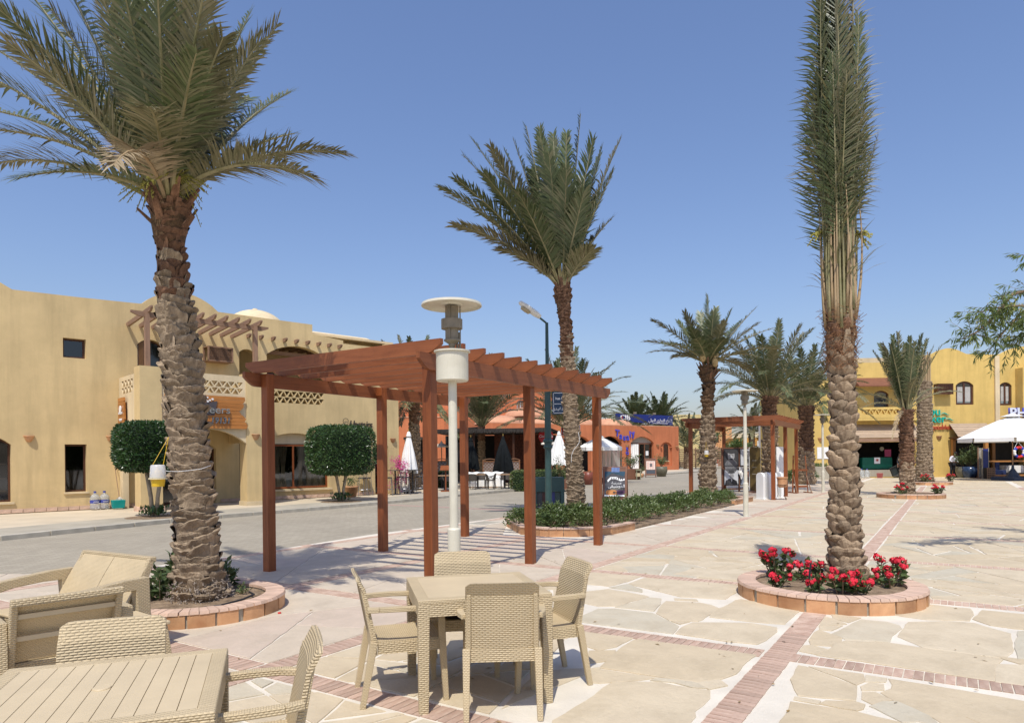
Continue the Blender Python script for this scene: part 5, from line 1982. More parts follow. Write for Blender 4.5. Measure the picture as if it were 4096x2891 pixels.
MB().b2((-7.5, .0, 5.003), (18.2, .3, 5.08)).build('coping', ORNG2, T)
BLUE = mat('bank_blue', (.012, .026, .17), .5, .1, 1)
BLUEL = mat('sign_blue', (.06, .07, .45), .35, .1, 2)
bank = placed(thing('bank_sign', 'long dark blue bank sign board on the arcade roof', 'sign'), TM @ Matrix.Translation((9.6, .9, 5.15)))
MB().prism([(0, .45), (.0, 1.24), (8.65, 1.18), (8.6, .05)], 0, .2, fn=lambda x, y, z: (x, z, y)).build('board', BLUE, bank, fix=True)
text('lettering', 'CIB', .78, M['white'], bank, (1.25, -.02, .78), ext=.03, bevel=.012, sx=1.25)
MB().b2((.62, -.035, .62), (.9, -.02, .9)).build('emblem', mat('sign_red', (.45, .02, .03), .5), bank)
text('lettering', arabic('\u0627\u0644\u0628\u0646\u0643 \u0627\u0644\u062A\u062C\u0627\u0631\u064A \u0627\u0644\u062F\u0648\u0644\u064A'), .46, M['white'], bank, (6.6, -.02, .58), ext=.01)
text('lettering', 'Commercial International Bank', .19, M['white'], bank, (6.6, -.02, .27), ext=.01)
GREYS = mat('emblem_bluegrey', (.10, .12, .22), .5)
wheel = MB()
for k in range(24):
    a0, a1 = 2 * PI * k / 24, 2 * PI * (k + 1) / 24
    wheel.bar((8.15 + .38 * math.cos(a0), -.02, .6 + .5 * math.sin(a0)), (8.15 + .38 * math.cos(a1), -.02, .6 + .5 * math.sin(a1)), .05, .09, up=(0, 1, 0))
for k in range(4):
    a0 = PI * k / 4
    wheel.bar((8.15 - .36 * math.cos(a0), -.02, .6 - .47 * math.sin(a0)), (8.15 + .36 * math.cos(a0), -.02, .6 + .47 * math.sin(a0)), .05, .06, up=(0, 1, 0))
wheel.build('wheel_emblem', GREYS, bank)
for x in (1.9, 4.8):
    sp = MB()
    sp.box((x, -.9, 1.28), (.3, .2, .22))
    sp.bar((x, -.85, 1.2), (x, 0, .95), .04, .04)
    sp.build('spotlight', M['dull_metal'], bank)
ts = placed(thing('letter_sign', 'wavy blue raised letters on the orange wall between the arches', 'sign'), TM @ Matrix.Translation((0, -.06, 0)))
for ch, x, z, a in (('T', 8.85, 4.15, -.12), ('a', 9.35, 3.86, -.1), ('s', 9.86, 3.70, -.05), ('a', 10.33, 3.74, .05), ('l', 10.70, 4.02, .1), ('y', 11.12, 4.18, .15)):
    text('letter', ch, .98, BLUEL, ts, (x, 0, z), (R(90), -a, 0), ext=.05, bevel=.02)
vs_ = placed(thing('letter_sign', 'vertical blue letters on the arcade column under a wall lamp', 'sign'), TM @ Matrix.Translation((10.25, -.06, 0)))
for k, ch in enumerate('RO'):
    text('letter', ch, .5, BLUEL, vs_, (0, 0, 2.45 - k * .45), ext=.04, bevel=.015)
MB().b2((-.12, 0, .5), (.12, .05, 1.75)).build('plaque', mat('plaque_brown', (.16, .07, .05), .5), vs_)

# two-storey orange hotel behind the cafe
HO = thing('orange_hotel', 'two-storey salmon hotel wall with shuttered windows behind the cafe palms', 'building', (0, 79, 0), R(4))
SH = mat('grey_shutter', (.36, .38, .38), .6, .1, 4)
wins = [arch(-14.5, -13.6, 6.2, 7.9, 8.2), arch(-11.4, -10.7, 5.6, 7.0, 7.2), arch(-4.85, -3.95, 6.4, 7.9, 8.3), arch(.6, 1.5, 6.4, 7.9, 8.3)]
panel('wall', [(-24, 0), (5.2, 0), (5.2, 9.8), (2.4, 9.8), (2.4, 10.4), (-3, 10.4), (-3, 9.8), (-24, 9.8)], wins, .3, ORNG, HO, -.01)
MB().b2((-24, 9.0, 0), (5.2, 9.2, 9.7)).build('rear_wall', ORNG, HO)
for x0, x1, z0, zs, zt in ((-14.5, -13.6, 6.2, 7.9, 8.2), (-11.4, -10.7, 5.6, 7.0, 7.2), (-4.85, -3.95, 6.4, 7.9, 8.3), (.6, 1.5, 6.4, 7.9, 8.3)):
    w = window(HO, x0, x1, z0, zs, .15, m=SH, fr=.12, bars=1, arch_top=zt)
MB().b2((-24, -4, 0), (3.4, -3.7, 6.1)).build('front_block_wall', ORNG, HO)
MB().b2((-24, -4.05, 6.1), (3.4, 0, 6.25)).build('front_block_roof', ORNG2, HO)
mb = MB()
mb.lathe([(2.6 * math.cos(a), 1.1 * math.sin(a)) for a in [k * PI / 2 / 8 for k in range(9)]], 28, (1.6, -2, 6.2))
mb.build('dome', ORNG2, HO, smooth=True)
panel('stepped_block', [(5.2, 0), (10.5, 0), (10.5, 6.6), (8.6, 6.6), (8.6, 7.6), (5.2, 7.6)], tri_holes(5.6, 8.2, 7.0, 7.35, 6, 1), .6, ORNG, HO, .2, back=True)

# ------------------------------------------------------------ yellow shop building on the right
S = thing('yellow_shop_building', 'two-storey bright yellow shop building on the right', 'building', (0, 47, 0))
top = [(20.4, 6.8), (21.9, 6.8), (21.9, 7.35), (23.6, 7.35), (23.6, 7.92), (27.6, 7.93), (27.6, 8.4), (28.95, 8.43)] + [(28.95 + 2.35 * f, 8.43 + .04 * f + .42 * math.sin(PI * f)) for f in [k / 10 for k in range(1, 10)]] + [(31.35, 8.46), (33.3, 8.4), (33.7, 8.4)] + [(33.7 + 3.2 * f, 8.4 + .55 * math.sin(PI * f)) for f in [k / 10 for k in range(1, 11)]] + [(60, 8.4)]
holes = [arch(24.95, 25.98, 4.7, 5.75, 6.0), arch(30.6, 31.82, 4.97, 6.3, 6.58), arch(33.6, 34.45, 4.9, 6.25, 6.48), rect(23.6, 27.6, .08, 2.45), rect(30.4, 32.0, .08, 2.48), rect(33.4, 44, .08, 2.7)]
panel('wall', [(20.4, -.05), (60, -.05)] + top[::-1], holes, .35, YELW, S)
MB().b2((20.4, .35, -.05), (20.7, 9, 6.78)).build('end_wall', YELW, S)
MB().b2((20.4, .35, 6.5), (60, 9, 6.6)).build('roof', YELW, S)
MB().b2((24.3, 2.5, 6.6), (28.2, 3.0, 8.6)).build('rear_parapet', CREAM2, S)
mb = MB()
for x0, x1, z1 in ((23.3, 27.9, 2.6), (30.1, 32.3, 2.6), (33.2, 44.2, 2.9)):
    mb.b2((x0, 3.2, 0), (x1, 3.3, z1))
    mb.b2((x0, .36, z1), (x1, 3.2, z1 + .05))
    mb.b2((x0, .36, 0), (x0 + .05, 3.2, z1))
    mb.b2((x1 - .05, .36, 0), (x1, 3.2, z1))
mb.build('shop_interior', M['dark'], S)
w = window(S, 24.95, 25.98, 4.7, 5.75, .12, bars=0, arch_top=6.0, fr=.1)
MB().b2((25.1, .15, 4.85), (25.85, .16, 5.7)).build('blind', mat('window_blind', (.42, .40, .36), .6), w)
w = window(S, 30.6, 31.82, 4.97, 6.3, .08, bars=1, arch_top=6.58, fr=.13)
w = window(S, 33.6, 34.45, 4.9, 6.25, .08, bars=1, arch_top=6.48, fr=.13)
for a, b in ((30.76, 31.12), (31.3, 31.66), (33.76, 33.95), (34.1, 34.29)):
    MB().b2((a, .095, 5.2), (b, .10, 6.2)).build('blind', MATS['window_blind'], w)
panel('balcony_parapet', rect(23.4, 27.5, 4.05, 4.8), tri_holes(23.5, 27.4, 4.33, 4.65, 10, 1), .2, YELW, S, -.9, back=True)
MB().b2((23.4, -.9, 3.9), (27.5, -.02, 4.04)).build('balcony_floor', YELW, S)
MB().prism([(0, 6.88), (0, 6.35), (-.9, 6.2), (-.9, 6.28)], 23.5, 27.5, fn=lambda x, y, z: (z, x, y)).build('tiled_canopy', wood('roof_shingle', (.16, .06, .03), (.26, .11, .06), .8, 1, 'x'), S, fix=True)
MB().b2((34.7, -.7, 0), (40, -.02, 7.4)).build('projecting_bay', YELW, S)
MB().b2((33.25, -.12, 2.8), (33.55, -.01, 8.3)).build('pilaster', CREAM2, S)
MB().b2((33.5, -1.2, 2.7), (44, -.71, 3.6)).build('front_lintel', YELW, S)
ac = MB()
ac.b2((29.07, -.45, 5.67), (30.15, -.40, 5.75))
ac.b2((29.07, -.45, 6.31), (30.15, -.40, 6.39))
ac.b2((29.07, -.45, 5.67), (29.15, 0, 6.39))
ac.b2((30.07, -.45, 5.67), (30.15, 0, 6.39))
ac.b2((29.07, -.45, 6.36), (30.15, 0, 6.39))
acb = ac.build('lattice_box', W_DK, S)
lat = MB()
for k in range(22):
    x = 29.15 + k * .0435
    lat.bar((x, -.42, 5.75), (x, -.42, 6.31), .018, .02, up=(0, 1, 0))
for k in range(13):
    z = 5.77 + k * .043
    lat.bar((29.15, -.425, z), (30.07, -.425, z), .018, .02, up=(0, 1, 0))
stuff(lat.build('lattice_slats', W_DK, acb))
W_AWN = wood('awning_plank', (.32, .235, .155), (.43, .33, .23), .8, 1, 'x', .1)
for x0, x1 in ((23.3, 27.7), (30.08, 32.65)):
    for k in range(7):
        f0, f1 = k / 7, (k + 1.15) / 7
        MB().bar(((x0 + x1) / 2, -.05 - .95 * (f0 + f1) / 2, 3.68 - .95 * (f0 + f1) / 2 + (.015 if k % 2 else 0)), ((x0 + x1) / 2 + .001, -.05 - .95 * (f0 + f1) / 2, 3.68 - .95 * (f0 + f1) / 2 + (.015 if k % 2 else 0)), .2, .025).build if False else None
        mb = MB()
        ya, za, yb, zb = -.05 - .95 * f0, 3.68 - .95 * f0, -.05 - .95 * f1, 3.68 - .95 * f1
        o_ = .012 * (k % 2) + .004 * k
        mb.add([(x0, ya, za + o_), (x1, ya, za + o_), (x1, yb, zb + .03 + o_), (x0, yb, zb + .03 + o_), (x0, ya, za - .03 + o_), (x1, ya, za - .03 + o_), (x1, yb, zb + o_), (x0, yb, zb + o_)], [(0, 3, 2, 1), (4, 5, 6, 7), (0, 1, 5, 4), (1, 2, 6, 5), (2, 3, 7, 6), (3, 0, 4, 7)])
        mb.build('awning_plank', W_AWN, S, fix=True)
    MB().b2((x0, -1.08, 2.46), (x1, -1.02, 2.70)).build('awning_fascia', W_OLDX, S)
    for x in (x0 + .2, x1 - .2):
        MB().bar((x, -.05, 2.5), (x, -1.0, 2.6), .08, .08).build('awning_bracket', W_OLDX, S)
wall_lamp(S, 21.25, 2.75, 0, 1.3)
wall_lamp(S, 29.4, 2.8, 0, 1.3)
MB().b2((21.0, -.04, 1.35), (22.3, -.01, 2.15)).build('notice_panel', M['white'], S)
text('notice_lettering', 'open daily', .13, M['black'], S, (21.65, -.05, 1.7), ext=.002) if False else None
MB().b2((23.6, -.02, .08), (26.6, .34, .55)).build('shop_plinth', M['conc'], S)
GRN = mat('green_counter', (.0, .10, .06), .6, .1, 3)
ct = tag(MB().b2((24.15, 47.05, .62), (26.2, 47.5, 1.4)).build('counter', GRN), 'green shop counter inside the fruit shop opening', 'counter')
ct2 = tag(MB().b2((24.95, 47.015, .98), (25.35, 47.035, 1.4)).build('poster', M['white']), 'small white poster with a red flower on the green counter', 'poster')
mb = MB()
for k in range(8):
    a = k * PI / 4
    mb.bar((25.15, 47.01, 1.22), (25.15 + .11 * math.cos(a), 47.01, 1.22 + .11 * math.sin(a)), .03, .004, up=(0, 1, 0))
mb.build('flower_print', mat('print_red', (.5, .04, .02), .6), ct2)
MB().lathe([(0, 0), (.15, 0), (.15, .02), (0, .02)], 16).build('wall_clock', M['conc'], S).matrix_local = Matrix.Translation((26.0, 1.0, 2.0)) @ Matrix.Rotation(R(90), 4, 'X')
MB().b2((26.15, .9, 1.45), (26.6, .93, 1.95)).build('pink_poster', mat('poster_pink', (.45, .06, .15), .6), S)
tealL = mat('teal_letters', (.0, .36, .27), .4, .1, 4)
tl_ = thing('letter_sign', 'teal script letters with wave strokes on the yellow wall', 'sign', (0, 46.93, 0))
text('lettering', 'Abu', .78, tealL, tl_, (28.85, 0, 4.5), ext=.04, bevel=.01)
text('lettering', 'Maker', .78, tealL, tl_, (28.85, 0, 4.0), ext=.04, bevel=.01)
for zc, x0, x1 in ((4.33, 27.6, 28.2), (4.33, 29.5, 30.1), (3.95, 27.4, 28.0), (3.95, 29.8, 30.4)):
    MB().tube([(x0 + (x1 - x0) * f, 0, zc + .07 * math.sin(f * PI * 1.5)) for f in [k / 8 for k in range(9)]], [.01 + .035 * math.sin(PI * k / 8) for k in range(9)], 6).build('wave_stroke', tealL, tl_)
redL = mat('red_letters', (.42, .07, .03), .5, .1, 4)
tl_ = thing('letter_sign', 'red raised lettering below the teal script on the yellow wall', 'sign', (0, 46.93, 0))
text('lettering', 'Fruits & Vegetables', .44, redL, tl_, (28.6, 0, 3.42), ext=.03, bevel=.008, sx=.95)
tl_ = thing('letter_sign', 'big white capitals with blue sides above the big white parasol', 'sign', (0, 46.6, 0))
text('lettering', 'PHUT', .92, mat('letters_white', (.62, .66, .74), .35), tl_, (33.45, -.75, 4.28), ext=.02, align='LEFT', bevel=.02, spacing=1.05)
text('lettering_sides', 'PHUT', .92, BLUEL, tl_, (33.45, -.64, 4.28), ext=.08, align='LEFT', bevel=.018, spacing=1.05)

# ------------------------------------------------------------ far end of the street
def block(name, label, x0, x1, y, z, m, wins=(), depth=8, cap=None):
    t = thing(name, label, 'building', (0, y, 0))
    hs = [arch(*w) if len(w) == 5 else rect(*w) for w in wins]
    panel('wall', [(x0, -.05), (x1, -.05), (x1, z), (x0, z)], hs, .3, m, t)
    MB().b2((x0, .31, -.05), (x0 + .25, depth, z - .01)).build('flank_wall', m, t)
    MB().b2((x1 - .25, .31, -.05), (x1, depth, z - .01)).build('flank_wall', m, t)
    MB().b2((x0 + .25, .31, z - .4), (x1 - .25, depth, z - .3)).build('roof', m, t)
    for w in wins:
        if len(w) == 5:
            window(t, w[0], w[1], w[2], w[3], .1, bars=1, arch_top=w[4], fr=.12)
        else:
            window(t, w[0], w[1], w[2], w[3], .1, bars=1, fr=.12)
    return t


block('yellow_house', 'tall pale yellow house just right of the orange arcade', 24.0, 28.3, 102, 7.8, plaster('pale_yellow_plaster', (.72, .58, .27)), [(26.8, 27.4, 4.2, 5.0, 5.3)])
block('peach_house', 'peach house with arched window behind the second pergola', 32.0, 40.6, 126, 7.2, PEACH, [(36.2, 38.2, 4.0, 5.4, 6.0), (33.5, 34.6, 1.2, 3.2, 3.6)])
t = block('orange_shop', 'small orange shop with a blue-lettered sign past the portraits', 34.2, 42.5, 103, 4.3, plaster('apricot_plaster', (.70, .36, .10)), [(36.2, 37.9, 1.0, 2.5, 3.1), (39.4, 40.6, .9, 2.4, 2.9)])
MB().b2((37.0, -.08, 3.0), (40.0, -.01, 3.8)).build('shop_sign', M['white'], t)
text('shop_sign_lettering', 'SUPERMARKET', .4, BLUEL, t, (38.5, -.1, 3.4), ext=.01, bevel=.01) if False else None
t = thing('domed_house', 'low salmon domed house far down the street', 'building', (35.4, 122, 0))
MB().b2((-3.2, -2, -.05), (3.2, 4, 2.0)).build('wall', ORNG2, t)
MB().lathe([(2.6 * math.cos(a), 1.6 * math.sin(a)) for a in [k * PI / 2 / 8 for k in range(9)]], 24, (0, 1, 2.0)).build('dome', ORNG2, t, smooth=True)
t = block('white_building', 'white building with pierced parapet behind the second pergola', 24.4, 31.5, 66, 5.3, plaster('white_plaster', (.74, .70, .62)), [(25.6, 27.2, .1, 3.0, 3.5)], 1.5)
panel('pierced_parapet', rect(24.4, 31.5, 4.45, 5.2), tri_holes(24.6, 31.3, 4.6, 5.05, 14, 1), .1, MATS.get('x', CREAM2), t, -.12, back=True)
for k, (x0, x1, y, z, lb) in enumerate(((46, 58, 150, 6.5, 'cream house at the far right end of the street'), (6, 22, 150, 6.0, 'cream house far behind the bank sign'), (-70, -30, 120, 7.0, 'cream houses hidden far left'))[:2]):
    block('far_house', lb, x0, x1, y, z, CREAM2, [(x0 + 2, x0 + 3.2, 1.5, 3.2, 3.6), (x0 + 6, x0 + 7.2, 1.5, 3.2, 3.6)])
# slatted wooden fence beside the yellow house
fc = thing('slat_fence', 'weathered slat fence at the street corner past the arcade', 'fence', (21.5, 88, 0))
for i in range(9):
    MB().b2((0, -.03, .3 + i * .26), (6.5, .03, .44 + i * .26)).build('slat', W_OLDX, fc)
for x in (0.05, 2.2, 4.3, 6.45):
    MB().b2((x - .07, .031, -.05), (x + .07, .13, 2.7)).build('post', W_OLDZ, fc)
# bollards and round bushes by the far crossing
bol = thing('bollard', 'red and white bollard left of the portrait stand', 'bollard', G(2868, 1866), 0, 'red and white bollards')
MB().lathe([(0, 0), (.16, 0), (.16, .55), (0, .55)][::1], 12).build('lower_post', M['white'], bol)
MB().lathe([(.16, .552), (.165, 1.05), (.12, 1.12)], 12).build('upper_post', mat('bollard_red', (.55, .02, .015), .5), bol)
MB().lathe([(.12, 1.122), (.1, 1.2), (0, 1.22)], 12).build('cap', M['white'], bol)
dup(bol, G(3026, 1866), 0, 'red and white bollard right of the portrait stand')
for px, py, r, lb in ((3038, 1843, 2.0, 'round clipped bush beside the right bollard'), (2790, 1838, 1.6, 'round clipped bush left of the palm trunk at the street end')):
    q = G(px, py)
    q = Vector((q.x, min(q.y, 105), 0)) if q.y < 400 and q.y > 0 else Vector((30, 100, 0))
    q.x = (px - 2048) / 2731 * q.y
    rr = random.Random(px)
    mb = MB()
    pts = []
    for i in range(1500):
        d = Vector((rr.gauss(0, 1), rr.gauss(0, 1), abs(rr.gauss(0, 1)))).normalized()
        pts.append((Vector((d.x * r, d.y * r, d.z * r * .7)), d))
    leaf_cloud(mb, pts, .4, .5, .2, rr)
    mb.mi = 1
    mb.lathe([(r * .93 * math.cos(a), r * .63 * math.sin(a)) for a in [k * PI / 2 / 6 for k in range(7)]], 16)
    o = mb.build('bush', [HEDGE, LIGHT_BLOCK], None, loc=q)
    tag(o, lb, 'bush')
for x, y, r, h, sd in ((26, 112, 3.6, 7.5, 1), (33, 118, 3.4, 7.8, 2), (44, 112, 3.8, 6.6, 3), (50, 100, 3.2, 5.6, 4), (30.5, 92, 1.6, 3.6, 5), (27.2, 94, 1.8, 3.0, 6)):
    rr = random.Random(sd)
    t = thing('leafy_tree', ('dark bushy tree behind the pale yellow house', 'dark bushy tree behind the peach house', 'leafy tree right of the small orange shop', 'leafy tree at the far right of the street', 'green bush tree in front of the peach house', 'low green tree by the slat fence')[sd - 1], 'tree', (x, y, 0), 0, 'trees at the street end')
    MB().tube([(0, 0, -.1), (0, 0, h * .6)], [.22, .12], 7).build('trunk', STEM, t)
    mb = MB()
    for i in range(60):
        d = Vector((rr.gauss(0, 1), rr.gauss(0, 1), rr.gauss(0, .8))).normalized() * rr.uniform(.45, 1)
        c = Vector((d.x * r, d.y * r, h - r * .7 + d.z * r * .7))
        leaf_cloud(mb, [(c + Vector((rr.gauss(0, r * .14), rr.gauss(0, r * .14), rr.gauss(0, r * .14))), d) for _ in range(34)], .34, .5, .2, rr)
    mb.build('crown', HEDGE, t)


# ------------------------------------------------------------ pergolas
def pergola(label, loc):
    """3 x 2 posts, two long beams, cross rafters with scrolled ends; local x along the walkway, y across (to the left)"""
    t = thing('pergola', label, 'pergola', loc, R(58.2), 'stained wood pergolas')
    PW = .135
    xs, W = (0, 2.45, 4.95), 3.05
    for y in (0, W):
        for x in xs:
            p = MB()
            p.b2((x - PW / 2, y - PW / 2, -.02), (x + PW / 2, y + PW / 2, 2.925))
            p.build('post', W_RED, t, bevel=.008)
    for y in (0, W):
        shaped_beam('beam', 0, .2, .06, W_REDX, t, (-.34, y - .099 if y == 0 else y + .099, 2.735), (5.29, y - .099 if y == 0 else y + .099, 2.735), .2)
    for i in range(12):
        x = -.13 + i * .463
        shaped_beam('rafter', 0, .17, .055, W_REDX, t, (x, -.30, 2.93), (x, W + .30, 2.93), .24)
    return t


pergola('near stained wood pergola between the big palm and the hedge bed', (-1.02, 8.52, 0))
pergola('second stained wood pergola sheltering the portrait stand', (9.56, 25.0, 0))


# ------------------------------------------------------------ mushroom lamps
def lamp(label, loc, drum=False, rz=0.):
    t = thing('heater_lamp' if drum else 'plaza_lamp', label, 'lamp post', loc, rz, 'white mushroom lamps')
    m = M['cream_metal']
    MB().lathe([(0, 0), (.16, 0), (.16, .012), (.075, .014)], 20).build('base_plate', m, t)
    MB().lathe([(.068, .014), (.068, .90), (.06, .915), (.048, .92)], 20).build('sleeve', m, t, smooth=False)
    zp = 2.47 if drum else 2.93
    MB().lathe([(.047, .92), (.045, zp)], 20).build('pole', m, t, smooth=True)
    d = M['dull_metal']
    if drum:
        MB().lathe([(.0, 2.46), (.158, 2.46), (.17, 2.47), (.17, 2.76), (.192, 2.765), (.192, 2.78), (.0, 2.79)], 36).build('drum', m, t)
        for x, h in ((.055, .3), (.085, .2)):
            k = MB()
            k.tube([(x, .03, 2.78), (x - .01, .03, 2.78 + h)], [.012, .012], 8)
            k.lathe([(0, 0), (.028, 0), (.028, .02), (0, .035)], 10, (x, .03, 2.79))
            k.build('gas_valve', d, t)
        z0 = 2.785
    else:
        z0 = 2.93
    k = MB()
    z1 = z0 + .07
    k.lathe([(.0, z0), (.028, z0), (.028, z1 - .03), (.036, z1 - .02), (.036, z1 + .02), (0, z1 + .02)], 16)
    k.build('neck', d, t)
    H = 3.27 if drum else 3.38
    MB().lathe([(0, z1), (.04, z1), (.085, z1 + .03), (.085, z1 + .045), (.07, z1 + .045), (.07, H - .02)], 20).build('burner', d, t)
    zc = (z1 + H) / 2 - .01
    MB().lathe([(.066, zc - .04), (.112, zc - .04), (.112, zc + .06), (.066, zc + .06)], 20).build('collar', d, t)
    for a in (.3, 2.4, 4.5):
        MB().tube([(math.cos(a) * .09, math.sin(a) * .09, z1 + .05), (math.cos(a) * .09, math.sin(a) * .09, H - .01)], .007, 6).build('stay_rod', d, t)
    rf = .93 if drum else 1.
    MB().lathe([(r_ * rf, z_) for r_, z_ in [(0, H - .012), (.12, H - .012), (.125, H), (.32, H + .005), (.338, H - .022), (.343, H - .018), (.338, H + .006), (.2, H + .018), (0, H + .022)]], 40).build('reflector', m, t, smooth=False)
    return t


lamp('white mushroom heater lamp with gas drum behind the dining table', (-.62, 7.2, 0), True)
lamp('white mushroom lamp beside the hedge bed walkway', tuple(G(2984, 2066)))
lamp('white mushroom lamp by the yellow building, farthest of the three', tuple(G(3293, 1968)))

# ------------------------------------------------------------ green street lamp with street name plate
q = G(2195, 2052)
sx, sy = q.x, q.y
t = thing('street_lamp', 'dark green street lamp post with white lantern and street name plate', 'street lamp', (sx, sy, 0))
MB().lathe([(.0, 0), (.13, 0), (.13, .1), (.10, .14), (.095, 1.9), (.135, 1.93), (.135, 1.97), (.11, 2.0), (.11, 2.08), (.15, 2.1), (.15, 2.16), (.10, 2.2), (.085, 3.55), (.095, 3.56), (.095, 3.66), (.06, 3.7), (.045, 5.62), (0, 5.63)], 16).build('post', M['green_metal'], t, smooth=False)
MB().tube([(0, 0, 5.55), (-.03, -.02, 5.62), (-.28, -.12, 5.80)], .03, 8).build('arm', M['green_metal'], t)
hd = MB()
hd.lathe([(0, -.42), (.09, -.40), (.13, -.25), (.13, .1), (.09, .32), (.05, .36), (0, .37)], 16)
o = hd.build('lantern', M['white'], t, smooth=True)
o.matrix_local = Matrix.Translation((-.52, -.22, 5.98)) @ Matrix.Rotation(R(200), 4, 'Z') @ Matrix.Rotation(R(58), 4, 'Y') @ Matrix.Diagonal((.62, 1.15, 1, 1))
hd = MB()
hd.lathe([(0, -.1), (.09, -.06), (.11, .06), (.1, .2), (0, .24)], 14)
o = hd.build('lens', mat('lamp_lens', (.45, .38, .25), .25, .1, 5), t, smooth=True)
o.matrix_local = Matrix.Translation((-.57, -.23, 5.91)) @ Matrix.Rotation(R(200), 4, 'Z') @ Matrix.Rotation(R(58), 4, 'Y') @ Matrix.Diagonal((.55, 1, 1, 1))
MB().tube([(.08, 0, 3.62), (.95, 0, 3.66)], .015, 6).build('sign_bracket', M['steel'], t)
pl = MB().b2((.14, -.012, 2.92), (.86, .012, 3.58)).build('name_plate', mat('plate_blue', (.025, .055, .10), .4, .1, 3), t)
brd = MB()
for a, b in (((.17, -.016, 2.95), (.83, -.014, 2.965)), ((.17, -.016, 3.535), (.83, -.014, 3.55)), ((.17, -.016, 2.95), (.182, -.014, 3.55)), ((.818, -.016, 2.95), (.83, -.014, 3.55)), ((.17, -.016, 3.215), (.83, -.014, 3.23))):
    brd.b2(a, b)
brd.build('border', M['white'], pl)
text('lettering', 'Inas El Deghedi', .105, M['white'], pl, (.52, -.016, 3.38), ext=.002, sx=.9, bevel=.002)
text('lettering', arabic('\u0627\u064A\u0646\u0627\u0633 \u0627\u0644\u062F\u063A\u064A\u062F\u0649'), .13, M['white'], pl, (.5, -.016, 3.08), ext=.002, bevel=.002)

# ------------------------------------------------------------ wicker furniture
WCOL = (.55, .437, .262)
WK = wicker('wicker_weave', WCOL)
WKF = wicker('wicker_fine', WCOL, .02, .010, .6, .35)
WKS = mat('wicker_smooth', (.56, .45, .28), .45, .08, 3, .08, 60)
WKP = wicker('wicker_pierced', WCOL, .018, .014, .5, .75)


def curved_back(w, z0, z1, y0, lean, bow, th, nu=16, nv=10, roll=.03):
    def f(u, v):
        x = (u - .5) * w * (1 - .03 * v)
        y = y0 - lean * v - bow * (1 - (2 * u - 1) ** 2) + (-roll * max(0, v - .8) / .2)
        edge = .022 * (abs(2 * u - 1) ** 14)
        return (x, y, z0 + (z1 - z0) * v - edge * v)
    return MB().grid(f, nu, nv, lambda u, v: (0, -th, 0))


def dining_chair():
    t = thing('dining_chair', 'x', 'chair', group='woven plastic dining chairs')
    # seat and apron
    MB().grid(lambda u, v: ((u - .5) * .46, -.22 + v * .46, .437 - .014 * math.sin(PI * u) * math.sin(PI * v)), 8, 8, lambda u, v: (0, 0, -.018)).build('seat', WKP, t, uv=True, fix=True)
    a = MB()
    a.b2((-.235, .215, .355), (.235, .24, .428))
    for s in (-1, 1):
        a.b2((s * .235, -.2, .355), (s * .212, .215, .428))
    a.b2((-.235, -.235, .355), (.235, -.205, .44))
    a.build('apron', WK, t, uv=True)
    for s in (-1, 1):
        l = MB()
        l.bar((s * .238, .255, 0), (s * .232, .232, .43), .036, .036, up=(0, 1, 0), w2=.046, h2=.046)
        l.bar((s * .232, .232, .43), (s * .255, .225, .625), .046, .046, up=(0, 1, 0), w2=.04, h2=.04)
        l.build('leg', WKF, t, uv=True, bevel=.005)
        l = MB()
        l.bar((s * .232, -.305, 0), (s * .228, -.225, .44), .036, .036, up=(0, 1, 0), w2=.05, h2=.05)
        l.build('leg', WKF, t, uv=True, bevel=.005)
        r = MB()
        pts = [Vector((s * .256, .245, .632)), Vector((s * .268, .12, .648)), Vector((s * .272, -.05, .655)), Vector((s * .262, -.19, .655)), Vector((s * .235, -.262, .652))]
        for i in range(4):
            r.bar(pts[i] - (pts[i + 1] - pts[i]) * .06, pts[i + 1], .046, .034)
        r.build('armrest', WKF, t, uv=True, bevel=.006)
    curved_back(.475, .44, .875, -.205, .085, .012, .02).build('backrest', WK, t, uv=True, smooth=False, fix=True)
    for s in (-1, 1):
        k = MB()
        k.bar((s * .216, -.226, .43), (s * .210, -.296, .80), .034, .03, up=(0, 1, 0), w2=.028, h2=.03)
        k.build('back_stile', WKF, t, uv=True, bevel=.005)
    return t


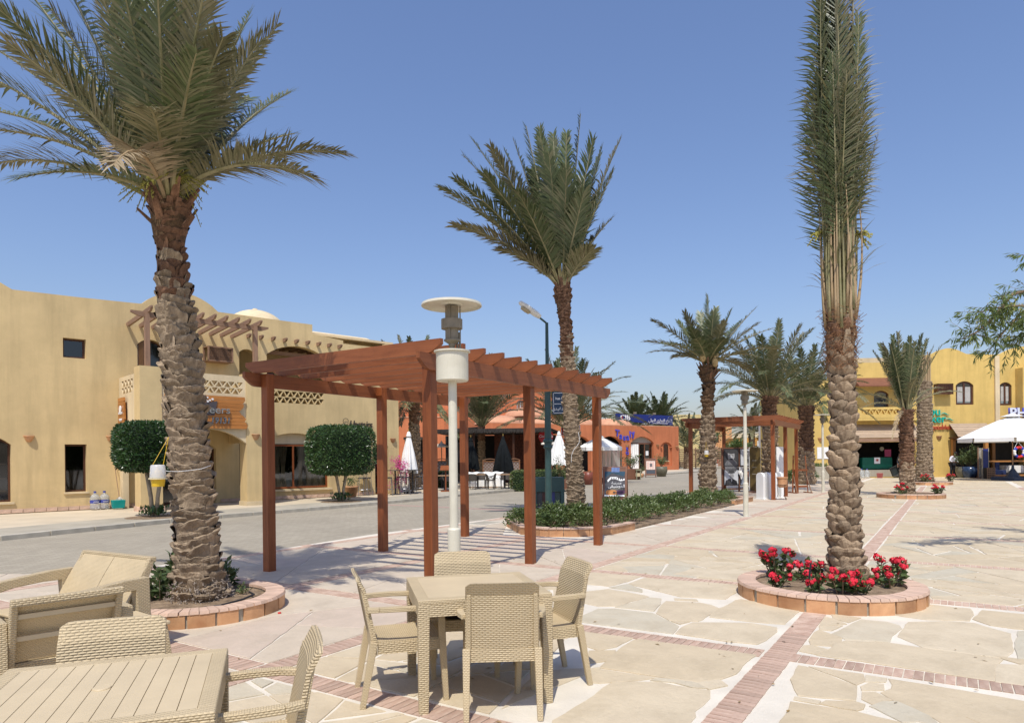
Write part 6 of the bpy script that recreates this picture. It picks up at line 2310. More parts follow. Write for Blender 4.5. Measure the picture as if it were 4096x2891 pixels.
def dining_table(label, loc, rz, slats=False):
    t = thing('dining_table', label, 'table', loc, rz, 'square woven plastic tables')
    s, h = .45, .74
    if slats:
        n = 11
        ww = (2 * s - .13) / n
        for i in range(n):
            x = -s + .065 + i * ww
            MB().b2((x + .0016, -s + .065, h - .022), (x + ww - .0016, s - .065, h - .002)).build('slat', WKS, t)
    else:
        MB().b2((-s + .075, -s + .075, h - .022), (s - .075, s - .075, h - .002)).build('table_top', WKS, t, bevel=.003)
    MB().b2((-s + .03, -s + .03, h - .04), (s - .03, s - .03, h - .026)).build('under_panel', WKS, t)
    b = .066 if slats else .076
    rim = MB()
    rim.b2((-s, -s, h - .03), (s, -s + b, h))
    rim.b2((-s, s - b, h - .03), (s, s, h))
    rim.b2((-s, -s + b, h - .03), (-s + b, s - b, h))
    rim.b2((s - b, -s + b, h - .03), (s, s - b, h))
    rim.build('rim', WKF, t, uv=True, bevel=.006)
    ap = MB()
    for c, d in (((0, -s + .012, h - .07), (2 * s - .01, .022, .08)), ((0, s - .012, h - .07), (2 * s - .01, .022, .08)), ((-s + .012, 0, h - .07), (.022, 2 * s - .05, .08)), ((s - .012, 0, h - .07), (.022, 2 * s - .05, .08))):
        ap.box(c, d)
    ap.build('apron', WK, t, uv=True)
    MB().lathe([(0, .003), (.032, .003), (.034, 0), (.034, -.004)], 20, (0, 0, h)).build('parasol_hole_cap', WKS, t)
    for sx in (-1, 1):
        for sy in (-1, 1):
            l = MB()
            l.bar((sx * (s - .032), sy * (s - .032), .0), (sx * (s - .038), sy * (s - .038), h - .032), .062, .062, up=(0, 1, 0), w2=.078, h2=.078)
            l.build('leg', WK, t, uv=True, bevel=.006)
    return t


dining_table('square smooth-topped wicker table in the centre foreground', (-.28, 4.92, 0), R(13.5))
chair = dining_chair()


def set_chair(rear, face, label, first=False):
    f = Vector(face).normalized()
    loc = (rear[0] + f.x * .305, rear[1] + f.y * .305, 0)
    rz = math.atan2(f.y, f.x) - PI / 2
    if first:
        chair.location = loc
        chair.rotation_euler = (0, 0, rz)
        chair['label'] = label
        return chair
    return dup(chair, loc, rz, label)


set_chair((-1.07, 4.72), (.955, .29), 'wicker armchair at the left side of the centre table', True)
set_chair((.475, 5.17), (-.95, -.32), 'wicker armchair at the right side of the centre table')
set_chair((-.07, 4.27), (-.06, 1), 'wicker armchair nearest the camera, its back to us, at the centre table')
set_chair((-.42, 5.66), (.1, -1), 'wicker armchair behind the centre table, facing us')
dining_table('square slatted wicker table cut by the lower left corner', (-1.665, 2.755, 0), R(19.8), True)
set_chair((-.90, 3.02), (-.94, -.34), 'wicker armchair right of the slatted corner table')
set_chair((-1.97, 3.36), (.34, -.94), 'wicker armchair behind the slatted corner table, facing us')
set_chair((-1.37, 1.93), (-.34, .94), 'wicker armchair below the slatted corner table, only its top edge showing')

# seat cushions of two chairs at the centre table are dark
cush = mat('dark_cushion', (.055, .035, .03), .8, .2, 8, .3, 50)
for p, a, lb in (((-.36, 5.36, .44), R(6), 'dark brown seat pad on the chair behind the centre table'), ((-.09, 4.58, .44), R(-3), 'dark brown seat pad on the chair nearest the camera')):
    o = MB().box((0, 0, .022), (.4, .38, .04)).build('seat_pad', cush, None, loc=p, rz=a, bevel=.015)
    tag(o, lb, 'cushion')


def lounge(kind, label, loc, rz, W=.62):
    """woven lounge seat: deep boxy arms, tall raked hollow back; faces local +y"""
    t = thing(kind, label, 'armchair' if kind == 'lounge_armchair' else 'sofa', loc, rz, 'woven lounge seats')
    hw = W / 2
    MB().b2((-hw, -.22, .20), (hw, .33, .36)).build('seat_base', WK, t, uv=True, bevel=.01)
    MB().b2((-hw + .01, -.21, .362), (hw - .01, .335, .385)).build('seat', WKS, t, bevel=.006)
    n = 2 if W > .9 else 1
    for k in range(n):
        w = W / n

        def f(u, v, k=k, w=w):
            return (-hw + k * w + .004 + u * (w - .008), -.20 - .20 * v - .03 * math.sin(PI * u) * (1 - v) - .05 * v * v, .38 + .42 * v)
        MB().grid(f, 8, 8, lambda u, v: (0, -.02, 0)).build('back_panel', WKF, t, uv=True, fix=True)
    fr = MB()
    for s in (-1, 1):
        fr.bar((s * (hw - .02), -.215, .22), (s * (hw - .02), -.46, .795), .04, .10, up=(0, 1, 0), h2=.05)
    fr.bar((-hw, -.468, .79), (hw, -.468, .79), .06, .045)
    fr.build('back_frame', WK, t, uv=True, bevel=.008)
    for z, y in ((.68, -.405), (.53, -.34)):
        MB().b2((-hw + .03, y - .03, z), (hw - .03, y - .012, z + .03)).build('back_rib', WKS, t)
    for s in (-1, 1):
        a = MB()
        x0, x1 = s * (hw + .002), s * (hw + .085)
        prof = [(.34, .02), (.40, .02), (.37, .56), (.33, .605), (.1, .63), (-.16, .655), (-.38, .66), (-.40, .02), (-.30, .02), (-.26, .56), (-.1, .565), (.12, .55), (.27, .52), (.30, .48)]
        a.prism(prof, min(x0, x1), max(x0, x1), fn=lambda x, y, z: (z, x, y))
        a.build('arm', WK, t, uv=True, bevel=.008, fix=True)
        MB().b2((min(x0, x1), -.28, .02), (max(x0, x1), .32, .36)).build('side_panel', WK, t, uv=True)
    return t


def face(loc, f):
    return math.atan2(f[1], f[0]) - PI / 2


lounge('loveseat', 'two-seat wicker loveseat in front of the big palm planter', (-3.86, 5.86, 0), face(0, (-.50, -.87)), 1.08)
lounge('lounge_armchair', 'wicker lounge armchair with its hollow back turned to us, lower left', (-3.18, 4.72, 0), face(0, (-.70, .71)))
lounge('lounge_armchair', 'wicker lounge armchair at the far left edge, only an arm showing', (-4.75, 5.35, 0), face(0, (.9, -.4)))
t = thing('coffee_table', 'low wicker coffee table with smooth top beside the loveseat', 'table', (-3.12, 5.32, 0), R(142))
MB().b2((-.3, -.3, .37), (.3, .3, .40)).build('table_top', WKS, t, bevel=.008)
cf = MB()
cf.prism([(-.285, -.285), (.285, -.285), (.285, .285), (-.285, .285)], .0, .37, fn=lambda x, y, z: (x * (1.12 - .12 * z / .37), y * (1.12 - .12 * z / .37), z))
cf.build('body', WK, t, uv=True, bevel=.008)

# ------------------------------------------------------------ insect traps hanging on palm trunks
PLC = NT('frosted_plastic')
PLC.b.inputs['Transmission Weight'].default_value = .45
PLCM = PLC.out((.80, .80, .78), .3)
YP = mat('yellow_plastic', (.72, .46, .02), .4, .1, 4)


def trap(label, loc, top):
    t = thing('insect_trap', label, 'insect trap', loc, 0, 'insect traps on palm trunks')
    MB().lathe([(0, 0), (.095, 0), (.10, .02), (.115, .105), (0, .105)], 20).build('tub', YP, t)
    MB().lathe([(.0, .106), (.145, .106), (.145, .125), (.0, .126)], 24).build('rim', mat('cream_plastic', (.66, .58, .36), .4), t)
    MB().lathe([(.10, .126), (.07, .16), (.0, .29)], 18).build('funnel', YP, t, smooth=True)
    MB().lathe([(.128, .127), (.115, .30), (.10, .315), (0, .318)], 20).build('cover', PLCM, t, smooth=True)
    tp = Vector(top) - Vector(loc)
    tp = Vector((tp.x / .62, tp.y / .62, tp.z / .72))
    k = MB()
    for s in (-1, 1):
        k.tube([(s * .09, 0, .31), tp], .004, 4)
    k.build('cord', YP, t)
    t.scale = (.62, .62, .72)
    return t


q = V(632, 1945, 7.15)
trap('yellow and white insect trap hanging on the big left palm', tuple(q), (q.x + .04, 7.3, q.z + .52))
q = V(2826, 1826, SY - .36)
t = trap('yellow and white insect trap on the palm by the portrait stand', tuple(q), (q.x, SY - .32, q.z + .55))
q = V(3185, 1832, 30.8)
t = trap('yellow and white insect trap on the broad palm behind the second pergola', tuple(q), (q.x, 30.85, q.z + .55))
# tie wires, hose, cap, weeds
for pts, lb, r, m in (([(-3.80, 7.42, 1.56), (-3.70, 7.32, 1.545), (-3.58, 7.285, 1.54), (-3.45, 7.30, 1.55), (-3.36, 7.38, 1.565), (-3.31, 7.5, 1.6)], 'thin white cord tied round the big left palm trunk', .003, M['white']),
                      ([(MX + .03, MY - .24, 2.3), (MX + .06, MY - .235, 2.15), (MX + .05, MY - .24, 2.02), (MX - .02, MY - .255, 1.92), (MX - .1, MY - .26, 1.83), (MX - .15, MY - .255, 1.7), (MX - .16, MY - .255, 1.52)], 'pale cord looped on the slender middle palm trunk', .006, WCLOTH),
                      ([(-3.15, 6.95, .16), (-3.0, 7.0, .17), (-2.87, 7.25, .18), (-2.85, 7.5, .18), (-2.98, 7.7, .17)], 'dark drip hose curving through the big palm planter', .011, M['black']),
                      ([(3.32, 7.7, .12), (3.38, 7.75, .42)], 'short black hose end sticking up among the red flowers', .012, M['black'])):
    o = tag(MB().tube(pts, r, 6).build('hose' if 'hose' in lb else 'cord', m), lb, 'hose' if 'hose' in lb else 'cord')
o = MB().lathe([(0, 0), (.018, 0), (.018, .012), (0, .013)], 12).build('bottle_cap', mat('cap_red', (.6, .02, .02), .4), None, loc=tuple(G(1118, 2452, .008)))
tag(o, 'tiny red bottle cap on the paving beside the big palm planter', 'bottle cap')


# ------------------------------------------------------------ parasols
def canopy_closed(label, loc, h, m, r=.28, lean=0., base=True, name='closed_parasol', z0=.95):
    t = thing(name, label, 'parasol', loc, rng.uniform(0, 6), 'folded parasols')
    MB().tube([(0, 0, 0), (0, 0, h - .05)], .022, 8).build('pole', W_OLDZ, t)
    n = 28

    def f(u, v):
        a = u * 2 * PI
        zz = h - .12 - (h - .12 - z0) * v
        rad = (.05 + r * v ** .75) * (1 + .22 * math.cos(a * 7) * min(1, v * 2)) + .02 * math.sin(a * 3 + v * 5) * v
        return (math.cos(a) * rad + lean * math.sin(v * PI) * .15, math.sin(a) * rad, zz + .05 * math.sin(a * 7) * (v > .95))
    MB().grid(f, 56, 10).build('canopy', m, t, smooth=True)
    MB().lathe([(.1, -.16), (.13, -.26), (.115, -.2), (.07, -.05), (.03, 0)], 14, (0, 0, h - .02)).build('top_flounce', m, t, smooth=True)
    MB().lathe([(0, 0), (.03, 0), (.035, .03), (.02, .06), (.025, .09), (.0, .14)], 10, (0, 0, h - .03)).build('finial', mat('brass_finial', (.45, .30, .08), .35, .1, 4, metal=.6), t, smooth=True)
    if base:
        MB().lathe([(0, 0), (.25, 0), (.25, .07), (.04, .1), (.04, .25)], 18).build('base', M['dark'], t)
    return t


def canopy_open(label, loc, h, rim, rad, m, n=8, valance=.0, rz=0., square=False):
    t = thing('open_parasol', label, 'parasol', loc, rz, 'open parasols')
    MB().tube([(0, 0, 0), (0, 0, h)], .03, 8).build('pole', W_OLDZ, t)
    for i in range(n):
        a0, a1 = 2 * PI * i / n, 2 * PI * (i + 1) / n
        mb = MB()

        def f(u, v, a0=a0, a1=a1):
            rr = .12 + (rad - .12) * v
            p = Vector((math.cos(a0), math.sin(a0), 0)).lerp(Vector((math.cos(a1), math.sin(a1), 0)), u) * rr
            sag = -.10 * math.sin(PI * u) * v
            return (p.x, p.y, h - .06 - (h - rim - .06) * (v ** 1.12) + sag * .5)
        mb.grid(f, 6, 6)
        if valance:
            q0, q1 = f(0.03, 1), f(.97, 1)
            mb.add([q0, q1, (q1[0], q1[1], q1[2] - valance), (q0[0], q0[1], q0[2] - valance)], [(0, 1, 2, 3)])
        mb.build('canopy_panel', m, t, smooth=False)
        MB().bar((0, 0, h - .1), (math.cos(a0) * rad * .99, math.sin(a0) * rad * .99, rim - .03), .025, .03).build('rib', W_OLDX, t)
    MB().lathe([(.02, .10), (rad * .22, -.08), (rad * .2, -.09)], n, (0, 0, h)).build('top_cap', m, t)
    return t


BLK = mat('black_canvas', (.012, .014, .015), .95, .3, 6, .3, 10, spec=.1)
q = V(1637, 1963, 31.3)
q.z = .07
canopy_closed('closed white parasol beside the bougainvillea', tuple(q), 2.85, WCLOTH, .3)
q = V(1884, 1850, 39.0)
canopy_closed('closed black parasol, left of the pair under the thatch', (q.x, 39.0, .07), 2.8, BLK, .38, .4, z0=.95)
q = V(2013, 1850, 39.0)
canopy_closed('closed black parasol, right of the pair, drooping', (q.x, 39.0, .07), 2.85, BLK, .5, 1.2, z0=.75)
q = V(2237, 1850, 38.0)
canopy_closed('closed white parasol behind the green street lamp', (q.x, 38.0, .07), 3.05, WCLOTH, .48, z0=1.15)
q = V(2400, 1850, 42.0)
canopy_open('open white parasol in front of the orange arcade', (q.x, 42.0, .07), 2.85, 2.16, 1.38, WCLOTH, 8, .2)
PLX = NT('clear_vinyl')
PLX.b.inputs['Transmission Weight'].default_value = .6
PLXM = PLX.out((.72, .72, .70), .35)
cv = thing('vinyl_screen', 'hanging clear vinyl screen below the open white parasol', 'screen', (q.x, 42.0, .07))
for k in range(3):
    MB().grid(lambda u, v, k=k: (-.2 + k * .55 + u * .53, 1.25 + .05 * math.sin(u * 14 + k), .25 + v * 1.75), 16, 2).build('vinyl_sheet', PLXM, cv, smooth=True)
MB().tube([(-.25, 1.25, 2.0), (1.5, 1.25, 2.0)], .015, 6).build('rail', M['steel'], cv)
for k in (-.27, 1.52):
    MB().tube([(k, 1.25, 0), (k, 1.25, 2.05)], .02, 6).build('upright', M['steel'], cv)
for px, py, d, lb in ((1668, 1783, 44, 'small cream parasol left, in front of the thatch'), (1766, 1781, 43, 'small cream parasol beside the heater lamp pole'), (2197, 1770, 40.3, 'small cream parasol left of the street lamp post')):
    q = V(px, py, d)
    canopy_open(lb, (q.x, d, .07), q.z + .12, q.z - .12, .62, mat('cream_canvas', (.66, .60, .50), .85, .08, 3), 4, .06, .6)
q = G(4052, 1921)
bp = canopy_open('big open white parasol in front of the wooden restaurant pavilion', (q.x, q.y, 0), 3.85, 2.5, 2.75, WCLOTH, 8, .22, .2)
MB().prism([(-.75, -.75), (.75, -.75), (.75, .75), (-.75, .75)], 0, .2).build('base', mat('navy_block', (.03, .045, .08), .6), bp)
MB().lathe([(.4, .2), (.08, .7), (.06, .9)], 8).build('base_socket', MATS['navy_block'], bp)

# ------------------------------------------------------------ thatched cafe shelter
THAT = mat('dark_thatch', (.045, .038, .032), .95, .5, 18, 1.0, 60, bdist=.03, stretch=(1, .3, 1))
MOS = mat('dark_red_mosaic', (.075, .018, .010), .6, .6, 9, 1.0, 16, col2=(.20, .06, .03), bdist=.03)
sh = thing('cafe_shelter', 'dark thatched cafe shelter in front of the salmon hotel', 'shelter', (0, 0, .07))
roofp = [(-4.75, 41.2), (2.25, 40.2), (3.1, 45.6), (-4.4, 46.6)]
mb = MB()
mb.prism(roofp, 3.13, 3.33)
mb.build('roof', THAT, sh)
rr = random.Random(4)
mb = MB()
for i in range(420):
    f = i / 420
    p = Vector((roofp[0][0], roofp[0][1], 0)).lerp(Vector((roofp[1][0], roofp[1][1], 0)), f)
    mb.bar((p.x, p.y - .02, 3.3 + rr.uniform(-.03, .03)), (p.x + rr.uniform(-.04, .04), p.y - rr.uniform(.03, .1), 3.13 - rr.uniform(0, .1)), .02, .02)
stuff(mb.build('thatch_fringe', THAT, sh))
for x, y in ((-4.6, 41.5), (-2.3, 41.2), (.1, 40.9), (2.1, 40.5)):
    MB().tube([(x, y, -.05), (x, y, 3.14)], .07, 8).build('post', W_DK, sh)
MB().b2((-4.5, 46.3, 0), (3.0, 46.5, 3.1)).build('back_wall', M['dark'], sh)
MB().b2((-1.15, 45.0, 0), (2.4, 45.1, 3.1)).build('mosaic_wall', MOS, sh)
MB().b2((2.3, 41.5, 0), (2.45, 45.5, 3.1)).build('side_wall', ORNG, sh)
MB().b2((-4.1, 44.2, 1.3), (-2.55, 44.3, 2.6)).build('blackboard', mat('slate', (.10, .10, .11), .7, .3, 4), sh)
MB().b2((-6.6, 41.6, 2.75), (-4.9, 43.6, 2.9)).build('side_roof', THAT, sh)
for x in (-6.5, -5.0):
    MB().tube([(x, 41.8, -.05), (x, 41.8, 2.76)], .06, 8).build('post', W_DK, sh)
MB().b2((-6.5, 43.4, 0), (-4.95, 43.5, 2.75)).build('back_wall', M['dark'], sh)
W_LAT = wood('lattice_wood', (.20, .085, .035), (.30, .14, .06), .6, 1, 'z', .08)


def lattice(label, x0, x1, y, z1=1.35):
    t = thing('lattice_screen', label, 'screen', (x0, y, .07), 0, 'lattice screens in the cafe')
    w = x1 - x0
    z0 = .12
    for a, b in (((0, 0, 0), (.05, .05, z1)), ((w - .05, 0, 0), (w, .05, z1)), ((.05, 0, z0), (w - .05, .05, z0 + .05)), ((.05, 0, z1 - .1), (w - .05, .05, z1 - .05))):
        MB().b2(a, b).build('frame_bar', W_LAT, t)
    MB().tube([(w * f, .025, z1 - .02 + .09 * math.sin(PI * f)) for f in [k / 8 for k in range(9)]], .025, 6).build('arched_top', W_LAT, t)
    H = z1 - .1 - z0 - .05
    for s in (-1, 1):
        k = -H
        while k < w:
            xa, xb = (k, k + H) if s > 0 else (k + H, k)
            pa, pb = [xa, z0 + .05], [xb, z0 + .05 + H]
            pts = []
            for (xx, zz), (x2, z2) in ((pa, pb), (pb, pa)):
                c = min(max(xx, .05), w - .05)
                zz = zz + (z2 - zz) * ((c - xx) / (x2 - xx)) if c != xx else zz
                pts.append((c, .025 + .008 * s, zz))
            if abs(pts[0][0] - pts[1][0]) > .04:
                MB().bar(pts[0], pts[1], .025, .012, up=(0, 1, 0)).build('slat', W_LAT, t)
            k += .19
    MB().b2((.05, .052, z0), (w - .05, .056, z1 - .1)).build('white_backing', mat('screen_cloth', (.42, .40, .38), .9), t)
    return t


X = lambda px, d: (px - 2048) / 2731 * d
lattice('arched lattice screen left of the drooping black parasol', X(1930, 40.2), X(1988, 40.2), 40.2, 1.45)
lattice('arched lattice screen right of the drooping black parasol', X(2033, 40.2), X(2080, 40.2), 40.2, 1.45)
lattice('lattice screen behind the closed white parasol', X(1655, 38.0), X(1700, 38.0), 38.0, 1.5)
lattice('lattice screen left of the heater lamp pole', X(1742, 38.5), X(1790, 38.5), 38.5, 1.5)
# hedge block in front of the cafe
hb = thing('box_hedge', 'clipped hedge block right of the cafe tables', 'hedge', (X(2150, 34.0), 34.3, .07))
rr = random.Random(12)
mb = MB()
leaf_cloud(mb, [(p + Vector((0, 0, .42)), nn) for p, nn in rbox_points(1.35, .5, .5, 4200, rr, 7)], .09, .45, .1, rr)
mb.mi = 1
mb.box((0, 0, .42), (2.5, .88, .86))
mb.build('foliage', [HEDGE, LIGHT_BLOCK], hb)
hb = thing('box_hedge', 'small clipped hedge left of the heater lamp pole', 'hedge', (X(1765, 37.0), 37.2, .07))
mb = MB()
leaf_cloud(mb, [(p + Vector((0, 0, .4)), nn) for p, nn in rbox_points(.6, .4, .45, 1600, rr, 6)], .09, .45, .1, rr)
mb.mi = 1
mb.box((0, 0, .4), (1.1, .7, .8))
mb.build('foliage', [HEDGE, LIGHT_BLOCK], hb)

# sofa with white cover
so2 = thing('covered_sofa', 'long sofa under a white dust cover in the cafe', 'sofa', (X(1935, 37.0), 37.0, .07))
MB().grid(lambda u, v: ((u - .5) * 2.1, -.4 + v * .8, .5 + .32 * (1 / (1 + math.exp(-(v - .6) * 22))) + .02 * math.sin(u * 25)), 40, 14).build('cover_top', WCLOTH, so2, smooth=True)
MB().grid(lambda u, v: ((u - .5) * 2.12, -.41 + .03 * math.sin(u * 40), .05 + v * .46), 50, 2).build('cover_front', WCLOTH, so2, smooth=True)
MB().b2((-1.03, -.38, .0), (1.03, .4, .48)).build('frame', W_OLDX, so2)

# ------------------------------------------------------------ cafe tables and chairs
RAT = mat('dark_rattan', (.07, .06, .05), .6, .3, 20, .4, 80)
W_TAB = wood('cafe_table_wood', (.36, .215, .11), (.48, .31, .17), .45, 1, 'x', .1)


def cafe_chair():
    t = thing('cafe_chair', 'x', 'chair', group='dark rattan cafe chairs')
    MB().lathe([(0, .43), (.21, .43), (.23, .445), (.21, .46), (0, .455)], 18).build('seat', RAT, t)
    mb = MB()
    mb.grid(lambda u, v: (.25 * math.sin((u - .5) * 2.2) * (1 + .1 * v), -.19 * math.cos((u - .5) * 2.2) - .06 * v, .44 + .36 * v * (1 - .25 * abs(2 * u - 1) ** 3)), 12, 5, lambda u, v: (0, -.015, 0))
    mb.build('backrest', RAT, t, fix=True)
    for s in (-1, 1):
        MB().tube([(s * .2, .17, 0), (s * .22, .16, .45), (s * .29, .08, .6), (s * .31, -.05, .66), (s * .28, -.19, .68)], .016, 6).build('armrest', RAT, t, smooth=True)
        MB().tube([(s * .19, -.22, 0), (s * .19, -.17, .45)], .016, 6).build('leg', RAT, t)
        MB().tube([(s * .2, .18, 0), (s * .19, .15, .44)], .016, 6).build('leg', RAT, t)
    return t


def cafe_table(label, x, y):
    t = thing('cafe_table', label, 'table', (x, y, .07), 0, 'cafe tables')
    MB().b2((-.42, -.42, .72), (.42, .42, .75)).build('table_top', W_TAB, t, bevel=.005)
    MB().lathe([(.045, .72), (.045, .06), (.2, .03), (.22, 0)], 14).build('pedestal', M['black'], t)
    return t


cc = cafe_chair()
first = True
sets = [(1910, 35.0, 'cafe table before the covered sofa', ((-.75, .1, 1.5), (.7, .1, -1.7), (.15, .75, 3.0), (-.2, -.78, .2))),
        (2018, 34.6, 'cafe table by the hedge block', ((-.72, -.2, 1.4), (.72, .2, -1.6), (.0, .75, 3.1))),
        (1778, 33.6, 'cafe table behind the heater lamp', ((-.7, .0, 1.4), (.1, .8, 3.0))),
        (1700, 36.5, 'cafe table farthest back in the cafe', ((.7, .1, -1.5), (-.6, .4, 2.0)))]
nth = ('left of', 'right of', 'behind', 'in front of')
for px, d, lb, ch in sets:
    x = X(px, d)
    cafe_table(lb, x, d)
    for k, (dx, dy, rz) in enumerate(ch):
        where = ('at the right side of the ' if dx > .4 else 'at the left side of the ' if dx < -.4 else 'behind the ' if dy > 0 else 'at the front of the ')
        l2 = 'rattan chair ' + where + lb
        if first:
            cc.location = (x + dx, d + dy, .07)
            cc.rotation_euler = (0, 0, -rz)
            cc['label'] = l2
            first = False
        else:
            dup(cc, (x + dx, d + dy, .07), -rz, l2)


def bar_stool(label, x, y, rz):
    t = thing('bar_stool', label, 'bar stool', (x, y, .07), rz, 'steel bar stools')
    for sx in (-1, 1):
        for sy in (-1, 1):
            MB().tube([(sx * .21, sy * .21, 0), (sx * .15, sy * .15, .74)], .013, 6).build('leg', M['steel'], t)
    MB().lathe([(.0, .74), (.18, .74), (.19, .765), (.17, .79), (0, .79)], 16).build('seat', M['black'], t)
    MB().tube([(.175 * math.cos(a), .175 * math.sin(a), .26) for a in [k * PI / 6 for k in range(13)]], .011, 5).build('foot_ring', M['steel'], t)
    MB().tube([(-.15, -.15, .74), (-.17, -.2, 1.02), (0, -.24, 1.06), (.17, -.2, 1.02), (.15, -.15, .74)], .011, 5).build('back_hoop', M['steel'], t)
    return t


def bar_table(label, x, y):
    t = thing('bar_table', label, 'table', (x, y, .07), 0, 'bar tables')
    MB().lathe([(0, 1.06), (.33, 1.06), (.34, 1.075), (.33, 1.09), (0, 1.09)], 24).build('table_top', M['black'], t)
    MB().lathe([(.035, 1.06), (.035, .05), (.24, .03), (.25, 0)], 16).build('pedestal', M['black'], t)


for px, d, lb in ((1580, 30.2, 'black bar table under the bougainvillea'), (1650, 30.8, 'black bar table right of the closed white parasol')):
    bar_table(lb, X(px, d), d)
for px, d, rz, lb in ((1550, 29.7, -1.5, 'steel bar stool left of the first bar table'), (1604, 30.6, 1.6, 'steel bar stool between the two bar tables, behind'), (1618, 30.2, -1.3, 'steel bar stool between the two bar tables, in front'), (1679, 30.9, 1.5, 'steel bar stool right of the second bar table')):
    bar_stool(lb, X(px, d), d, rz)
t = thing('wooden_bar', 'red-brown wooden bar counter in front of the restaurant corner', 'bar counter', (X(1475, 31.0), 30.6, .07), R(44))
MB().b2((-.7, -.2, .92), (.7, .2, .98)).build('counter_top', W_RED, t)
for x in (-.62, .56):
    MB().b2((x, -.17, 0), (x + .06, .17, .92)).build('leg', W_RED, t)
MB().b2((-.56, -.02, .3), (.56, .02, .36)).build('foot_rail', W_RED, t)
for k, (px, d) in enumerate(((1448, 29.6), (1466, 29.9))):
    bar_stool(('steel bar stool at the wooden bar, left one', 'steel bar stool at the wooden bar, right one')[k], X(px, d), d, .4)
t = thing('menu_stand', 'wooden menu lectern beside the heater lamp pole', 'menu stand', (X(1782, 32.6), 32.6, .07))
MB().b2((-.03, -.03, 0), (.03, .03, 1.05)).build('post', W_RED, t)
MB().b2((-.22, -.2, 0), (.22, .2, .05)).build('foot', W_RED, t)
o = MB().box((0, 0, 0), (.5, .38, .03)).build('desk', W_RED, t)
o.matrix_local = Matrix.Translation((0, 0, 1.12)) @ Matrix.Rotation(R(35), 4, 'X')
o2 = MB().box((0, 0, .018), (.4, .3, .004)).build('menu_sheet', M['white'], t)
o2.matrix_local = o.matrix_local.copy()

# round red drinks sign and striped sign on the orange wall
cs = placed(thing('round_sign', 'round red drinks sign on the cafe wall end', 'sign'), Matrix.Translation((X(2184, 41.2), 41.2, V(2184, 1744, 41.2).z)))
MB().lathe([(0, .04), (.42, .04), (.45, 0), (.42, -.04), (0, -.04)], 32).build('disc', mat('drink_red', (.50, .008, .012), .3), cs).matrix_local = Matrix.Rotation(R(90), 4, 'X')
text('lettering', 'Coca-Cola', .24, M['white'], cs, (0, -.05, 0), ext=.004, shear=.3, sx=.8)
MB().bar((-.1, .0, 0), (-.1, 2.4, 0), .03, .03).build('bracket', M['black'], cs)
ss = placed(thing('red_sign', 'red and white sign half hidden by the slender palm', 'sign'), Matrix.Translation((X(2284, 44.0), 44.0, V(2284, 1720, 44.0).z)))
MB().b2((-.62, 0, -.32), (.62, .06, .32)).build('board', M['white'], ss)
MB().b2((-.57, -.006, -.27), (.57, -.001, .27)).build('face', MATS['drink_red'], ss)
text('lettering', 'SNACK', .34, M['white'], ss, (0, -.01, 0), ext=.002, shear=.2) if False else None
for k in range(5):
    MB().bar((-.5 + k * .2, -.01, -.2), (-.35 + k * .2, -.01, .2), .05, .006, up=(0, 1, 0)).build('stripe', M['white'], ss)
for x in (-.5, .5):
    MB().tube([(x, .08, -.3), (x, .08, -V(2284, 1720, 44.0).z + .05)], .03, 6).build('support', M['black'], ss)

# ------------------------------------------------------------ waste bin station and stool
q = G(2192, 2036)
t = thing('waste_bins', 'dark green waste bin station behind the hedge bed', 'bin', (q.x, q.y, 0), R(6))
MB().b2((-.5, -.2, .56), (.5, .22, 1.02)).build('hood', M['green_metal'], t, bevel=.01)
for x in (-.5, .38):
    MB().b2((x, -.19, 0), (x + .12, .2, .56)).build('side_leg', M['green_metal'], t)
for k, (x0, x1, col) in enumerate(((-.37, -.20, (.05, .055, .055)), (-.195, -.02, (.07, .03, .025)), (-.015, .045, (.55, .55, .55)), (.05, .2, (.04, .05, .16)), (.205, .37, (.05, .08, .07)))):
    MB().b2((x0, -.15, .1), (x1, .15, .555)).build('bin', mat('bin_colour_%s' % 'abcde'[k], col, .5, .15, 3), t)
MB().b2((-.38, -.17, .07), (.38, .17, .095)).build('floor_rail', M['steel'], t)
q = G(2553, 1916)
t = thing('side_stool', 'small green and cream patterned stool on the road edge', 'stool', (q.x, q.y, 0))
MB().b2((-.2, -.2, .62), (.2, .2, .72)).build('seat', mat('stool_olive', (.22, .22, .14), .7), t)
for x in (-.17, .1):
    for y in (-.17, .1):
        MB().b2((x, y, 0), (x + .07, y + .07, .62)).build('leg', MATS['stool_olive'], t)
MB().b2((-.19, -.16, .2), (.19, .16, .45)).build('shelf_box', CREAM2, t)


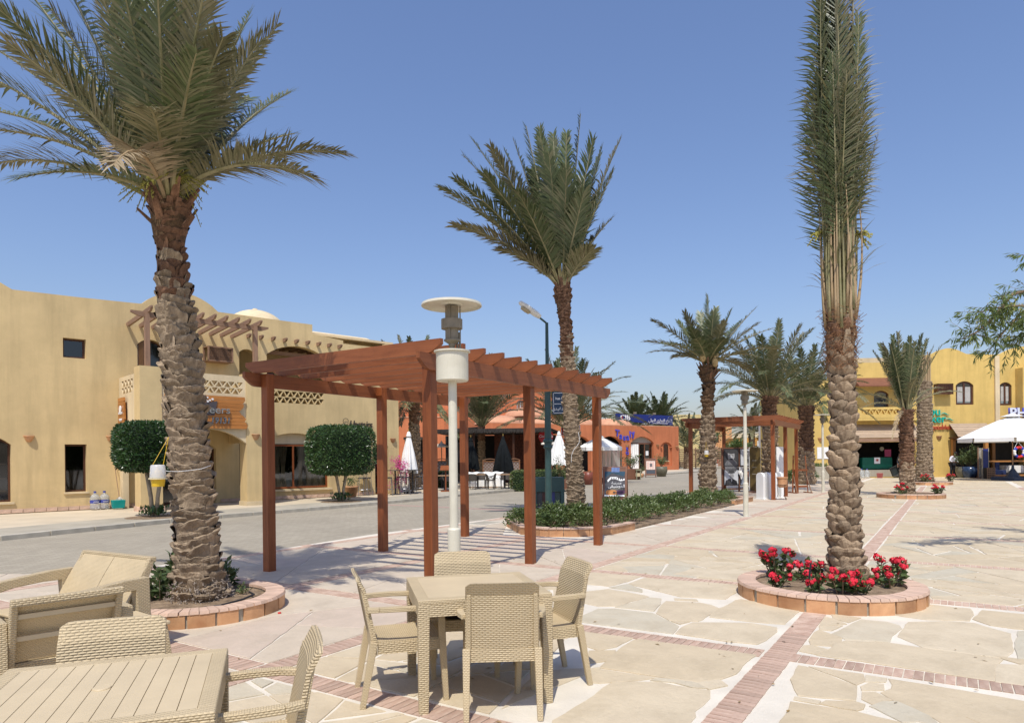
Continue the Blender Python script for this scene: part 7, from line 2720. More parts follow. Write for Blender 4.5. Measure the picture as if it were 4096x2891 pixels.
# ------------------------------------------------------------ A-frame boards
def aframe(label, loc, rz, w, h, spread, poster):
    t = thing('a_frame_board', label, 'sign board', loc, rz, 'A-frame boards')
    for side in (-1, 1):
        an = math.atan2(spread / 2, h) * side
        e = thing_part = bpy.data.objects.new('leaf_frame', None)
        fr = MB()
        L = math.hypot(h, spread / 2)
        for s in (-1, 1):
            fr.b2((s * w / 2 - .03, -.02, 0), (s * w / 2 + .03, .02, L))
        fr.b2((-w / 2 + .03, -.018, L - .07), (w / 2 - .03, .018, L - .005))
        fr.b2((-w / 2 + .03, -.018, .16), (w / 2 - .03, .018, .24))
        o = fr.build('frame', W_BOARD, t)
        bpy.data.objects.remove(e)
        M4 = Matrix.Translation((0, side * spread / 2, 0)) @ Matrix.Rotation(an, 4, 'X')
        o.matrix_local = M4
        b = MB().b2((-w / 2 + .03, -.008, .24), (w / 2 - .03, .008, L - .07)).build('back_board', W_SIGN if side > 0 else W_BOARD, t)
        b.matrix_local = M4
        if side < 0:
            for nm, shape, m, dy in poster:
                k = MB()
                k.prism([(x, z) for x, z in shape], -.012 - dy, -.010 - dy, fn=lambda x, y, z: (x, z, y))
                o = k.build(nm, m, t, fix=True)
                o.matrix_local = M4
    return t, M4


q = G(2450, 2016)
GR = mat('poster_grey', (.075, .072, .075), .9, .3, 3, col2=(.12, .12, .13), spec=.1)
W8 = .78
pos = [('poster', rect(-.35, .35, .28, 1.18), GR, 0), ('print_swoosh', [(-.35, .95), (-.1, 1.12), (.3, 1.0), (.35, 1.1), (.35, 1.18), (-.35, 1.18)], mat('poster_blue', (.045, .085, .12), .9, spec=.1), .003),
       ('keyboard_print', [(-.26, .86), (-.15, .98), (.05, .98), (.22, .9), (.34, .92), (.34, .86), (.2, .83), (.02, .9), (-.14, .9), (-.24, .79)], M['white'], .005)]
pos += [('black_key', rect(-.12 + k * .075, -.09 + k * .075, .90 + (.0 if k < 3 else -.03), .96), M['black'], .008) for k in range(6)]
pos += [('guitar_print', [(.12 * math.cos(a) * (1.5 if math.cos(a) < 0 else 1.7) - .12, .42 + .12 * math.sin(a) * (1 + .25 * math.cos(2 * a))) for a in [k * PI / 10 for k in range(20)]], mat('guitar_orange', (.48, .19, .05), .5), .005),
        ('guitar_hole', [(-.02 + .035 * math.cos(a), .42 + .035 * math.sin(a)) for a in [k * PI / 5 for k in range(10)]], M['black'], .008), ('guitar_neck', rect(.0, .3, .41, .435), M['black'], .010),
        ('footer_print', rect(-.35, .35, .28, .34), M['white'], .003), ('purple_print', rect(.05, .35, .345, .5), mat('poster_purple', (.13, .05, .10), .5), .002)]
ab, M4 = aframe('A-frame board with Arabic music school poster behind the hedge bed', (q.x + .15, q.y + .3, 0), R(-14), W8, 1.30, .8, pos)
M4 = Matrix.Translation((0, -.4, 0)) @ Matrix.Rotation(-math.atan2(.4, 1.30), 4, 'X')
for s_, z, sz in (('\u0645\u062F\u0631\u0633\u0629', .76, .13), ('\u0627\u0644\u0645\u0648\u0633\u064A\u0642\u0649', .65, .15)):
    o = text('lettering', arabic(s_), sz, M['white'], ab, (0, 0, 0), ext=.001)
    o.matrix_local = M4 @ Matrix.Translation((.06, -.018, z)) @ Matrix.Rotation(R(90), 4, 'X')
for k in range(4):
    o = MB().b2((-.22 + .03 * k, -.016, .575 - k * .022), (.3, -.0155, .582 - k * .022)).build('text_line', MATS['poster_grey'] if False else M['conc'], ab)
    o.matrix_local = M4.copy()
o = MB().b2((-.12, -.03, 1.15), (.16, -.026, 1.32)).build('blue_sticker', mat('sticker_blue', (.05, .10, .35), .6, .4, 8, col2=(.2, .3, .5)), ab)
o.matrix_local = M4.copy()
q = G(2606, 1907)
pos = [('menu_sheet', rect(-.34, .34, .62, 1.32), mat('menu_paper', (.66, .55, .46), .6), 0), ('menu_photo', rect(-.07, .12, .85, 1.12), mat('menu_dark', (.10, .09, .09), .5), .004)]
pos += [('menu_line', rect(-.29 + .2 * (k % 3) + .02 * (k % 2), -.14 + .2 * (k % 3), .68 + .075 * (k // 3), .70 + .075 * (k // 3)), mat('menu_red', (.45, .06, .04), .6), .003) for k in range(24)]
pos += [('chalk_panel', rect(-.34, .34, .28, .58), mat('chalk_grey', (.05, .06, .075), .7), 0)]
aframe('A-frame menu board on the far side of the road by the arcade', (q.x, q.y + .3, 0), R(-10), .80, 1.48, .9, pos)

# counter, pots and planter boxes before the arcade
q = G(2426, 1927)
t = tag(thing('reception_counter', 'dark wood counter under the open white parasol', 'counter', (q.x, q.y, 0)), 'dark wood counter under the open white parasol', 'counter')
MB().b2((-.55, -.3, .86), (.6, .3, .92)).build('counter_top', W_DK, t)
MB().b2((-.5, -.26, 0), (.55, .26, .86)).build('counter_body', mat('counter_slate', (.045, .05, .055), .6, .2, 4), t)


def potted(label, loc, potr, poth, m, h, n, seed, spread=.35, leaf=.1, flower=None, box=False):
    rr = random.Random(seed)
    t = thing('potted_plant', label, 'potted plant', loc, 0, 'potted plants')
    if box:
        MB().b2((-potr, -potr, 0), (potr, potr, poth)).build('planter_box', m, t, bevel=.01)
    else:
        MB().lathe([(0, 0), (potr * .7, 0), (potr, poth * .6), (potr * .92, poth), (potr * .82, poth), (potr * .8, poth * .9), (0, poth * .9)], 22).build('pot', m, t, smooth=True)
    st, fo, fl2 = MB(), MB(), MB()
    for i in range(14):
        a = rr.uniform(0, 6.28)
        e = Vector((math.cos(a) * spread * rr.uniform(.3, 1), math.sin(a) * spread * rr.uniform(.3, 1), poth + h * rr.uniform(.5, 1)))
        st.tube([(0, 0, poth * .88), e * .6 + Vector((0, 0, poth * .4)), e], [.012, .008, .004], 4)
        for k in range(n // 14):
            leaf_cloud(fo, [(Vector((0, 0, poth)).lerp(e, rr.uniform(.35, 1.05)) + Vector((rr.gauss(0, .07), rr.gauss(0, .07), rr.gauss(0, .07))), Vector((rr.gauss(0, 1), rr.gauss(0, 1), .4)))], leaf, .4, .2, rr)
        if flower:
            leaf_cloud(fl2, [(e + Vector((rr.gauss(0, .04), rr.gauss(0, .04), rr.gauss(0, .04))), Vector((0, 0, 1))) for _ in range(5)], .07, .7, .2, rr)
    st.build('stem', STEM, t)
    fo.build('foliage', YOUNG, t)
    if flower:
        fl2.build('blossom', flower, t)
    return t


GLZ = mat('blue_glazed_pot', (.015, .03, .07), .2, .4, 5, col2=(.04, .07, .14))
OLV = mat('olive_pot', (.13, .12, .08), .5, .2, 5)
for px, d, lb, a in ((2240, 33.5, 'shrub in a red-brown box left of the slender palm trunk', dict(potr=.42, poth=.5, m=W_BOARD, h=1.1, n=420, seed=2, box=True)), (2524, 50.0, 'grey-green bush in a red-brown planter box by the arcade door', dict(potr=.6, poth=.75, m=W_BOARD, h=1.1, n=520, seed=3, spread=.75, box=True, leaf=.14)), (2565, 54.0, 'yellow-green seedling beside the arcade door', dict(potr=.2, poth=.3, m=M['tile'], h=.7, n=150, seed=4)), (2645, 56.0, 'bushy plant in an olive pot at the arcade window', dict(potr=.5, poth=.8, m=OLV, h=.9, n=420, seed=5, spread=.5, leaf=.14)),
                    (2425, 46.0, 'tall potted plant with orange flowers under the open parasol', dict(potr=.25, poth=.4, m=M['tile'], h=1.9, n=260, seed=6, spread=.4, flower=YEL)), (2475, 46.5, 'tall potted shrub right of the dark wood counter', dict(potr=.3, poth=.5, m=W_BOARD, h=1.7, n=320, seed=7, spread=.5, box=True)), (2352, 41.0, 'big red-brown clay jar behind the slender palm', dict(potr=.32, poth=.75, m=mat('dark_clay', (.20, .06, .04), .4), h=.05, n=14, seed=8))):
    potted(lb, (X(px, d), d, .0 if px != 2240 else .07), **a)

# ------------------------------------------------------------ under the second pergola
SKIN = mat('painted_grey', (.33, .33, .33), .6, .3, 9)
DKG = mat('painted_dark', (.05, .05, .052), .6, .3, 9)
MIDG = mat('painted_mid', (.16, .16, .165), .6, .3, 7)
LTG = mat('painted_light', (.56, .58, .60), .6, .06, 4)
SKY2 = mat('painted_blue', (.26, .30, .36), .6, .2, 4)
HAIR = mat('painted_auburn', (.14, .05, .022), .6, .3, 8)
FLESH = mat('painted_flesh', (.48, .25, .17), .6, .15, 8)


def ell(cx, cz, rx, rz_, n=18, a0=0, a1=2 * PI):
    return [(cx + rx * math.cos(a0 + (a1 - a0) * k / n), cz + rz_ * math.sin(a0 + (a1 - a0) * k / n)) for k in range(n)]


q0, q1 = G(2876, 1966), G(3004, 1964)
dv = (q1 - q0)
t = thing('portrait_stand', 'dark wooden stand with four painted portraits under the second pergola', 'display stand', (q0.x, 30.6, 0), R(2))
Wd = 1.52
for x in (0, Wd / 2, Wd):
    MB().b2((x - .035, 0, .02), (x + .035, .06, 2.0)).build('upright', W_BOARD, t)
for z in (.12, .30, 1.02, 1.16, 1.95):
    MB().b2((.035, .005, z), (Wd - .035, .055, z + .06)).build('cross_rail', W_BOARD, t)
for x in (-.02, Wd + .02):
    MB().b2((x - .04, -.35, .0), (x + .04, .4, .06)).build('foot', W_BOARD, t)


def portrait(x0, x1, z0, z1, bgm, layers, lb):
    p = placed(thing('portrait', lb, 'painting', group='portraits on the stand'), Matrix.Translation((q0.x, 30.6, 0)) @ Matrix.Rotation(R(2), 4, 'Z') @ Matrix.Translation(((x0 + x1) / 2, -.012, (z0 + z1) / 2)))
    w, h = x1 - x0, z1 - z0
    MB().b2((-w / 2, -.012, -h / 2), (w / 2, .01, h / 2)).build('canvas', bgm, p)
    for i, (sh_, m) in enumerate(layers):
        MB().prism([(x * w, z * h) for x, z in sh_], -.0155 - i * .0012, -.0135 - i * .0012, fn=lambda x, y, z: (x, z, y)).build('painted_shape', m, p, fix=True)
    fr = MB()
    for a, b in (((-w / 2 - .03, -.02, -h / 2 - .03), (-w / 2, .01, h / 2 + .03)), ((w / 2, -.02, -h / 2 - .03), (w / 2 + .03, .01, h / 2 + .03)), ((-w / 2, -.02, -h / 2 - .03), (w / 2, .01, -h / 2)), ((-w / 2, -.02, h / 2), (w / 2, .01, h / 2 + .03))):
        fr.b2(a, b)
    fr.build('picture_frame', M['black'], p)


portrait(.08, .70, 1.2, 1.92, DKG, [(ell(0, -.55, .48, .45), MIDG), (ell(.0, .12, .26, .33), SKIN), (ell(.02, .36, .3, .14), DKG), (ell(.0, -.12, .15, .06), DKG), (ell(-.1, .14, .05, .018), DKG), (ell(.1, .14, .05, .018), DKG), ([(-.02, .12), (.03, .12), (.05, -.04), (-.04, -.04)], LTG)], 'dark grey portrait of a man with moustache, upper left on the stand')
portrait(.82, 1.44, 1.2, 1.92, LTG, [(ell(.03, .18, .2, .23), DKG), (ell(.06, .12, .15, .18), SKIN), (ell(.08, .04, .08, .03), MIDG), ([(-.06, -.1), (.14, -.1), (.1, -.28), (.14, -.45), (.06, -.45), (.04, -.28), (-.01, -.45), (-.06, -.45), (-.04, -.25)], DKG), (ell(.01, .15, .03, .015), DKG), (ell(.12, .15, .03, .015), DKG)], 'pencil caricature of a man with large head on white paper, upper right')
portrait(.08, .70, .34, 1.0, LTG, [([(-.46, -.5), (.46, -.5), (.4, -.25), (.12, -.1), (-.16, -.1), (-.42, -.22)], DKG), (ell(.03, .1, .16, .22), SKIN), (ell(.0, .3, .26, .035), DKG), (rect(-.17, .2, .3, .46), DKG), ([(-.02, -.12), (.06, -.12), (.04, -.3), (.0, -.3)], LTG), (ell(-.03, .12, .03, .012), DKG), (ell(.1, .12, .03, .012), DKG)], 'grey portrait of a person in a dark hat, lower left on the stand')
portrait(.82, 1.44, .34, 1.0, SKY2, [(ell(.12, .1, .26, .34), HAIR), ([(-.05, -.5), (.45, -.5), (.4, -.1), (.1, .02), (.0, -.15)], mat('painted_sage', (.25, .25, .20), .6)), (ell(.02, .16, .12, .17), FLESH), ([(-.05, -.5), (.1, -.5), (.12, 0), (.0, -.05)], HAIR), (ell(-.2, -.22, .1, .06), mat('painted_red', (.36, .04, .04), .6)), (ell(-.18, -.26, .08, .05), FLESH), (ell(-.02, .19, .025, .01), DKG), (ell(.06, .19, .025, .01), DKG)], 'colour painting of a long-haired woman holding fruit, lower right on the stand')
cl = thing('cloth', 'white cloth hanging over the middle of the portrait stand', 'cloth', (q0.x + .78, 30.52, 1.0))
MB().grid(lambda u, v: ((u - .5) * .17 + .03 * math.sin(v * 9), -.03 * math.sin(u * 9), .12 - .42 * v * (1 - .35 * math.sin(u * 7))), 14, 10, lambda u, v: (0, -.01, 0)).build('drape', WCLOTH, cl, smooth=True, fix=True)
t = thing('banner_panel', 'narrow brown display banner at the right end of the portrait stand', 'banner', (X(3020, 30.2), 30.2, 0), R(-64))
MB().b2((-.3, -.02, .08), (.3, .02, 1.98)).build('panel', mat('banner_brown', (.09, .055, .02), .5, .5, 2, col2=(.23, .16, .05)), t)
MB().b2((-.34, -.025, .05), (-.3, .025, 2.0)).build('edge', M['white'], t)
MB().b2((-.4, -.25, 0), (.4, .25, .05)).build('foot', W_BOARD, t)
for k in range(3):
    MB().b2((-.15, -.024, .8 + k * .3), (.1, -.021, .83 + k * .3)).build('text_line', M['conc'], t)
# white folded panels
for k in range(4):
    px = 3042 + k * 24
    d = 25.5 + k * .25
    t = thing('folded_panel', ('leftmost white round-topped panel leaning under the second pergola', 'second white round-topped panel from the left under the second pergola', 'third white round-topped panel from the left under the second pergola', 'rightmost white round-topped panel, touching the pergola post')[k], 'panel', (X(px, d), d, 0), R(-72), 'white round-topped panels')
    MB().prism([(-.2, .02), (.2, .02), (.2, .86)] + [(.2 * math.cos(a), .86 + .14 * math.sin(a)) for a in [PI * j / 8 for j in range(1, 8)]] + [(-.2, .86)], -.05, .05, fn=lambda x, y, z: (x, z, y)).build('panel', M['white'], t, fix=True)
    MB().b2((-.26, -.08, 0), (.26, .08, .03)).build('foot', M['white'], t)
t = thing('tall_panel', 'tall plain white board behind the terracotta pot stand', 'panel', (X(3124, 27.9), 27.9, 0), R(8))
MB().b2((-.2, -.02, .02), (.16, .02, 1.98)).build('board', M['white'], t)
MB().b2((-.24, -.2, 0), (.2, .2, .03)).build('foot', M['white'], t)
t = thing('pot_stand', 'terracotta pot in a curled iron stand by the second pergola', 'pot', (X(3128, 25.0), 25.0, 0), .3)
MB().lathe([(0, .46), (.13, .46), (.16, .52), (.18, .8), (.2, .8), (.2, .84), (.17, .84), (.15, .78), (0, .78)], 22).build('pot', M['tile'], t, smooth=False)
for k in range(3):
    a = k * 2.1 + .4
    MB().tube([(math.cos(a) * .18, math.sin(a) * .18, .56), (math.cos(a) * .15, math.sin(a) * .15, .2), (math.cos(a) * .22, math.sin(a) * .22, .02), (math.cos(a) * .28, math.sin(a) * .28, .03), (math.cos(a) * .27, math.sin(a) * .27, .07)], .009, 5).build('leg', W_DK, t)
MB().tube([(.18 * math.cos(a), .18 * math.sin(a), .56) for a in [k * PI / 8 for k in range(17)]], .009, 5).build('ring', W_DK, t)
t = thing('easel', 'empty wooden easel at the far end of the second pergola', 'easel', (X(3200, 29.3), 29.3, 0), R(10))
for s in (-1, 1):
    MB().bar((s * .36, 0, .0), (s * .28, .05, 1.62), .05, .04).build('upright', W_REDX, t)
    MB().bar((s * .36, -.3, .025), (s * .36, .3, .025), .05, .05).build('foot', W_REDX, t)
    MB().bar((s * .34, -.28, .05), (s * .3, .04, .8), .03, .03).build('brace', W_OLDX, t)
for z in (.25, .95):
    MB().b2((-.34, -.02, z), (.34, .02, z + .08)).build('rail', W_REDX, t)
t = thing('litter_bin', 'small dark litter bin on a post near the yellow building', 'bin', (X(3213, 44), 44, 0))
MB().lathe([(0, .5), (.2, .5), (.22, 1.1), (.2, 1.15), (0, 1.15)], 16).build('bin', M['green_metal'], t)
MB().tube([(0, 0, 0), (0, 0, .5)], .05, 8).build('post', M['green_metal'], t)
t = thing('stone_planter', 'rough stone planter box with low hedge at the yellow building corner', 'planter', (X(3255, 45.0), 45.2, 0))
MB().b2((-.75, -.4, 0), (.95, .4, .85)).build('box', M['conc'], t, bevel=.02)
mb = MB()
leaf_cloud(mb, [(Vector((rng.uniform(-.75, .95), rng.uniform(-.4, .4), rng.uniform(.8, 1.0))), Vector((0, 0, 1))) for _ in range(700)], .12, .4, .5)
mb.build('foliage', HEDGE, t)
for k in range(8):
    d = 38.5 + .75 * k
    o = tag(link('hedge_shrub', rng.choice(shrub_me), None, (X(3172 + 11 * k, d) - .2, d, .0), rng.uniform(0, 6)), 'green shrub, %s from the easel towards the yellow building' % ORD[k], 'shrub', 'shrubs by the yellow building')
    o.scale = (1.3, 1.3, 1.1)

# ------------------------------------------------------------ wooden restaurant pavilion with lifebuoy
t = thing('restaurant_pavilion', 'open wooden restaurant pavilion behind the big white parasol', 'pavilion', (0, 43.5, 0))
W_PAV = wood('pavilion_wood', (.34, .14, .035), (.46, .21, .06), .45, 1, 'z', .08)
for x in (30.2, 32.9, 35.8):
    for y in (0, 3.2):
        MB().b2((x - .1, y - .1, 0), (x + .1, y + .1, 2.6)).build('post', W_PAV, t)
for z, h in ((1.05, .1), (2.5, .14), (.15, .1)):
    MB().b2((30.3, -.06, z), (36.5, .06, z + h)).build('rail', W_PAV, t)
MB().b2((30.0, -.3, 2.64), (37, 3.4, 2.74)).build('roof', W_DK, t)
MB().b2((30.3, 3.3, 0), (37, 3.4, 2.6)).build('back_wall', M['dark'], t)
MB().b2((30.0, -.3, -.02), (37, 3.4, .04)).build('deck', W_DK, t)
CBL = mat('navy_cover', (.02, .035, .11), .8, .2, 5)
for k, x in enumerate((30.8, 31.7, 33.6)):
    c = thing('covered_chair', ('blue covered chair in the pavilion, left one', 'blue covered chair in the pavilion, middle one', 'blue covered chair in the pavilion, right of the parasol pole')[k], 'chair', (x, 44.3, .04), .5 * k, 'covered chairs in the pavilion')
    MB().b2((-.23, -.23, .0), (.23, .23, .48)).build('skirt', CBL, c, bevel=.03)
    MB().b2((-.23, .16, .48), (.23, .24, 1.0)).build('back_cover', CBL, c, bevel=.03)
c = thing('cloth_table', 'white-clothed table inside the wooden pavilion', 'table', (32.6, 44.6, .04))
MB().b2((-.45, -.45, .74), (.45, .45, .77)).build('table_top', WCLOTH, c)
MB().grid(lambda u, v: (.46 * (math.cos(u * 2 * PI) / max(abs(math.cos(u * 2 * PI)), abs(math.sin(u * 2 * PI)))) * (1 + .03 * math.sin(u * 60)), .46 * (math.sin(u * 2 * PI) / max(abs(math.cos(u * 2 * PI)), abs(math.sin(u * 2 * PI)))) * (1 + .03 * math.sin(u * 60)), .3 + .44 * v), 64, 2).build('cloth_skirt', WCLOTH, c, smooth=True)
lb_ = thing('lifebuoy', 'red, white and blue lifebuoy hanging on the pavilion', 'lifebuoy', (X(4086, 43.0), 43.2, V(4086, 1808, 43.0).z))
cols = [mat('buoy_red', (.55, .02, .02), .5), mat('buoy_blue', (.02, .05, .35), .5), M['white']]
for k in range(12):
    a0, a1 = 2 * PI * k / 12 + .1, 2 * PI * (k + 1) / 12 + .1
    MB().tube([(.3 * math.cos(a0 + (a1 - a0) * j / 4), 0, .3 * math.sin(a0 + (a1 - a0) * j / 4)) for j in range(5)], .09, 10).build('ring_segment', cols[(2, 1, 0, 0, 1, 2)[k % 6]], lb_, smooth=True)
MB().tube([(-.3, 0, .25), (0, .1, .68), (.3, 0, .25)], .012, 5).build('rope', WCLOTH, lb_)
t = thing('blue_panel', 'tall blue display panel in a grey frame beside the pavilion', 'sign board', (X(3941, 43.2), 43.2, 0))
MB().b2((-.17, -.03, .12), (.17, .03, 1.9)).build('panel', BLUE, t)
for x in (-.21, .17):
    MB().b2((x, -.04, 0), (x + .04, .04, 1.95)).build('frame_post', M['conc'], t)
t = thing('floral_panel', 'pale floral display board left of the blue panel', 'sign board', (X(3923, 43.6), 43.6, 0), .3)
MB().b2((-.2, -.02, .1), (.2, .02, 1.95)).build('board', mat('floral_print', (.42, .40, .34), .7, .5, 9, col2=(.58, .56, .50)), t)
for x in (-.24, .2):
    MB().b2((x, -.03, 0), (x + .04, .03, 2.0)).build('frame_post', W_OLDZ, t)
t = thing('lattice_box', 'small lattice box at the foot of the blue panel', 'box', (X(3957, 42.8), 42.8, 0))
for i in range(6):
    MB().b2((-.25, -.2, .08 + i * .11), (.25, -.17, .13 + i * .11)).build('slat', W_OLDX, t)
for i in range(5):
    MB().b2((-.25 + i * .115, -.165, 0), (-.21 + i * .115, -.14, .72)).build('slat', W_OLDZ, t)
MB().b2((-.24, -.13, 0), (.24, .2, .7)).build('box', M['dark'], t)
potted('large leafy bush in a blue glazed pot before the fruit shop awning', (X(3878, 45.0), 45.0, 0), .48, .75, GLZ, 1.2, 1500, 21, .85, .17)
potted('leafy bush in an olive pot left of the blue glazed pot', (X(3850, 45.4), 45.4, 0), .42, .75, OLV, .9, 600, 22, .45, .15)

# small things by the fruit shop
PK = mat('pink_plastic', (.55, .16, .18), .4, .1, 5)
t = thing('bucket', 'pink plastic bucket in front of the fruit shop', 'bucket', (X(3522, 46.4), 46.5, 0))
MB().lathe([(0, 0), (.16, 0), (.21, .34), (.22, .34), (.2, .33), (.15, .03), (0, .03)], 18).build('tub', PK, t, smooth=True)
MB().tube([(-.21, 0, .33), (-.1, -.1, .2), (.1, -.12, .2), (.21, 0, .33)], .008, 5).build('handle', M['white'], t)
bottle('large clear water bottle in front of the fruit shop, right one', Matrix.Translation((X(3472, 46.4), 46.55, 0)), 1.1, False)
bottle('large clear water bottle in front of the fruit shop, half behind the tied palm', Matrix.Translation((X(3452, 46.4), 46.6, 0)), 1.1, False)
ct_ = thing('shopping_cart', 'wire shopping cart behind the bare-topped palm trunk', 'shopping cart', (X(3706, 45.2), 45.2, 0), .3)
fr = MB()
for z in (.45, .62, .8, .95):
    s = .35 + .12 * (z - .45)
    for a, b in (((-s, -.25, z), (s, -.25, z)), ((-s, .25, z), (s, .25, z)), ((-s, -.25, z), (-s, .25, z)), ((s, -.25, z), (s, .25, z))):
        fr.tube([a, b], .007, 4)
for k in range(8):
    x = -.38 + k * .11
    for y in (-.25, .25):
        fr.tube([(x * .9, y, .45), (x, y, .95)], .006, 4)
stuff(fr.build('basket', M['steel'], ct_))
MB().tube([(-.42, -.25, .98), (-.55, -.25, 1.05), (-.55, .25, 1.05), (-.42, .25, .98)], .016, 6).build('handle', cols[0], ct_)
for x in (-.32, .32):
    for y in (-.22, .22):
        MB().tube([(x, y, .1), (x * .9, y, .45)], .012, 5).build('strut', M['steel'], ct_)
        MB().lathe([(0, -.02), (.06, -.02), (.06, .02), (0, .02)], 12).build('wheel', M['black'], ct_).matrix_local = Matrix.Translation((x, y, .06)) @ Matrix.Rotation(R(90), 4, 'X')


# ------------------------------------------------------------ people
def skin_mesh(name, verts, edges, m, parent, sub=2):
    me = bpy.data.meshes.new(name)
    me.from_pydata([v[:3] for v in verts], edges, [])
    me.materials.append(m)
    o = link(name, me, parent)
    o.modifiers.new('skin', 'SKIN')
    if not me.skin_vertices:
        bm = bmesh.new()
        bm.from_mesh(me)
        bm.verts.layers.skin.verify()
        bm.to_mesh(me)
        bm.free()
    for i, sv in enumerate(me.skin_vertices[0].data):
        r = verts[i][3]
        sv.radius = r if isinstance(r, tuple) else (r, r)
        sv.use_root = i == 0
    s = o.modifiers.new('sub', 'SUBSURF')
    s.levels = s.render_levels = sub
    return o


def person(label, loc, rz, J, shirt, trousers, shoe, skinm, hair, vneck=False):
    """J: joint positions; x right, -y forward"""
    t = thing('person', label, 'person', loc, rz)
    v = [(*J['pelvis'], .11), (*J['chest'], .13), (*J['neck0'], .07), (*J['neck1'], .055), (*J['head0'], .075), (*J['head1'], .09), (*J['head2'], .07)]
    e = [(0, 1), (1, 2), (2, 3), (3, 4), (4, 5), (5, 6)]
    for s in 'lr':
        k = len(v)
        v += [(*J['sh' + s], .06), (*J['el' + s], .043), (*J['wr' + s], .03), (*J['ha' + s], (.035, .02)), (*J['hi' + s], .085), (*J['kn' + s], .06), (*J['an' + s], .04), (*J['to' + s], .035)]
        e += [(2, k), (k, k + 1), (k + 1, k + 2), (k + 2, k + 3), (0, k + 4), (k + 4, k + 5), (k + 5, k + 6), (k + 6, k + 7)]
        h = Vector(J['ha' + s])
        d = (h - Vector(J['wr' + s])).normalized()
        sd = d.cross(Vector((0, 1, 0))).normalized()
        for f in range(5):
            q = len(v)
            b = h + sd * (-.03 + .015 * f) + d * .03 if f else h + sd * -.045
            l = (.05, .06, .07, .065, .05)[f]
            tip = b + d * l + Vector((0, -.015, -.01))
            v += [(*b, .011), (*tip, .009)]
            e += [(k + 3, q), (q, q + 1)]
    skin_mesh('body', v, e, skinm, t)
    w = [(*J['pelvis'], .15), (*J['chest'], (.17, .135)), (*(Vector(J['neck0']) + Vector((0, 0, -.03))), .105)]
    e = [(0, 1), (1, 2)]
    for s in 'lr':
        k = len(w)
        end = Vector(J['el' + s]).lerp(Vector(J['wr' + s]), .75 if not vneck else .45)
        w += [(*J['sh' + s], .078), (*J['el' + s], .06), (*end, .048)]
        e += [(2, k), (k, k + 1), (k + 1, k + 2)]
    skin_mesh('shirt', w, e, shirt, t)
    w = [(J['pelvis'][0], J['pelvis'][1], J['pelvis'][2] - .02, .155)]
    e = []
    for s in 'lr':
        k = len(w)
        w += [(*J['hi' + s], .105), (*J['kn' + s], .08), (*(Vector(J['an' + s]) + Vector((0, 0, .03))), .062)]
        e += [(0, k), (k, k + 1), (k + 1, k + 2)]
    skin_mesh('trousers', w, e, trousers, t)
    for s in 'lr':
        a, b = Vector(J['an' + s]), Vector(J['to' + s])
        MB().tube([a + (a - b) * .35 + Vector((0, 0, -.05)), a + Vector((0, 0, -.03)), b], [.045, .05, .035], 8).build('shoe', shoe, t, smooth=True)
    hd = (Vector(J['head1']) + Vector(J['head2'])) / 2
    fw = Vector(J['face'])
    mb = MB()
    mb.grid(lambda u, v: tuple(hd + Vector((.098 * math.cos(u * 2 * PI) * math.cos(v * PI / 2), .108 * math.sin(u * 2 * PI) * math.cos(v * PI / 2), .11 * math.sin(v * PI / 2) - .01)) - fw * .018), 16, 6)
    mb.build('hair', hair, t, smooth=True)
    hc = Vector(J['head1'])
    sdx = fw.cross(Vector((0, 0, 1))).normalized()
    for s in (-1, 1):
        MB().lathe([(0, -.012), (.012, 0), (0, .012)], 8, tuple(hc + fw * .088 + sdx * s * .034 + Vector((0, 0, .005)))).build('eye', M['black'], t)
        MB().lathe([(0, -.03), (.016, 0), (0, .03)], 8, tuple(hc + sdx * s * .093 + Vector((0, 0, -.005)))).build('ear', skinm, t)
    MB().lathe([(.016, -.025), (.008, .01), (0, .03)], 8, tuple(hc + fw * .095 + Vector((0, 0, -.015)))).build('nose', skinm, t)
    MB().box(tuple(hc + fw * .086 + Vector((0, 0, -.055))), (.045, .012, .01)).build('mouth', mat('lips', (.20, .07, .055), .6), t)
    return t


SK1 = mat('brown_skin', (.20, .10, .06), .55, .1, 8)
SK2 = mat('dark_skin', (.09, .045, .028), .55, .1, 8)
HR = mat('black_hair', (.012, .010, .009), .7, .3, 20)
J1 = dict(pelvis=(0, 0, .98), chest=(0, -.02, 1.25), neck0=(0, -.01, 1.46), neck1=(.01, -.02, 1.53), head0=(.02, -.035, 1.60), head1=(.025, -.045, 1.68), head2=(.02, -.03, 1.75), face=Vector((.75, -.66, -.05)).normalized(),
          shl=(-.20, 0, 1.42), ell=(-.27, .02, 1.14), wrl=(-.31, -.06, .90), hal=(-.32, -.08, .82), shr=(.20, 0, 1.42), elr=(.27, .05, 1.14), wrr=(.27, -.08, .92), har=(.27, -.11, .85),
          hil=(-.10, 0, .92), knl=(-.10, -.10, .52), anl=(-.09, -.03, .09), tol=(-.11, -.17, .035), hir=(.10, 0, .92), knr=(.13, -.02, .50), anr=(.05, .16, .12), tor=(.06, .05, .035))
person('man in black top and light jeans carrying a dark crate by the fruit shop', (26.45, 46.35, 0), 0, J1, mat('black_jersey', (.018, .018, .02), .85), mat('light_jeans', (.33, .40, .46), .85, .2, 9, col2=(.45, .52, .58)), mat('brown_shoe', (.15, .05, .03), .5), SK1, HR)
cr = thing('crate', 'dark plastic crate carried by the man in the black top', 'crate', (25.95, 46.28, .42), 0)
cr.rotation_euler = (0, R(-22), R(10))
GC = mat('dark_crate', (.022, .028, .026), .5, .2, 5)
for a, b in (((-.03, -.28, -.2), (.03, .28, -.17)), ((-.03, -.28, .37), (.03, .28, .40)), ((-.03, -.28, -.17), (.03, -.25, .37)), ((-.03, .25, -.17), (.03, .28, .37))):
    pass
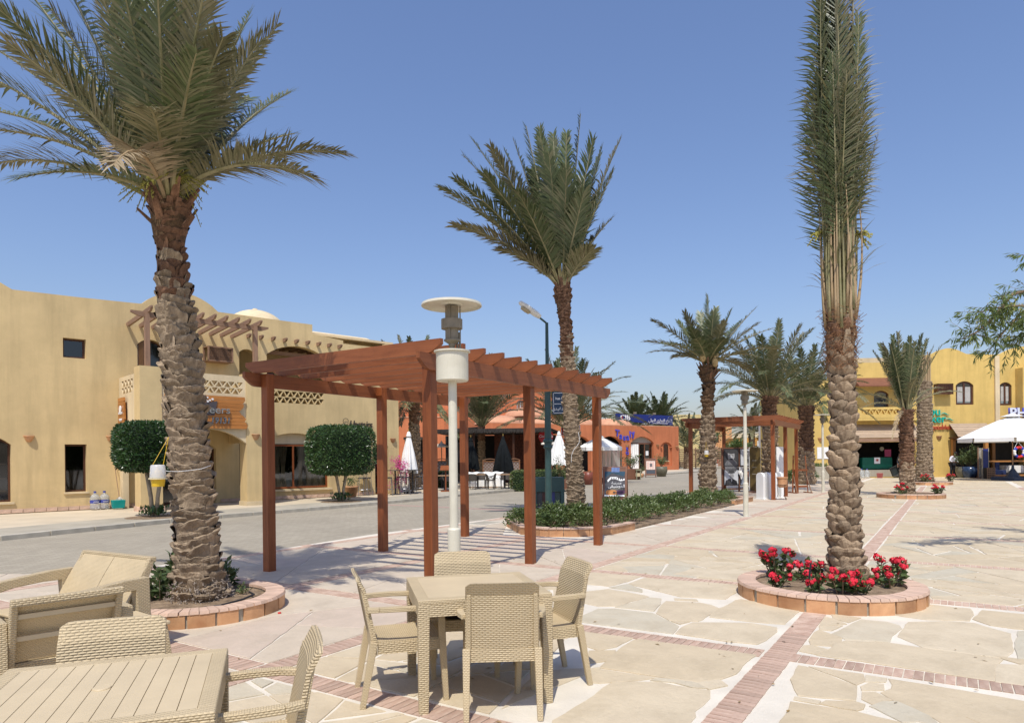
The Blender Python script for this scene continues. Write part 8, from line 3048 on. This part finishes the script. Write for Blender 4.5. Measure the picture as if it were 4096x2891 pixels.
for a, b in (((-.27, -.06, -.22), (.27, .06, -.19)), ((-.27, -.06, .35), (.27, .06, .38)), ((-.27, -.06, -.19), (-.24, .06, .35)), ((.24, -.06, -.19), (.27, .06, .35))):
    MB().b2(a, b).build('crate_side', GC, cr)
MB().b2((-.24, .03, -.19), (.24, .05, .35)).build('crate_bottom', GC, cr)
J2 = dict(pelvis=(0, 0, .96), chest=(.01, -.08, 1.22), neck0=(.03, -.14, 1.42), neck1=(.04, -.18, 1.48), head0=(.05, -.21, 1.53), head1=(.07, -.25, 1.60), head2=(.06, -.24, 1.68), face=Vector((.45, -.75, -.48)).normalized(),
          shl=(-.18, -.12, 1.38), ell=(-.33, -.14, 1.14), wrl=(-.13, -.30, 1.05), hal=(-.06, -.34, 1.03), shr=(.21, -.11, 1.38), elr=(.27, -.17, 1.10), wrr=(.14, -.34, .95), har=(.08, -.38, .92),
          hil=(-.10, 0, .90), knl=(-.11, -.05, .50), anl=(-.12, .02, .09), tol=(-.13, -.13, .035), hir=(.10, 0, .90), knr=(.11, -.05, .50), anr=(.12, .02, .09), tor=(.14, -.13, .035))
person('man in white shirt and dark trousers bending his head, beside the potted bush', (29.72, 46.1, 0), .2, J2, mat('white_shirt', (.68, .67, .72), .85, .08, 6), mat('dark_trousers', (.025, .026, .032), .85), M['black'], SK2, HR)

# access cover in the paving, fallen leaves
q = G(1938, 2093)
t = thing('access_cover', 'grey metal access cover in a white frame beyond the near pergola', 'access cover', (q.x, q.y, .004), UA)
MB().b2((-.42, -.3, 0), (.42, .3, .012)).build('cover', M['conc'], t)
for a, b in (((-.5, -.38, 0), (.5, -.3, .014)), ((-.5, .3, 0), (.5, .38, .014)), ((-.5, -.3, 0), (-.42, .3, .014)), ((.42, -.3, 0), (.5, .3, .014))):
    MB().b2(a, b).build('frame_bar', M['mortar'], t)
mb = MB()
rr = random.Random(31)
for i in range(230):
    y = 3 + 14 * rr.random() ** 1.6
    p = Vector((rr.uniform(-.7, .75) * y, y, .012))
    if not free(p):
        continue
    a, l, w = rr.uniform(0, 6.28), rr.uniform(.015, .06), rr.uniform(.004, .012)
    d, s = Vector((math.cos(a), math.sin(a), 0)), Vector((-math.sin(a), math.cos(a), 0))
    k = rr.uniform(-.01, .01)
    mb.add([p, p + d * l * .5 + s * w + Vector((0, 0, .006)), p + d * l + s * k + Vector((0, 0, .003)), p + d * l * .5 - s * w + Vector((0, 0, .002))], [(0, 1, 2), (0, 2, 3)])
o = stuff(mb.build('fallen_leaves', leafmat('dry_litter', [(.20, .13, .05), (.30, .2, .08), (.12, .09, .05)], .8, .1, .2)))
tag(o, 'dry leaf bits scattered over the plaza paving', 'leaf litter')
